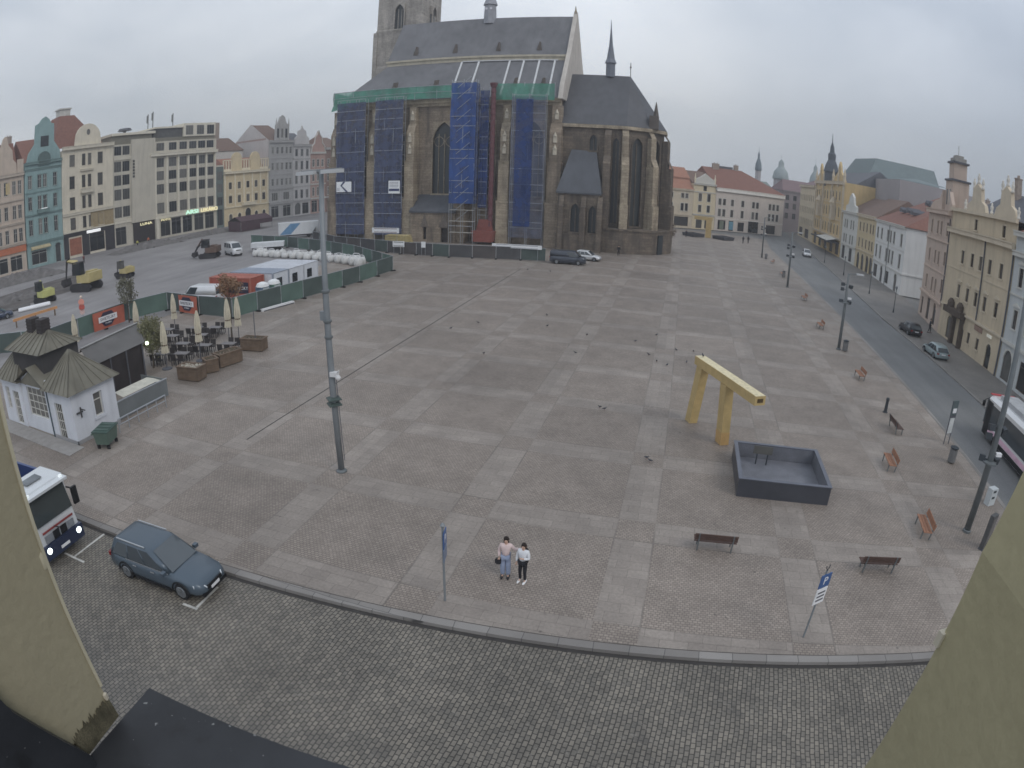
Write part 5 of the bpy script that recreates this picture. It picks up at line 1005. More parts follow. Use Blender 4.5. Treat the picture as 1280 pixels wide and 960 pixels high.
# tables and chairs
M_ch = P('dark_rattan', (62,58,58), .8, .15, 6); M_tt = P('grey_table_top', (122,118,118), .6, .1, 3)
def table0(x, y, rz, label):
    t = thing('cafe_table', label, 'table', (x,y,0), rz, 'tables in the beer garden')
    m = MB(); m.cbox((0,0,.74),(1.2,.75,.05)); m.build('tabletop', M_tt, t)
    for a in (-.5,.5):
        for b in (-.3,.3):
            m = MB(); m.bar((a,b,0),(a,b,.72),.05); m.build('leg', M_ch, t)
    return t
def chair0(x, y, rz, label):
    t = thing('cafe_chair', label, 'chair', (x,y,0), rz, 'chairs in the beer garden')
    m = MB(); m.cbox((0,0,.45),(.46,.46,.06)); m.build('seat', M_ch, t); m = MB(); m.cbox((0,.23,.72),(.46,.05,.44),0,R(-10)); m.build('backrest', M_ch, t)
    m = MB(); m.bar((0,0,0),(0,0,.43),.045); lg = m.mesh('leg', M_ch)
    for a in (-.19,.19):
        for b in (-.19,.19): ob('leg', lg, t, (a,b,0))
    return t
tb = ch0 = None; tl = 'grey topped beer garden table with chairs around it'; cl_ = 'dark rattan chair at a beer garden table'
for x, y, rz in ((-33.6,13.4,.2),(-35.9,13.2,.2),(-36.2,15.8,.3),(-38.8,14.8,.1),(-33.9,11.0,.3),(-35.6,10.4,.1),(-38.4,17.6,.2),(-41,16.4,.1),(-31.8,14.4,.2),(-36.6,18.2,.2)):
    if tb is None: tb = table0(x, y, rz, tl)
    else: dup(tb, (x,y,0), rz)
    for k, (a, b, r_) in enumerate(((-.3,.75,0),(.35,.72,.15),(-.3,-.75,math.pi),(.34,-.78,math.pi+.2))):
        c, s_ = math.cos(rz), math.sin(rz); q = (x+a*c-b*s_, y+a*s_+b*c, 0)
        if ch0 is None: ch0 = chair0(*q[:2], rz+r_, cl_)
        else: dup(ch0, q, rz+r_)
# ------------------------------------------------------------------ trees
def leafmat(name, c0, c1):
    m, n, l, b = nodes(name); oi = n.new('ShaderNodeTexCoord').outputs['Object']
    l.new(mixc(n, l, ramp(n, l, noise(n, l, oi, 3.2, 4), .35, .65), lin(c0), lin(c1)), b.inputs['Base Color']); b.inputs['Roughness'].default_value = .7; return m
M_bark = P('grey_bark', (92,82,70), .95, .25, 6)
def tree(label, x, y, h, cw, ch_, leaf, nl, z0, ls=.09, seed=1, up=.6, kind='tree'):
    random.seed(seed); t = thing('young_tree', label, 'tree', (x,y,0)); m = MB(); tips = []
    m.path([(0,0,0),(.03,.02,z0*.5),(.0,.05,z0),(.05,0,h*.8)],[.08,.065,.05,.015],7)
    for k in range(16):
        a = k*2.4+random.random(); zb = z0*.8+(h*.75-z0*.8)*k/16; L = cw*(.55+.5*random.random())*(1-.45*k/16)
        e = (L*math.cos(a), L*math.sin(a), zb+L*up*2); mid = (e[0]*.5+.05, e[1]*.5, zb+L*up*.8)
        m.path([(0,.02,zb),mid,e],[.03,.02,.008],5); tips += [mid, e, tuple((p+q)/2 for p, q in zip(mid, e))]
        for j in range(3):
            b = a+random.uniform(-1,1); s_ = L*.5; e2 = (mid[0]+s_*math.cos(b), mid[1]+s_*math.sin(b), mid[2]+s_*(.5+random.random())); m.path([mid,e2],[.014,.005],4); tips.append(e2)
    m.build('trunk', M_bark, t); m = MB()
    for k in range(nl):
        p = random.choice(tips); r = ch_*random.random()**.7; a, b = random.random()*6.28, random.uniform(-1,1); c = (p[0]+r*math.cos(a)*math.sqrt(1-b*b), p[1]+r*math.sin(a)*math.sqrt(1-b*b), p[2]+r*b)
        s_ = ls*random.uniform(.6,1.3); u = Vector((random.uniform(-1,1),random.uniform(-1,1),random.uniform(-1,1))).normalized(); v = u.orthogonal().normalized(); c = Vector(c)
        m.quad(c-u*s_, c-v*s_*.5, c+u*s_, c+v*s_*.5)
    m.build('crown', leaf, t, fix=False); return t
L_olive = leafmat('olive_leaves', (96,98,62), (128,124,84)); L_brown = leafmat('rusty_buds', (132,92,62), (150,116,84)); L_dim = leafmat('dim_leaves', (92,92,70), (112,110,86)); L_bare = leafmat('brown_buds', (98,84,70), (118,102,86))
tree('olive green spring tree beside the terrace pavilion', -35.4,9.1,4.3,1.2,.62,L_olive,4600,1.0,.075,3,.62)
tree('thin dim tree at the site fence left of the back parasol', -50.6,19.6,5.4,1.0,.5,L_dim,1500,2.0,.1,5)
tree('small tree with a rusty brown crown behind the twin parasols', -34.5,18.0,6.3,1.15,.42,L_brown,1900,3.9,.085,8)
tree('bare budding tree at the corner of the cathedral apse', -2.0,94.6,6.6,1.5,.5,L_bare,1400,2.4,.13,11)
# ------------------------------------------------------------------ construction site on the west side
fence_run('site_fence', 'green mesh fence around the construction site with orange banners', [(-58,6),(-51.5,9.5),(-51.4,20.4),(-49.9,25.0),(-44.0,24.0),(-39.2,23.8),(-37.8,30.2),(-36.6,36.8),(-35.7,43.5),(-35.5,52.2),(-46.5,61.5),(-56,67),(-66,71.5),(-77,74.5)], 2.0, [M_hg, P('site_green_mesh_b', (86,112,102), .85, .15, .5)], 3.5)
M_or = P('orange_banner', (188,92,68), .6, .08, 1.5); M_nv = P('navy_badge', (52,48,72), .6); M_wt = P('banner_white', (226,226,228), .6, .03)
def banner(label, a, b, h=1.95, base=.15, txt='SWIETELSKY'):
    L = math.hypot(b[0]-a[0], b[1]-a[1]); rz = math.atan2(b[1]-a[1], b[0]-a[0]); t = thing('site_banner', label, 'banner', (*a,0), rz)
    m = MB(); folded(m, 0, L, -.12, base, h, 8, 4, .02); m.build('cloth', M_or, t, True, fix=False)
    cx = L*.45; m = MB(); m.vprism([(cx-1.0,1.35),(cx-.6,1.78),(cx+.6,1.78),(cx+1.0,1.35),(cx+1.0,.9),(cx+.5,.4),(cx-.5,.4),(cx-1,.9)],-.19,-.165); m.build('badge', M_nv, t)
    m = MB(); m.box(cx-1.3,-.21,.86,cx+1.3,-.195,1.42); m.build('name_band', M_wt, t)
    text('lettering', txt, .42, M_nv, t, (cx,-.222,1.14), 0, 90, .92, .004); text('lettering', 'STAVEBNÍ', .2, M_wt, t, (cx,-.2,.66), 0, 90, 1., .004); return t
banner('orange banner with dark badge on the site fence behind the kiosk roof', (-51.25,15.0),(-51.2,19.4)); banner('orange banner with dark badge on the site fence beside the white van', (-47.3,24.4),(-43.95,23.85))
bb = thing('site_banner', 'orange and white banner on the green fence near the tall mast', 'banner', (-36.45,40.3,0), math.atan2(3.3,.45)); m = MB(); m.box(0,-.14,.2,3.3,-.1,2.0); m.build('cloth', M_wt, bb); m = MB(); m.box(0,-.15,1.5,3.3,-.141,2.0); m.box(0,-.15,.8,.9,-.141,1.5); m.build('orange_field', P('soft_orange', (200,120,90)), bb)
for k in range(4):
    m = MB(); m.box(.4,-.155,.45+k*.22,2.9,-.1415,.55+k*.22); m.build('printed_line', P('lilac_print', (130,120,160)), bb)
hb = thing('barrier_rail', 'orange wooden guard rail standing on posts beyond the kiosk chimneys', 'barrier', (-67.5,13.7,0), math.atan2(6.5,1.1))
m = MB(); m.box(0,-.12,.75,6.6,.12,1.05); m.build('rail', P('orange_rail', (206,142,84), .6, .1, 1), hb)
for x in (.4,3.3,6.2):
    m = MB(); m.box(x-.08,-.08,0,x+.08,.08,.75); m.build('post', W_box, hb)
# site cabins
def cabin(label, x, y, rz, L, w, h, wm, rm, wins=True):
    t = thing('site_cabin', label, 'cabin', (x,y,0), rz); m = MB(); m.box(0,0,.12,L,w,h); m.build('wall', wm, t)
    m = MB(); m.box(-.05,-.05,h,L+.05,w+.05,h+.08)
    for k in range(int(L/.5)): m.box(.1+k*.5,.05,h+.08,.28+k*.5,w-.05,h+.12)
    m.build('roof', rm, t)
    for q in ((0,0),(L,0),(L,w),(0,w)):
        m = MB(); m.cbox((q[0],q[1],h/2),(.16,.16,h+.1)); m.build('corner_post', rm, t)
    if wins:
        for x0, x1, z0, z1, nm in ((.6,1.5,1.0,2.0,'window'),(2.2,3.05,.2,2.1,'door'),(4.0,5.0,1.0,2.0,'window')):
            if x1 < L: m = MB(); m.box(x0,-.05,z0,x1,-.003,z1); m.build(nm, G_dark if nm == 'window' else F_grey, t)
        m = MB(); m.box(L+.004,.7,1.0,L+.05,1.7,2.0); m.build('window', G_dark, t)
    return t
M_cabw = P('cabin_white_panel', (214,218,226), .5, .05, .8, streak=.12); M_cabr = P('cabin_pale_roof', (200,204,212), .5, .08, 1)
for lb, y0, rm in (('white site cabin nearest the red container in the row of three',33.2,P('cabin_blue_grey_roof', (150,160,176), .5, .1, 1)),('white site cabin in the middle of the row of three',36.3,M_cabr),('white site cabin at the fence end of the row of three',39.4,M_cabr)): cabin(lb, -47.2, y0, 0, 6.2, 3.0, 2.6, M_cabw, rm)
rdc = cabin('red shipping container with dark badge and white lettering behind the fence', -48.2,30.6,0,6.0,2.4,2.5,P('red_container_steel', (176,84,66), .5, .1, .6, streak=.2),P('red_container_roof', (184,104,86), .5, .1, 1),False)
m = MB(); m.box(2.9,-.03,.9,5.7,-.003,2.1); m.build('badge', M_nv, rdc); text('lettering', 'SWIETELSKY', .52, M_wt, rdc, (4.3,-.045,1.45), 0, 90, .95, .006)
def toilet(label, x, y, rz, c):
    t = thing('portable_toilet', label, 'toilet', (x,y,0), rz, 'portable toilets inside the site fence'); m = MB(); m.box(-.55,-.55,.05,.55,.55,2.05); m.build('wall', c, t)
    m = MB(); m.lathe([(.72,2.05),(.6,2.35),(.25,2.5)],0,0,10); m.build('roof', P('toilet_white_roof', (220,222,222), .4), t); m = MB(); m.box(-.4,-.58,.15,.4,-.553,1.95); m.build('door', P('toilet_pale_door', (196,206,206), .4), t)
toilet('blue portable toilet left of the other one inside the fence', -39.5,29.3,1.35,P('toilet_blue', (92,116,140), .4)); toilet('green portable toilet right of the blue one inside the fence', -39.2,30.9,1.35,P('toilet_green', (96,140,120), .4))
gs = thing('bright_green_panel', 'bright green plastic panel leaning inside the fence by the cabins', 'panel', (-37.9,32.4,0), math.atan2(6.6,1.2)); m = MB(); m.cbox((.8,.35,.7),(1.6,.06,1.3),0,R(-8)); m.build('sheet', P('bright_green_sheet', (98,168,98), .5), gs); m = MB(); m.cbox((.8,.3,.06),(1.7,.3,.1)); m.build('foot', T_dark, gs)
wb = thing('water_barrier', 'long white plastic beam lying at the foot of the fence', 'barrier', (-38.0,27.0,0), math.atan2(6.4,1.4)); m = MB(); m.box(0,-.2,0,4.4,.2,.24); m.build('beam', M_wt, wb); m = MB(); m.box(.1,-.24,0,4.3,-.203,.1); m.build('base', T_dark, wb)
# big bags in a curved row
M_bag = P('white_woven_bag', (206,206,204), .85, .12, 3, grain=.15)
def bag(x, y, s=1., label='white woven bulk bag filled with rubble in a long curved row'):
    t = thing('bulk_bag', label, 'bag', (x,y,0), random.random()*3, 'white bulk bags in a curved row')
    m = MB(); n_ = 12; rings = []
    for r, z in ((.36,0),(.5,.08),(.56,.4),(.54,.75),(.4,.95),(.18,1.02)): rings.append([(r*(abs(math.cos(a))**.6)*(1 if math.cos(a) > 0 else -1), r*(abs(math.sin(a))**.6)*(1 if math.sin(a) > 0 else -1), z+.03*math.sin(a*5)) for a in [2*math.pi*j/n_ for j in range(n_)]])
    m.loft(rings); m.build('sack', M_bag, t, smooth=True)
    m = MB()
    m.path([(.4,.4,.85),(.28,.28,1.2),(0,.1,1.25),(-.2,-.25,1.2),(-.4,-.4,.85)],.04,4)
    m.build('strap', M_wt, t); return t
random.seed(5); bp = [(-65.5,61.2),(-60,60.3),(-55,59.4),(-50,58.2),(-46.5,56.9),(-43.4,55.4),(-40.6,53.6)]; b0 = None
for (xa, ya), (xb, yb) in zip(bp, bp[1:]):
    L = math.hypot(xb-xa, yb-ya); n_ = int(L/1.3)
    for k in range(n_):
        for row in range(2):
            x = xa+(xb-xa)*k/n_+random.uniform(-.1,.1); y = ya+(yb-ya)*k/n_+row*1.15+random.uniform(-.12,.12)
            if b0 is None: b0 = bag(x, y)
            else: dup(b0, (x,y,0), random.random()*3, scale=(random.uniform(.95,1.15),random.uniform(.95,1.15),random.uniform(.8,1.25)))
# excavators
Y_ex = P('excavator_yellow', (192,174,112), .5, .1, 1, grain=.15); K_ex = P('track_black', (54,52,54), .8, .2, 2)
def excavator(label, x, y, rz, s, swing, b_end, s_end, cols=Y_ex):
    t = thing('excavator', label, 'excavator', (x,y,0), rz); t.scale = (s,s,s)
    for k in (-1, 1):
        m = MB(); m.vprism([(-1.5,.12),(-1.2,0),(1.2,0),(1.5,.12),(1.65,.4),(1.5,.68),(1.2,.78),(-1.2,.78),(-1.5,.68),(-1.65,.4)],k*1.0-.25,k*1.0+.25)
        for j in range(12): m.cbox((-1.32+.24*j,k*1.0,.0),(.12,.54,.06)); m.cbox((-1.32+.24*j,k*1.0,.79),(.12,.54,.05))
        m.build('track', K_ex, t)
    c, q = math.cos(swing), math.sin(swing); Mh = Matrix.Rotation(swing, 4, 'Z')
    m = MB(Mh); m.box(-1.7,-1.15,.95,.4,1.15,1.75); m.lathe([(.6,.7),(.6,.96)],0,0,12); m.box(-1.75,-1.1,1.05,-1.2,1.1,1.95); m.box(-1.1,-1.1,1.75,-.2,.1,2.05); m.build('house', cols, t)
    m = MB(Mh); m.vprism([(-.25,1.77),(1.0,1.77),(1.1,2.3),(.85,3.0),(-.2,3.05)],.3,1.14); m.build('cab', G_dark, t); m = MB(Mh); m.box(-.3,.25,3.06,.95,1.2,3.14); m.bar((1.02,.3,1.8),(.9,.3,3.05),.08); m.bar((1.02,1.14,1.8),(.9,1.14,3.05),.08); m.build('cab_frame', K_ex, t)
    B, E2 = Vector(b_end), Vector(s_end)
    m = MB(Mh); m.path([(.3,-.1,1.6),(1.4,-.1,3.0),B],[.24,.3,.16],4); m.build('boom', cols, t)
    m = MB(Mh); m.path([B+Vector((-.5,0,.3)),B,E2],[.1,.2,.12],4); m.build('stick', K_ex, t)
    m = MB(Mh); ex_, ez = E2.x, E2.z; m.vprism([(ex_-.3,ez+.1),(ex_+.35,ez),(ex_+.5,ez-.45),(ex_+.05,ez-.85),(ex_-.5,ez-.6)],-.6,.4); m.build('bucket', K_ex, t); return t
excavator('large yellow tracked excavator with its arm lowered to the left', -77.0,33.0,R(10),1.35,R(180),(3.1,-.1,3.2),(3.5,-.1,1.2))
excavator('small yellow excavator alone on the asphalt right of the large one', -77.4,41.6,R(30),.85,R(150),(2.2,-.1,2.2),(2.6,-.1,.9))
excavator('small lime yellow excavator at the work trench near the left edge', -77.6,25.2,R(5),.95,R(170),(2.3,-.1,2.6),(3.0,-.1,1.0), P('lime_yellow', (188,188,106), .5, .1, 1))
excavator('dull brown loader parked left of the white minibus', -74.6,59.5,R(20),1.05,R(180),(2.2,-.1,1.9),(2.8,-.1,1.0), P('dull_brown_machine', (104,82,70), .7, .15, 1))
# heaps of broken paving along the west row
M_rub = P('broken_paving', (112,108,106), .95, .25, 1.2, grain=.4)
def heap(label, x, y, L, w, h, rz, seed):
    random.seed(seed); t = thing('rubble_heap', label, 'rubble', (x,y,0), rz, 'heaps of dug up paving'); m = MB(); nx, ny = 22, 8; vs = []
    for j in range(ny+1):
        for i in range(nx+1):
            u, v = i/nx*2-1, j/ny*2-1; k = max(0, 1-abs(u)**3)*max(0, 1-v*v); vs.append((u*L/2, v*w/2, h*k*(.55+.6*random.random())))
    m.add(vs, [(j*(nx+1)+i, j*(nx+1)+i+1, (j+1)*(nx+1)+i+1, (j+1)*(nx+1)+i) for j in range(ny) for i in range(nx)]); m.build('heap', M_rub, t, fix=False)
    m = MB(); [m.cbox((random.uniform(-L/2,L/2)*.95,random.uniform(-w/2,w/2)*1.1,.12),(random.uniform(.3,.8),random.uniform(.3,.6),random.uniform(.15,.35)),random.random()*3,random.random()*.6) for k in range(26)]; m.build('loose_stone', M_rub, t)['kind'] = 'stuff'
heap('grey rubble heap in front of the orange shop band', -108,38,20,6,1.9,R(70),1); heap('low rubble heap in front of the grey store corner', -108,74,20,6,1.4,R(80),2); heap('flat rubble heap along the neon lit shop windows', -107,96,22,6,1.1,R(82),3); heap('narrow rubble heap by the lime excavator', -88,26,14,4,1.0,R(75),4)
tr_ = MB(); tr_.quad((-98,12,-.004),(-82,8,-.004),(-80,32,-.004),(-96,48,-.004)); struct(tr_.build('soil_ground', P('dug_soil', (98,92,88), .95, .3, .5, grain=.4), fix=False))
def pipes(label, x, y, rz, mat, n_=4, L=4):
    t = thing('pipe_stack', label, 'pipes', (x,y,0), rz); 
    for k in range(n_):
        m = MB(); m.tube((0,.42*k,.2),(L,.42*k,.2),.2,n=10); m.build('pipe', mat, t)
pipes('white plastic pipes lying by the lime yellow excavator', -76.5,19.6,R(60),M_wt,4,5); pipes('grey concrete beams beside the trench at the left edge', -80,17,R(70),M_rub,3,6)
# tents and stalls along the west row
mt = thing('market_tent', 'dark maroon terrace tent in front of the balustraded palace', 'tent', (-101,98,0), Wd)
M_mar = P('maroon_awning', (84,60,68), .85, .1, .8)
m = MB(); m.box(0,-2.5,2.2,11,2.5,2.5); m.quad((0,-2.6,2.5),(11,-2.6,2.5),(11,0,3.6),(0,0,3.6)); m.quad((0,2.6,2.5),(11,2.6,2.5),(11,0,3.6),(0,0,3.6)); m.quad((0,-2.55,.1),(6.5,-2.55,.1),(6.5,-2.55,2.2),(0,-2.55,2.2)); m.quad((0,-2.5,.1),(0,2.5,.1),(0,2.5,2.2),(0,-2.5,2.2)); m.quad((6.5,-2.5,1.4),(11,-2.5,1.4),(11,-2.5,2.2),(6.5,-2.5,2.2)); m.build('canvas', M_mar, mt, fix=False)
for x in (0,3.6,7.2,10.9):
    for y in (-2.4,2.4):
        m = MB(); m.tube((x,y,0),(x,y,2.3),.06,n=6); m.build('post', F_grey, mt)
sg = thing('warning_sign', 'red and white warning sign with a beacon on the site fence', 'sign', (-52.4,14.6,0)); m = MB(); m.tube((0,0,0),(0,0,3.6),.05); m.build('post', M_tube, sg)
for k, (z, c) in enumerate(((3.25,(236,150,130)),(2.75,(206,86,74)),(2.3,(214,176,170)))):
    m = MB(); m.lathe([(.34 if k < 2 else .3,0),(.34 if k < 2 else .3,.04)],0,0,12); o = m.build('sign_plate', P('plate_%d' % c[1], c, .5, .1), sg, loc=(.06,-.06,z)); o.rotation_euler = (R(90),0,R(40))
m = MB(); m.ball((0,0,3.75),.14,8); m.build('beacon', P('pale_beacon', (236,214,190), .4), sg)
# ------------------------------------------------------------------ street furniture
M_steel = P('mast_steel', (132,138,142), .5, .08, 2, metal=.2, streak=.2); M_dsteel = P('dark_mast_steel', (108,114,116), .5, .1, 2, metal=.2); M_gal = M_tube
mast = thing('lighting_mast', 'tall grey lighting mast with a crossbar of lamps in the middle of the square', 'mast', (-13.45,.45,0)); mast.rotation_euler = (0, R(-1.6), 0)
m = MB(); m.path([(0,0,0),(0,0,4.2),(0,0,8.2),(0,0,13.5)],[.15,.145,.125,.105],14); m.build('pole', M_steel, mast, smooth=True)
m = MB(); m.lathe([(.26,0),(.26,.05),(.17,.12)],0,0,14); m.build('base_plate', M_dsteel, mast)
for z in (3.25,3.5):
    m = MB(); m.lathe([(.16,z),(.42,z+.04),(.42,z+.08),(.16,z+.18)],0,0,4); m.build('ring_bracket', P('dark_green_bracket', (70,84,80), .5), mast)
for z in (6.3,7.0,8.3):
    m = MB(); m.lathe([(.16,z),(.19,z+.03),(.19,z+.1),(.16,z+.13)],0,0,12); m.build('clamp_ring', M_dsteel, mast)
m = MB(); m.cbox((.2,-.1,4.75),(.34,.26,.2)); m.ball((.42,-.16,4.62),.12,8); m.tube((.1,0,4.6),(.5,-.2,4.95),.03); m.build('camera_unit', P('camera_white', (220,220,220), .4), mast)
m = MB(); m.tube((.24,0,.6),(.22,0,4.6),.02,n=6); m.tube((-.2,.05,3.7),(-.17,.05,9),.02,n=6); m.build('cable', T_dark, mast)
m = MB(); m.box(-.95,-.1,13.42,.95,.1,13.54); m.build('crossbar', M_steel, mast)
for s in (-1, 1):
    m = MB(); m.cbox((s*.62,-.12,13.42),(.9,.4,.16)); m.build('lamp_head', P('pale_lamp_head', (188,190,192), .4, .05), mast)
m = MB(); m.cbox((-.2,.0,7.3),(.25,.18,.4)); m.build('junction_box', M_steel, mast)
sp_ = P('spot_black', (58,64,70), .5, .1)
def lamp_pole(label, x, y, h, spots=True, arm=(.9,.2), fat=1., dz=0.):
    t = thing('street_lamp', label, 'street lamp', (x,y,0), 0, 'grey lamp poles along the east kerb'); m = MB(); m.path([(0,0,0),(0,0,h*.5),(0,0,h)],[.16*fat,.14*fat,.1*fat],10); m.build('pole', M_dsteel, t, smooth=True)
    m = MB(); m.lathe([(.24,0),(.24,.1),(.14,.16)],0,0,10); m.build('base', M_dsteel, t)
    m = MB(); m.tube((0,0,h-.05),(arm[0],arm[1],h+.02),.04); m.build('arm', M_dsteel, t)
    m = MB(); m.cbox((arm[0]+.3,arm[1]+.05,h+.02),(.75,.32,.13),math.atan2(arm[1],arm[0])); m.build('lamp_head', P('pale_lamp_head', (188,190,192), .4, .05), t)
    if spots:
        for z, a in ((4.45,.3),(4.5,2.6),(5.6,2.9),(6.05,3.1),(5.9,.4)):
            z += dz
            if z < h-.3:
                m = MB(); m.tube((0,0,z),(.32*math.cos(a),.32*math.sin(a),z),.03); m.cbox((.45*math.cos(a),.45*math.sin(a),z),(.34,.26,.3),a,.2); m.build('spotlight', sp_, t)
        m = MB(); m.lathe([(.1,4.3+dz),(.42,4.36+dz),(.42,4.44+dz),(.1,4.5+dz)],0,0,6); m.build('ring_bracket', M_dsteel, t)
        m = MB(); m.cbox((.34,-.1,4.85+dz),(.34,.2,.16)); m.build('white_sensor', M_wt, t)
    return t
lamp_pole('thick grey lamp pole with spotlights nearest the yellow window wall', 16.3,2.1,11.5,True,(.9,.2),1.15,-.8); lamp_pole('grey lamp pole with spotlights second from the window, beside a litter bin', 16.37,34.3,7.1)
lamp_pole('grey lamp pole third from the window along the east kerb', 16.65,68.2,8.0); lamp_pole('grey lamp pole furthest from the window along the east kerb', 17.0,103,8.0)
def post_lamp(label, x, y):
    t = thing('post_lamp', label, 'lamp', (x,y,0), 0, 'low black post lamps on the east pavement'); m = MB(); m.tube((0,0,0),(0,0,3.1),.06,.045); m.lathe([(.13,0),(.1,.5),(.06,.6)],0,0,8); m.build('post', sp_, t); m = MB(); m.lathe([(.09,3.1),(.18,3.4),(.2,3.44),(.05,3.6)],0,0,8); m.build('lantern', P('lantern_grey', (120,124,126), .4), t)
for lb, x, y in (('black post lamp nearest the rose tower house',31.0,60),('black post lamp in front of the white corner house',31.5,74.2),('black post lamp in front of the mustard house',31.9,93.2),('black post lamp furthest up the east pavement',31.9,110.5)): post_lamp(lb,x,y)
M_bw = P('bench_brown_wood', (158,108,80), .7, .14, 4); M_bw2 = P('bench_dark_wood', (92,70,62), .7, .14, 4)
def bench(label, x, y, rz, wm=M_bw):
    t = thing('park_bench', label, 'bench', (x,y,0), rz, 'wooden benches on the square'); 
    m = MB(); 
    for k in range(3): m.box(-.85,-.2+.16*k,.43,.85,-.06+.16*k,.47)
    m.build('seat', wm, t); m = MB(); 
    for k in range(2): m.cbox((0,.31+.03*k,.62+.15*k),(1.7,.035,.135),0,R(-12))
    m.build('backrest', wm, t)
    for s in (-.68,.68):
        m = MB(); m.bar((s,-.2,.02),(s,-.18,.42),.05); m.bar((s,.25,.02),(s,.36,.85),.05); m.bar((s,-.22,.4),(s,.3,.4),.05); m.build('leg_frame', M_dsteel, t)
    return t
bench('dark bench seen from behind, left of the two nearest the street', 3.17,-1.0,R(182),M_bw2); bench('dark bench seen from behind, right of the two nearest the street', 10.1,-1.55,R(182),M_bw2)
bench('red brown bench left of the information pillar', 13.45,1.8,R(264)); bench('red brown bench below the short dark post', 13.6,8.8,R(266)); bench('dark bench beside the short dark post', 15.95,14.6,R(92),M_bw2)
bench('brown bench alone between the gold arch and the east kerb', 16.1,25.5,R(270)); bench('small brown bench beyond the second lamp pole', 16.2,42.7,R(270)); bench('distant brown bench between the second and third lamp poles', 17.4,59,R(270)); bench('distant brown bench beyond the third lamp pole', 17.6,80,R(270)); bench('tiny distant bench near the furthest lamp pole', 18,95,R(270))
def litter_bin(label, x, y):
    t = thing('litter_bin', label, 'bin', (x,y,0), 0, 'grey litter bins along the east kerb'); m = MB(); m.lathe([(.2,.06),(.27,.1),(.27,.85),(.24,.88)],0,0,12); m.build('drum', P('bin_grey_steel', (112,112,112), .5, .1, 3), t); m = MB(); m.lathe([(.3,.95),(.3,1.0),(.1,1.08)],0,0,12); m.build('lid', sp_, t); m = MB(); m.path([(0,.25,.8),(0,.25,1.0),(0,-.25,1.0),(0,-.25,.8)],.03,6); m.build('bracket', sp_, t)
litter_bin('grey litter bin with dark lid by the bus stop sign', 18.6,10.3); litter_bin('grey litter bin at the foot of the second lamp pole', 16.95,34.0); litter_bin('grey litter bin by the third lamp pole', 17.6,78); litter_bin('grey litter bin near the furthest lamp pole', 17.6,101)
st = thing('bus_stop_sign', 'dark framed bus stop sign with a route panel at the east kerb', 'sign', (19.45,13.3,0), R(25))
for x in (-.27,.27):
    m = MB(); m.tube((x,0,0),(x,0,2.85),.035); m.build('post', T_dark, st)
m = MB(); m.box(-.3,-.05,1.95,.3,.05,2.9); m.build('top_panel', P('stop_green', (84,98,100), .5), st); m = MB(); m.box(-.2,-.07,2.1,.2,-.052,2.4); m.build('stop_label', M_wt, st); m = MB(); m.box(-.24,-.04,.75,.24,.04,1.75); m.build('timetable', P('timetable_white', (198,202,202), .4), st)
m = MB(); m.box(-.3,-.045,1.78,.3,.045,1.92); m.build('crossbar', T_dark, st)
ip = thing('information_pillar', 'tall dark information pillar at the foot of the nearest lamp pole', 'pillar', (16.7,.6,0), R(35)); m = MB(); m.box(-.28,-.12,.05,.28,.12,1.75); m.build('body', P('pillar_graphite', (84,84,84), .5, .1, 3), ip); m = MB(); m.box(-.22,-.14,.4,.22,-.123,1.6); m.build('notice_field', P('notice_grey', (108,104,102), .5, .1, 6), ip); m = MB(); m.box(-.32,-.16,0,.32,.16,.05); m.build('foot', T_dark, ip)
cb = thing('utility_cabinet', 'pale grey utility cabinet with two dark vents beside the yellow wall', 'cabinet', (19.2,5.2,0), .4); m = MB(); m.box(-.3,-.2,0,.3,.2,.95); m.build('body', P('cabinet_grey', (186,192,194), .5, .06), cb)
for z in (.75,.4):
    m = MB(); m.box(-.16,-.22,z,.1,-.203,z+.12); m.build('vent', sp_, cb)
bo = thing('bollard', 'short dark post standing beside a bench', 'bollard', (16.2,18.0,0)); m = MB(); m.lathe([(.16,0),(.13,.1),(.11,.85),(.15,.9),(.1,1.05)],0,0,10); m.build('post', sp_, bo); m = MB(); m.lathe([(.2,0),(.2,.04)],0,0,10); m.build('foot', sp_, bo)
s1_ = thing('parking_sign', 'blue parking sign on a slim pole seen edge on near the street', 'sign', (-5.65,-6.7,0), R(101)); m = MB(); m.tube((0,0,0),(0,0,2.95),.04); m.build('pole', M_steel, s1_); m = MB(); m.box(-.25,-.07,2.25,.25,-.04,2.8); m.build('plate', P('sign_blue', (58,92,150), .4), s1_); text('letter', 'P', .42, M_wt, s1_, (0,-.073,2.52), 0, 90, 1, .003); m = MB(); m.box(-.25,-.07,1.75,.25,-.04,2.2); m.build('plate', P('plate_grey_blue', (110,124,150), .4), s1_); m = MB(); m.lathe([(.06,2.95),(.09,3.0),(.03,3.08)],0,0,8); m.build('cap', M_steel, s1_)
s2_ = thing('parking_sign', 'blue and white parking sign on a slim pole at the right street corner', 'sign', (6.35,-6.0,0), R(36)); m = MB(); m.tube((0,0,0),(0,0,2.75),.035); m.build('pole', M_steel, s2_); m = MB(); m.box(-.25,-.07,2.15,.25,-.04,2.65); m.build('plate', P('sign_blue', (58,92,150), .4), s2_); text('letter', 'P', .4, M_wt, s2_, (0,-.073,2.4), 0, 90, 1, .003); m = MB(); m.box(-.25,-.07,1.5,.25,-.04,2.1); m.build('plate', M_wt, s2_)
for k in range(3):
    m = MB(); m.box(-.18,-.08,1.62+.15*k,.18,-.071,1.68+.15*k); m.build('printed_line', T_dark, s2_)
m = MB(); m.tube((0,0,2.74),(.1,0,2.95),.015); m.tube((0,0,2.74),(-.1,0,2.95),.015); m.build('bird_spike', sp_, s2_)
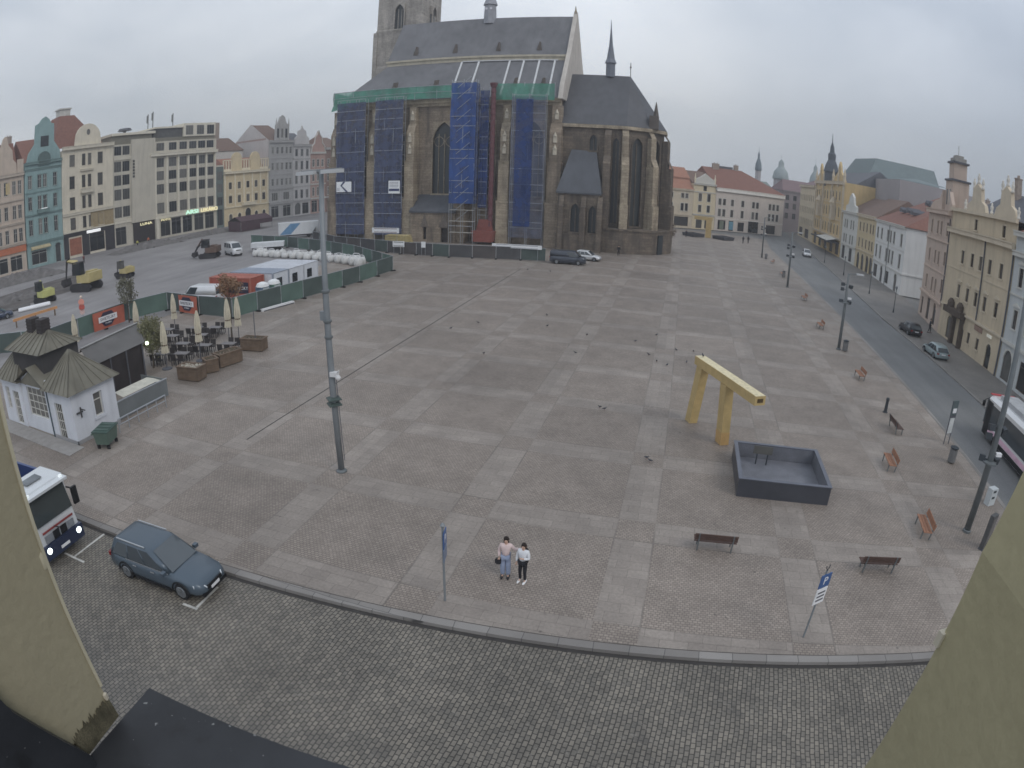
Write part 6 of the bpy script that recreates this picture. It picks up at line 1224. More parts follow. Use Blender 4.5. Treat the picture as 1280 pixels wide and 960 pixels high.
# ------------------------------------------------------------------ fountains
def basin_mat():
    return P('polished_dark_granite', (66,68,76), .35, .12, 1.2, spec=.5)
fb = thing('fountain_basin', 'square dark granite fountain basin with an empty blue grey floor', 'fountain', (6.55,5.74,0)); B = basin_mat(); hw, hd, hh_ = 2.26, 2.13, .9
inn = P('basin_blue_grey_lining', (116,118,126), .5, .16, 1.3, grain=.25)
for x0, y0, x1, y1 in ((-hw,-hd,hw,-hd+.14),(-hw,hd-.14,hw,hd),(-hw,-hd+.14,-hw+.14,hd-.14),(hw-.14,-hd+.14,hw,hd-.14)):
    m = MB(); m.box(x0,y0,0,x1,y1,hh_); m.build('side_wall', B, fb)
m = MB(); m.box(-hw+.15,-hd+.15,.02,hw-.15,hd-.15,.16); m.build('floor', inn, fb)
for x0, y0, x1, y1 in ((-hw-.03,-hd-.03,hw+.03,-hd+.17),(-hw-.03,hd-.17,hw+.03,hd+.03),(-hw-.03,-hd+.17,-hw+.17,hd-.17),(hw-.17,-hd+.17,hw+.03,hd-.17)):
    m = MB(); m.box(x0,y0,hh_,x1,y1,hh_+.04); m.build('rim', P('rim_granite', (98,102,114), .4, .1, 2), fb)
m = MB()
for x0, y0, x1, y1 in ((-hw+.141,-hd+.142,hw-.141,-hd+.15),(-hw+.141,hd-.15,hw-.141,hd-.142)): m.box(x0,y0,.17,x1,y1,hh_-.01)
m.box(-hw+.142,-hd+.16,.17,-hw+.15,hd-.16,hh_-.01); m.box(hw-.15,-hd+.16,.17,hw-.142,hd-.16,hh_-.01); m.build('lining', inn, fb)
wn = thing('warning_board', 'grey notice board standing on two legs inside the dark fountain basin', 'sign', (5.75,7.0,.16)); m = MB(); m.cbox((0,0,.78),(1.0,.04,.42)); m.build('panel', P('board_grey', (96,94,88), .6, .1, 3), wn)
for x in (-.28,.28):
    m = MB(); m.bar((x,.02,0),(x,.02,.6),.06); m.build('leg', sp_, wn)
Gd = P('gilded_metal', (196,166,104), .5, .1, 2.5, metal=.1, spec=.4, grain=.1); Gd2 = P('gilded_top_spotted', (232,216,168), .5, .18, 6, grain=.5)
ga = thing('golden_sculpture', 'angular golden fountain sculpture of two leaning legs and a sloping beam', 'sculpture', (2.1,12.2,0))
def gbox(m, p, q, w, d, ang):
    p, q = Vector(p), Vector(q); u = Vector((math.cos(ang), math.sin(ang), 0))*w/2; v = Vector((-math.sin(ang), math.cos(ang), 0))*d/2
    m.add([p-u-v,p+u-v,p+u+v,p-u+v,q-u-v,q+u-v,q+u+v,q-u+v],[(3,2,1,0),(4,5,6,7),(0,1,5,4),(1,2,6,5),(2,3,7,6),(3,0,4,7)])
an = math.atan2(-5.8,2.65)
m = MB(); gbox(m,(0,0,0),(.28,-.35,3.42),.62,.5,an); m.build('leg', Gd, ga); m = MB(); gbox(m,(1.72,-2.65,0),(1.5,-3.0,3.42),.62,.5,an); m.build('leg', Gd, ga)
m = MB(); A_, B_ = Vector((.05,.1,3.66)), Vector((2.95,-5.72,3.66)); m.bar(A_,B_,.62,.46); m.build('beam', Gd, ga); m = MB(); m.bar(A_+Vector((0,0,.235)),B_+Vector((0,0,.235)),.56,.012); m.build('beam_top', Gd2, ga)
dv = (B_-A_).normalized(); m = MB(); m.bar(B_-dv*.02,B_+dv*.012,.34,.2); m.build('spout_opening', P('dark_spout', (86,68,40)), ga)
m = MB(); gbox(m,(1.72,-2.65,.02),(1.672,-2.727,.75),.64,.52,an); m.build('leg_foot', P('orange_gilt', (204,162,98), .5, .1, 3, metal=.2), ga)
g2 = thing('golden_sculpture', 'distant golden T shaped fountain post between two dark basins to the north', 'sculpture', (7.2,133.6,0)); m = MB(); m.box(-.7,-.6,0,.7,.6,4.2); m.build('leg', Gd, g2); m = MB(); m.box(-3.6,-.5,4.2,.9,.5,5.0); m.build('beam', Gd, g2)
for lb, x in (('distant dark low basin left of the golden post',3.6),('distant dark low basin right of the golden post',11.0)):
    t = thing('fountain_basin', lb, 'fountain', (x,133,0)); m = MB(); m.lathe([(2.6,0),(2.8,.8),(2.5,.8),(2.3,.3)],0,0,4); m.build('side_wall', B, t); m = MB(); m.lathe([(1.6,.05),(1.6,.12)],0,0,4); m.build('floor', inn, t)
# pigeons
def pigeon():
    t = thing('pigeon', 'small grey pigeon on the open paving of the square', 'bird', (0,0,0), 0, 'pigeons scattered over the paving'); g = P('pigeon_grey', (74,76,82), .8, .2, 9)
    m = MB(); m.loft([[(x,r*math.cos(a),z+r*math.sin(a)*.9) for a in [2*math.pi*j/8 for j in range(8)]] for x, r, z in ((-.19,.015,.12),(-.1,.05,.14),(0,.075,.15),(.09,.06,.17),(.13,.035,.22),(.15,.035,.26),(.19,.015,.26),(.22,.006,.25))]); m.build('body', g, t, smooth=True); t.scale = (.75,.75,.75)
    for s in (-.03,.03):
        m = MB(); m.tube((.01,s,0),(.01,s,.1),.008,n=4); m.build('leg', P('pigeon_leg', (150,90,80)), t)
    return t
pg = None; random.seed(9)
for x, y in ((-19.3,59.5),(-16.2,59.4),(-11.2,34.2),(-10.3,30.2),(-6.6,28.6),(-2.5,28.2),(-6.6,23.0),(-12.9,20.4),(-17.7,26.4),(-16.2,29.1),(-3.3,12.5),(-3.0,12.3),(.9,26.9),(2.3,27.1),(-1.2,24.7),(-.5,23.2),(.3,22.5),(1.75,23.8),(-.9,31),(.1,6.1),(-.1,6.4)):
    if pg is None: pg = pigeon(); pg.location = (x,y,.005); pg.rotation_euler.z = 1
    else: dup(pg, (x,y,.005), random.random()*6.28)
tpg = dup(pg, (2.3,12.0,3.905), 2.0, 'pigeon perched on the upper end of the golden beam')
del tpg['group']
# ------------------------------------------------------------------ vehicles
G_car = glass('car_glass', (.045,.055,.063), (.09,.105,.115), .04, .8); M_tyre = P('tyre_rubber', (34,34,36), .85, .1, 4); M_rim = P('alloy_rim', (140,144,148), .35, .1, 3, metal=.7); M_blk = P('black_trim', (30,31,34), .5, .1, 4); M_chr = P('bright_trim', (190,194,198), .3, .05, metal=.6); M_lens = P('headlight_lens', (214,220,224), .1, .04, spec=.6); M_rl = P('red_lens', (150,36,34), .2, .05)  # car glass base colour raised to stand in for the sky's reflection
def paint(name, c): return P(name, c, .3, .04, .6, metal=.25, spec=.6)
def sect(x, w, zb, zt, k=.0):
    half = [(0,zb),(w*.8,zb),(w*.95,zb+.06),(w*1.0,zb+(zt-zb)*.35),(w*.99,zb+(zt-zb)*.66),(w*.94,zt-.05),(w*.86,zt-.005+k*.3),(0,zt+k)]
    return [(x,-y,z) for y, z in half] + [(x,y,z) for y, z in reversed(half[1:-1])]
def car(label, x, y, rz, c, L=4.6, Wd_=1.84, H=1.6, style='suv', detail=True, z=0., group=None, roofc=None):
    t = thing('parked_car' if style != 'van' else 'parked_van', label, 'car' if style != 'van' else 'van', (x,y,z), rz, group)
    hl, w = L/2, Wd_/2; bz = H*.6; hz = .56*H if style != 'van' else .62*H
    m = MB()
    ns = [(-hl,.72,.42,bz*.86),(-hl+.06,.9,.3,bz*.98),(-hl+.5,.985,.24,bz+.02),(-.3*L/2,1.0,.22,bz),(.18*hl,1.0,.22,bz-.01),(.42*hl,.99,.22,bz-.02),(.62*hl,.965,.23,hz),(hl-.3,.91,.26,hz-.1),(hl-.1,.8,.3,hz-.2),(hl,.62,.36,hz-.34)]
    m.loft([sect(a*1.0, w*b, zb, zt, .03 if a > .4*hl else .0) for a, b, zb, zt in ns]); m.build('body', c, t, smooth=True)
    xr0, xr1 = (-hl+.12, -hl+.42); xf0, xf1 = .44*hl, .06*hl
    if style == 'hatch': xr1 = -hl+.62; xf0, xf1 = .46*hl, .1*hl
    if style == 'van': xr0, xr1 = -hl+.05, -hl+.12; xf0, xf1 = .7*hl, .42*hl
    zb, zt = bz-.03, H-.06; wb, wt = w*.93, w*.76 if style != 'van' else w*.86
    ring = lambda x0, x1, ww, zz: [(x0,-ww*.92,zz),(x0+.08,-ww,zz),(x1-.12,-ww,zz),(x1,-ww*.88,zz),(x1,ww*.88,zz),(x1-.12,ww,zz),(x0+.08,ww,zz),(x0,ww*.92,zz)]
    m = MB(); m.loft([ring(xr0,xf0,wb,zb),ring((xr0+xr1)/2,(xf0+xf1)/2,(wb+wt)/2+.02,(zb+zt)/2),ring(xr1,xf1,wt,zt),ring(xr1+.12,xf1-.16,wt*.9,zt+.05),ring(xr1+.5,xf1-.5,wt*.6,zt+.065)]); m.build('roof', roofc or c, t, smooth=True)
    def lp(a, b, u): return tuple(p+(q-p)*u for p, q in zip(a, b))
    A0, A1 = (xf0+.015,-wb*.86,zb+.03), (xf1+.02,-wt*.86,zt-.01); m = MB(); m.quad(A0,(A0[0],-A0[1],A0[2]),(A1[0],-A1[1],A1[2]),A1)
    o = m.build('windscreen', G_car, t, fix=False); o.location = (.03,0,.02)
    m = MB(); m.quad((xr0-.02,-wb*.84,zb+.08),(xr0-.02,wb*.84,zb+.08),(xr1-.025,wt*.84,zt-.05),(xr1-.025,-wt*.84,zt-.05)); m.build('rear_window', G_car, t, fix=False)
    for s in (-1, 1):
        f = lambda u, v: ((xr0+.22)*(1-v)*(1-u)+(xf0-.22)*(1-v)*u+(xr1+.2)*v*(1-u)+(xf1-.12)*v*u, s*(wb*(1-v)+wt*v+.022), zb+.06+(zt-zb-.12)*v)
        if style == 'van': spl = [(.66,.99)] if not detail else [(.02,.3),(.33,.62),(.66,.99)]
        else: spl = [(0.,.3),(.325,.64),(.665,1.)]
        for a, b in spl:
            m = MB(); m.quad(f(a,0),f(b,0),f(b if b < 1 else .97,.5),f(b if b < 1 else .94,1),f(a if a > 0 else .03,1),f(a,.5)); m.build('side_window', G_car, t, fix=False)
    wr = .335 if style != 'hatch' else .3
    for a in (-hl*.60, hl*.60):
        for s in (-1, 1):
            m = MB(); m.lathe([(wr*.82,-.115),(wr,-.09),(wr,.09),(wr*.82,.115)],0,0,18); o = m.build('wheel', M_tyre, t, loc=(a,s*(w-.12),wr), smooth=False); o.rotation_euler.x = R(90)
            m = MB(); m.lathe([(wr*.68,.118),(wr*.62,.135),(.06,.12)],0,0,14); 
            for k in range(5): m.cbox((wr*.36*math.cos(k*1.257),wr*.36*math.sin(k*1.257),.135),(wr*.55,.05,.03),k*1.257)
            r = m.build('rim', M_rim, o); r.rotation_euler.x = R(180) if s > 0 else 0
            m = MB(); m.path([(a+(wr+.06)*math.cos(u), s*(w*.985), wr+(wr+.06)*math.sin(u)) for u in [math.pi*i/10 for i in range(11)]],.035,5); m.build('wheel_arch', M_blk, t)
    for s in (-1, 1):
        m = MB(); m.loft([[(hl-.34,s*w*.83,hz-.28),(hl-.30,s*w*.9,hz-.28),(hl-.34,s*w*.9,hz-.16),(hl-.4,s*w*.82,hz-.15)],[(hl-.01,s*w*.44,hz-.33),(hl+.01,s*w*.5,hz-.33),(hl-.05,s*w*.56,hz-.24),(hl-.1,s*w*.46,hz-.22)]]); m.build('headlight', M_lens, t)
        m = MB(); m.cbox((-hl+.05,s*w*.76,bz*.86),(.1,.26,.16)); m.build('tail_light', M_rl, t)
        m = MB(); m.cbox((xf0-.2,s*(w+.08),bz+.05),(.16,.2,.13)); m.build('mirror', c, t)
        if detail:
            m = MB(); m.bar((xr1+.2,s*wt*.96,zt+.07),(xf1-.35,s*wt*.96,zt+.07),.04); m.build('roof_rail', M_chr, t)
            m = MB(); m.box(-hl*.4,s*w*.99-.012,.24,hl*.4,s*w*.99+.016,.34); m.build('sill_trim', M_blk, t)
            for q in (.06,-.34):
                m = MB(); m.cbox((q*hl,s*(w+.005),bz-.16),(.18,.03,.035)); m.build('door_handle', M_chr, t)
            m = MB(); m.box(-hl*.55,s*wb*1.0-.01+s*.02,bz-.03,xf0-.1,s*wb*1.0+.012+s*.02,bz-.005); m.build('window_trim', M_chr, t)
    m = MB(); m.cbox((hl-.035,0,hz-.36),(.1,w*.92,.16)); m.build('grille', M_blk, t); m = MB(); m.cbox((hl+.02,0,.44),(.02,.5,.11)); m.build('number_plate', M_wt, t); m = MB(); m.cbox((hl-.06,0,.34),(.14,w*1.5,.13)); m.build('bumper', M_blk, t)
    m = MB(); m.cbox((-hl-.005,0,.7),(.02,.5,.11)); m.build('number_plate', M_wt, t); return t
RT = math.atan(SK)
car('steel blue estate car with roof rails parked at the south kerb', -15.58,-9.62,RT,paint('steel_blue_paint', (78,93,106)),4.75,1.9,1.58,'suv',True,-.11)
car('black hatchback driving up the east road beyond the silver car', 29.0,47.6,R(-87)+math.pi,paint('black_paint', (46,46,50)),4.2,1.78,1.5,'hatch',False,-.1)
car('silver green hatchback by the kerb of the east road', 28.6,38.0,R(-87)+math.pi,paint('silver_green_paint', (146,162,164)),4.2,1.75,1.45,'hatch',False,-.1)
car('small white car at the far end of the east road', 29.6,119.4,R(-95),paint('white_paint', (212,214,216)),4.2,1.8,1.6,'hatch',False,-.1)
car('dark grey van parked in front of the side chapel', -15.4,67.8,R(4),paint('graphite_paint', (66,72,84)),5.2,1.95,1.95,'van',False)
car('white car half hidden behind the dark grey van', -13.4,73.2,R(-6),paint('white_paint', (212,214,216)),4.2,1.78,1.5,'hatch',False)
car('white delivery van parked inside the fence beside the orange banner', -47.4,28.2,R(184),paint('white_paint', (212,214,216)),5.4,2.0,2.2,'van',False)
car('white minibus with dark windows parked beside the brown loader', -71.6,62.6,R(-30),paint('white_paint', (212,214,216)),5.2,2.0,2.2,'van',True)
car('dark blue car standing beside the trench left of the orange guard rail', -76.6,16.2,R(60),paint('navy_paint', (52,66,92)),4.4,1.8,1.5,'hatch',False)
# white box trucks
def trailer(label, x, y, rz, L, w, h, blue=True):
    t = thing('box_trailer', label, 'trailer', (x,y,0), rz); m = MB(); m.box(0,-w/2,.7,L,w/2,h); m.build('box', P('trailer_white', (208,212,216), .4, .05, .5, streak=.1), t)
    if blue: m = MB(); m.add([(.2,-w/2-.012,.8),(L*.3,-w/2-.012,.8),(L*.55,-w/2-.012,h-.2),(L*.3,-w/2-.012,h-.2)],[(0,1,2,3)]); m.build('blue_stripe', P('trailer_blue', (92,140,184), .4), t, fix=False)
    m = MB(); m.box(.2,-w/2+.2,.45,L-.2,w/2-.2,.7); m.build('chassis', M_blk, t)
    for a in (L*.2,L*.75,L*.88):
        for s in (-1, 1):
            m = MB(); m.lathe([(.42,-.13),(.42,.13)],0,0,14); o = m.build('wheel', M_tyre, t, loc=(a,s*(w/2-.18),.42)); o.rotation_euler.x = R(90)
    return t
trailer('white box trailer with a blue slash parked before the cathedral corner', -77.5,84.5,R(38),8.4,2.5,3.2); trailer('low pale flat trailer behind the white minibus', -70.5,66.5,R(30),6,2.3,1.5,False)
# tipper truck with lit headlights
tk = thing('tipper_truck', 'white cab tipper truck with blue body and lit headlights beside the yellow wall', 'truck', (-20.75,-11.05,-.11), RT)
Wt = paint('truck_white', (216,220,222)); Bl = paint('truck_blue', (58,78,132)); Nv = paint('truck_navy_bumper', (48,58,88))
sec = lambda x, w, z0, z1: [(x,-w,z0),(x,w,z0),(x,w,z1),(x,-w,z1)]
m = MB(); m.loft([[(-2.1,-1.22,.9),(-2.1,1.22,.9),(-2.1,1.22,3.05),(-2.1,-1.22,3.05)],[(-.35,-1.24,.9),(-.35,1.24,.9),(-.35,1.2,3.12),(-.35,-1.2,3.12)],[(-.02,-1.14,.95),(-.02,1.14,.95),(-.3,1.1,3.0),(-.3,-1.1,3.0)]]); m.build('cab', Wt, tk)
m = MB(); m.quad((-.06,-1.1,1.75),(-.06,1.1,1.75),(-.27,1.06,2.85),(-.27,-1.06,2.85)); o = m.build('windscreen', glass('truck_glass', (.02,.028,.03), (.05,.06,.06), .06), tk, fix=False); o.location = (.02,0,0)
m = MB(); m.box(-1.5,-.45,3.13,-.95,.45,3.17); m.build('roof_hatch', P('hatch_grey', (120,126,130)), tk)
m = MB(); m.box(-.45,-1.2,2.95,.02,1.2,3.06); m.build('sun_visor', Wt, tk)
m = MB(); m.box(-.3,-1.22,.35,.14,1.22,.95); m.build('bumper', Nv, tk)
m = MB(); m.box(-.02,-.9,1.0,.035,.9,1.3); m.build('grille', P('grille_grey', (128,132,138), .5, .1, 5), tk); m = MB(); m.box(.036,-.42,.98,.05,-.04,1.34); m.box(.036,.04,.98,.05,.42,1.34); m.build('grille_mesh', M_blk, tk); m = MB(); m.box(-.01,-.95,1.42,.02,.95,1.5); m.build('red_trim', P('red_trim', (150,60,58), .4), tk); m = MB(); m.box(.14,-.27,.5,.16,.27,.62); m.build('number_plate', M_wt, tk)
HL = P('lit_headlight', (240,255,250), .3, 0, emit=4.)
for s in (-1, 1):
    m = MB(); m.lathe([(.13,0),(.13,.03)],0,0,12); o = m.build('headlight', HL, tk, loc=(.14,s*.95,.74)); o.rotation_euler.y = R(90)
    m = MB(); m.cbox((-.05,s*1.42,2.1),(.12,.3,.75)); m.bar((-.3,s*1.2,2.5),(-.05,s*1.4,2.4),.05); m.build('mirror', M_blk, tk)
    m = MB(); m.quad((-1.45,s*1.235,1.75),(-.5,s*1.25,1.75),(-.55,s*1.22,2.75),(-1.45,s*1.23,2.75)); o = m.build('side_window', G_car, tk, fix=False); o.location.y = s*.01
    m = MB(); m.cbox((-.22,s*1.0,3.1),(.1,.14,.1)); m.build('marker_lamp', P('marker_pale', (225,232,232), .3, emit=.4), tk)
    for a in (-1.2,-4.6,-5.9):
        m = MB(); m.lathe([(.38,-.17),(.5,-.14),(.5,.14),(.38,.17)],0,0,18); o = m.build('wheel', M_tyre, tk, loc=(a,s*.98,.5)); o.rotation_euler.x = R(90); m = MB(); m.lathe([(.28,.16),(.2,.2),(.08,.2)],0,0,12); r = m.build('rim', M_rim, o); r.rotation_euler.x = R(180) if s > 0 else 0
m = MB(); m.add([(-7.2,-1.25,1.1),(-2.3,-1.25,1.1),(-2.3,1.25,1.1),(-7.2,1.25,1.1),(-7.4,-1.25,2.7),(-2.25,-1.25,2.9),(-2.25,1.25,2.9),(-7.4,1.25,2.7),(-7.2,-1.13,2.7),(-2.4,-1.13,2.88),(-2.4,1.13,2.88),(-7.2,1.13,2.7),(-7.1,-1.1,1.3),(-2.42,-1.1,1.3),(-2.42,1.1,1.3),(-7.1,1.1,1.3)],[(0,1,5,4),(1,2,6,5),(2,3,7,6),(3,0,4,7),(3,2,1,0),(4,5,9,8),(5,6,10,9),(6,7,11,10),(7,4,8,11),(8,9,13,12),(9,10,14,13),(10,11,15,14),(11,8,12,15),(12,13,14,15)]); m.build('tipper_body', Bl, tk)
m = MB(); m.box(-7.1,-.5,.7,-.5,.5,1.08); m.build('chassis', M_blk, tk)
m = MB(); m.path([(.02,.2,1.2),(.02,-.25,1.5)],.02,5); m.build('wiper', M_blk, tk)
m = MB(); m.cbox((-.12,.5,1.98),(.02,.5,.32),0,0,R(-11)); m.build('paper_on_dash', M_wt, tk)
# bus
bs = thing('city_bus', 'white and black city bus with pink stripe cut by the right window wall', 'bus', (25.05,16.3,-.11), R(-91)+math.pi)
Wb_ = paint('bus_white', (222,222,222))
m = MB(); m.loft([[(x,-w,z0),(x,-w,z1-.25),(x,-w+.22,z1),(x,w-.22,z1),(x,w,z1-.25),(x,w,z0)] for x, w, z0, z1 in ((0,1.05,.35,2.75),(-.25,1.22,.3,2.95),(-1.2,1.27,.28,3.0),(-11.7,1.27,.28,3.0),(-12,1.2,.35,2.9))]); m.build('body', Wb_, bs)
for s in (-1, 1):
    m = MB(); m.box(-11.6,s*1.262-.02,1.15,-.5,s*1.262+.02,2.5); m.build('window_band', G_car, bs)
    m = MB(); m.box(-11.8,s*1.262-.026,.3,-.3,s*1.262+.026,.62); m.build('skirt', M_blk, bs)
    m = MB(); m.box(-11.8,s*1.262-.03,.66,-1.2,s*1.262+.03,.98); m.build('pink_stripe', P('bus_pink', (222,176,196), .4), bs)
    m = MB(); m.box(-1.15,s*1.262-.028,.3,-.3,s*1.262+.028,2.6); m.build('door', M_blk, bs)
    for a in (-2.6,-8.6):
        m = MB(); m.lathe([(.48,-.15),(.48,.15)],0,0,16); o = m.build('wheel', M_tyre, bs, loc=(a,s*1.14,.48)); o.rotation_euler.x = R(90)
    m = MB(); m.bar((-.1,s*1.1,2.7),(.3,s*1.3,2.4),.05); m.cbox((.32,s*1.32,2.15),(.12,.2,.4)); m.build('mirror', M_blk, bs)
    m = MB(); m.cbox((-.0,s*.85,.7),(.1,.3,.16)); m.build('headlight', M_lens, bs); m = MB(); m.cbox((-.04,s*1.06,.9),(.1,.14,.16)); m.build('marker', P('bus_red', (196,64,70), .4), bs)
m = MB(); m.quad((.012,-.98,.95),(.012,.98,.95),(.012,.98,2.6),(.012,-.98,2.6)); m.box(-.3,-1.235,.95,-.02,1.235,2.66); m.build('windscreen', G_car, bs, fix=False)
m = MB(); m.box(-9.5,-.8,3.0,-1.2,.8,3.3); m.build('roof_unit', P('bus_roof_grey', (168,170,172), .5), bs); m = MB(); m.box(-.35,-1.15,2.98,-.1,1.15,3.04); m.build('red_roof_edge', P('bus_red', (196,64,70), .4), bs)
# ------------------------------------------------------------------ people
M_skin = P('skin', (206,164,140), .6, .05, 8); M_hair = P('dark_hair', (48,38,34), .7, .15, 20)
def skin_mesh(name, verts, edges, mat, parent, sub=1, root=0):
    me = D.meshes.new(name); me.from_pydata([v[:3] for v in verts], edges, []); o = ob(name, me)
    md = o.modifiers.new('skin', 'SKIN'); md.use_smooth_shade = True
    sv = me.skin_vertices[0].data
    for i, v in enumerate(verts): sv[i].radius = (v[3], v[3] if len(v) < 5 else v[4]); sv[i].use_root = i == root
    if sub: o.modifiers.new('sub', 'SUBSURF').levels = sub; o.modifiers['sub'].render_levels = sub
    bpy.context.view_layer.update(); dg = bpy.context.evaluated_depsgraph_get(); r = D.meshes.new_from_object(o.evaluated_get(dg))
    D.objects.remove(o); r.name = name; r.materials.clear(); r.materials.append(mat)
    for p_ in r.polygons: p_.use_smooth = True
    return ob(name, r, parent)
def person(label, x, y, rz, top, legs, shoes, h=1.66, pose='stand', hands=True, hairlong=True, face=True, group=None, wide=False, hair=None, z=0.):
    t = thing('person', label, 'person', (x,y,z), rz, group); s = h/1.66; t.scale = (s,s,s)
    st_ = .16 if pose == 'walk' else .0
    J = {'pel':(0,0,.90),'spi':(0,0,1.08),'che':(0,-.01,1.26),'nec':(0,.0,1.43),'hd0':(0,-.015,1.5),'hd1':(0,-.02,1.60)}
    for k, s_ in (('l',1),('r',-1)):
        f = st_*s_
        J['sh'+k] = (s_*.165,0,1.37); J['el'+k] = (s_*.235,.03+f*.3,1.11); J['wr'+k] = (s_*.22,-.06+f*.7,.89); J['ha'+k] = (s_*.21,-.085+f*.8,.815)
        J['hi'+k] = (s_*.085,0,.88); J['kn'+k] = (s_*.095,-.03-f*.6,.48); J['an'+k] = (s_*.095,.03-f*1.0,.085); J['to'+k] = (s_*.11,-.12-f*1.0,.035)
    if pose == 'arm': J['ell'] = (.30,.05,1.17); J['wrl'] = (.45,.08,1.20); J['hal'] = (.53,.07,1.22)
    if pose == 'bent': J['ell'] = (.23,-.02,1.1); J['wrl'] = (.10,-.2,1.16); J['hal'] = (.03,-.24,1.18)
    names = list(J); ix = {n_: i for i, n_ in enumerate(names)}
    rad = {'pel':.12,'spi':.105,'che':.115,'nec':.048,'hd0':.07,'hd1':.085,'sh':.05,'el':.038,'wr':.026,'ha':.03,'hi':.085,'kn':.055,'an':.036,'to':.03}
    V = [(*J[n_], rad.get(n_, rad.get(n_[:2]))) for n_ in names]
    E_ = [('pel','spi'),('spi','che'),('che','nec'),('nec','hd0'),('hd0','hd1')]
    for k in 'lr': E_ += [('che','sh'+k),('sh'+k,'el'+k),('el'+k,'wr'+k),('wr'+k,'ha'+k),('pel','hi'+k),('hi'+k,'kn'+k),('kn'+k,'an'+k),('an'+k,'to'+k)]
    ed = [(ix[a], ix[b]) for a, b in E_]
    if hands:
        for k, s_ in (('l',1),('r',-1)):
            hx_, wx = Vector(J['ha'+k]), Vector(J['wr'+k]); d = (hx_-wx).normalized(); side = d.cross(Vector((0,0,1))); side = Vector((0,1,0)) if side.length < .2 else side.normalized(); up_ = side.cross(d)
            for q, L in ((-.028,.06),(-.01,.075),(.01,.07),(.028,.055)):
                b0 = len(V); p0 = hx_+side*q; p1 = p0+d*L*.6+up_*.008; p2 = p1+d*L*.4-up_*.02; V += [(*p1,.009),(*p2,.007)]; ed += [(ix['ha'+k],b0),(b0,b0+1)]
            b0 = len(V); p1 = hx_+side*.045-d*.01; p2 = p1+side*.012+d*.04; V += [(*p1,.011),(*p2,.009)]; ed += [(ix['ha'+k],b0),(b0,b0+1)]
    skin_mesh('body', V, ed, M_skin, t)
    def garment(nm, chain, r, mat, sub=1):
        ns = []; 
        for a, b in chain:
            for q in (a, b):
                if q not in ns: ns.append(q)
        return skin_mesh(nm, [(*J[q], r[q] if q in r else r[q[:2]]) for q in ns], [(ns.index(a), ns.index(b)) for a, b in chain], mat, t, sub)
    ch_ = [('pel','spi'),('spi','che')]+[c for k in 'lr' for c in (('che','sh'+k),('sh'+k,'el'+k),('el'+k,'wr'+k))]
    J['pel'] = (0,0,.93); garment('jacket', ch_, {'pel':.155,'spi':.14,'che':.15,'sh':.078,'el':.06,'wr':.046}, top); J['pel'] = (0,0,.90)
    wl_ = .085 if wide else .056
    garment('trousers', [c for k in 'lr' for c in (('pel','hi'+k),('hi'+k,'kn'+k),('kn'+k,'an'+k))], {'pel':.135,'hi':.105,'kn':wl_+.014,'an':wl_}, legs)
    for k in 'lr':
        a, b = J['an'+k], J['to'+k]; m = MB(); m.loft([[(b[0]+wx*math.cos(u),yy,z_+hz*math.sin(u)) for u in [2*math.pi*j/8 for j in range(8)]] for yy, wx, z_, hz in ((a[1]+.07,.03,.045,.04),(a[1]+.03,.045,.055,.055),(a[1]-.08,.048,.04,.04),(b[1]-.03,.045,.035,.032),(b[1]-.08,.025,.03,.022))]); m.build('shoe', shoes, t, smooth=True)
    m = MB(); m.ball((0,.005,1.60),.103,12,(.92,1.0,1.08)); o = m.build('hair', hair or M_hair, t, smooth=True)
    for v in o.data.vertices:
        if v.co.y < -.045 and v.co.z < 1.635: v.co.y = -.04+(v.co.y+.045)*.15
    if hairlong: m = MB(); m.loft([[(w_*math.cos(u),.06+d_*math.sin(u),z_) for u in [2*math.pi*j/10 for j in range(10)]] for z_, w_, d_ in ((1.6,.095,.05),(1.5,.1,.05),(1.38,.085,.04),(1.3,.05,.025))]); m.build('long_hair', hair or M_hair, t, smooth=True)
    if face:
        for q in (-.032,.032):
            m = MB(); m.ball((q,-.098,1.575),.011,6); m.build('eye', P('eye_dark', (36,32,32), .3), t)
        m = MB(); m.loft([[(-.012,-.1,1.565),(.012,-.1,1.565),(0,-.1,1.58)],[(-.004,-.125,1.545),(.004,-.125,1.545),(0,-.115,1.56)]]); m.build('nose', M_skin, t); m = MB(); m.cbox((0,-.1,1.52),(.045,.012,.01)); m.build('mouth', P('lips', (160,90,84)), t)
        for q in (-1, 1): m = MB(); m.ball((q*.093,-.01,1.56),.022,6,(.4,.7,1)); m.build('ear', M_skin, t)
    return t
F_pink = P('dusty_pink_top', (216,190,186), .9, .08, 6); F_jean = P('pale_blue_denim', (142,156,186), .9, .1, 9); F_blk = P('black_cloth', (44,44,50), .9, .1, 6); F_wht = P('white_jacket_cloth', (220,222,226), .85, .05, 6); F_nav = P('navy_cloth', (54,58,72), .9, .1, 6)
person('person in a dusty pink top and wide pale jeans, arm round the companion', -4.14,-4.75,R(8),F_pink,F_jean,F_blk,1.66,'arm',wide=True).scale.x *= -1 if False else 1
p2_ = person('person in a white jacket, dark trousers and white shoes beside the companion in pink', -3.5,-4.86,R(-10),F_wht,F_blk,P('white_shoe', (226,226,226), .6),1.6,'bent')
m = MB(); m.box(-.03,-.13,1.02,.02,.13,1.4); m.path([(.09,-.16,1.28),(.11,-.1,1.43),(.1,.06,1.44),(.1,.1,1.2)],.022,5)
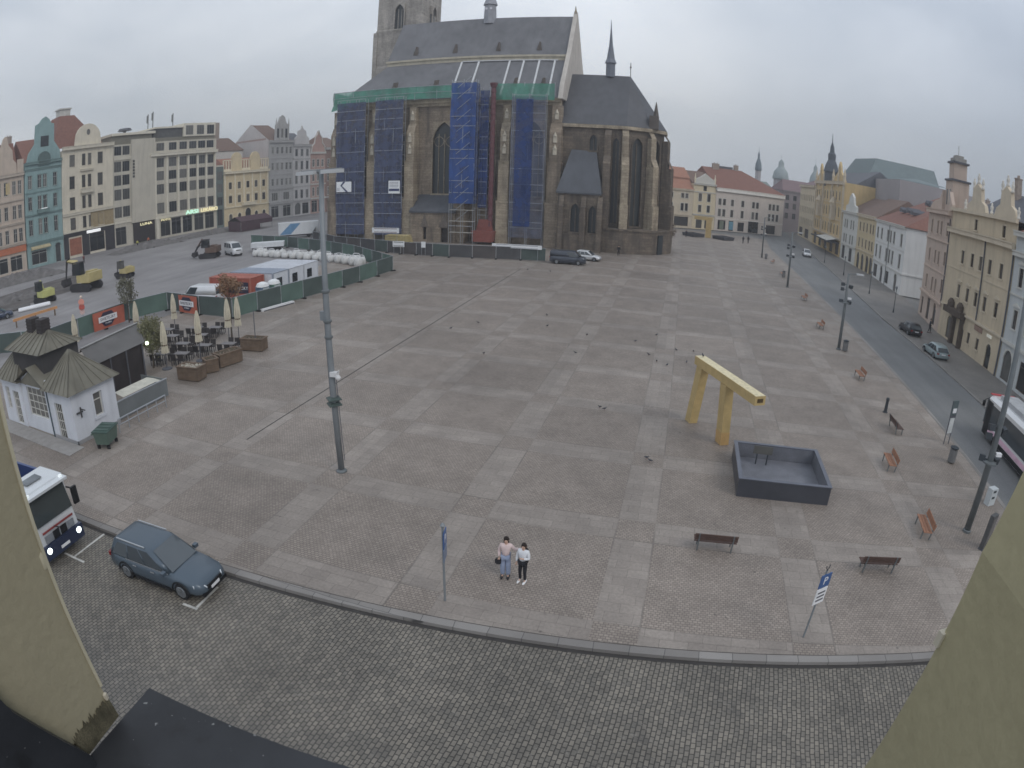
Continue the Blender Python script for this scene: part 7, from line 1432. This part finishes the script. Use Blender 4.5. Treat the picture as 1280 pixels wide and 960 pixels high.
bp_ = MB(); bp_.loft([[(w_*math.cos(u),.17+.06*math.sin(u),z_) for u in [2*math.pi*j/10 for j in range(10)]] for z_, w_ in ((1.02,.1),(1.08,.14),(1.3,.14),(1.38,.09))]); bp_.build('hood', F_blk, p2_, smooth=True)
bag_ = thing('handbag', 'small dark handbag held by the person in pink', 'bag', (-4.37,-4.86,.60), .2); m = MB(); m.loft([[(w_*math.cos(u),.05*math.sin(u),z_) for u in [2*math.pi*j/10 for j in range(10)]] for z_, w_ in ((0,.09),(.04,.12),(.17,.12),(.2,.1))]); m.build('body', F_blk, bag_); m = MB(); m.path([(-.08,0,.18),(-.05,0,.27),(.05,0,.27),(.08,0,.18)],.012,5); m.build('strap', F_blk, bag_)
for lb, x, y, rz, tp_, lg in (('distant person in dark clothes left of the golden post',1.8,128,.3,F_nav,F_blk),('taller of two distant people walking north on the square',17.0,131,2.8,F_blk,F_blk),('shorter of two distant people walking north on the square',15.6,129.5,2.8,F_nav,F_blk),
    ('person in dark clothes on the pavement by the dark stone portal',32.6,49.6,1.2,F_nav,F_blk),('worker in an orange jacket at the lit shop windows',-113.5,79.5,1.0,P('hi_vis_orange', (206,104,62), .8),F_blk),('worker in a hi vis yellow jacket near the grey store',-112,74.5,.4,P('hi_vis_yellow', (196,190,80), .8),F_blk),
    ('person in maroon by the teal house shop',-108,55.0,1.4,P('maroon_cloth', (120,64,66), .9),F_blk),('person in blue near the large excavator',-92,41.5,.4,P('blue_cloth', (84,84,140), .9),F_blk),('distant person in dark clothes by the apse corner',-9.5,81.6,.2,F_blk,F_blk)):
    person(lb,x,y,rz,tp_,lg,F_blk,1.72,'walk',False,False,False)
# ------------------------------------------------------------------ thin humid haze over the town
def haze():
    m = D.materials.new('humid_haze'); m.use_nodes = True; n, l = m.node_tree.nodes, m.node_tree.links; n.clear()
    o = n.new('ShaderNodeOutputMaterial'); v = n.new('ShaderNodeVolumeScatter'); v.inputs['Color'].default_value = (.93,.95,1,1); v.inputs['Density'].default_value = .0009; v.inputs['Anisotropy'].default_value = .2
    l.new(v.outputs[0], o.inputs['Volume']); b = MB(); b.box(-700,-60,-2,700,900,130); h = b.build('haze', m); struct(h)
haze()
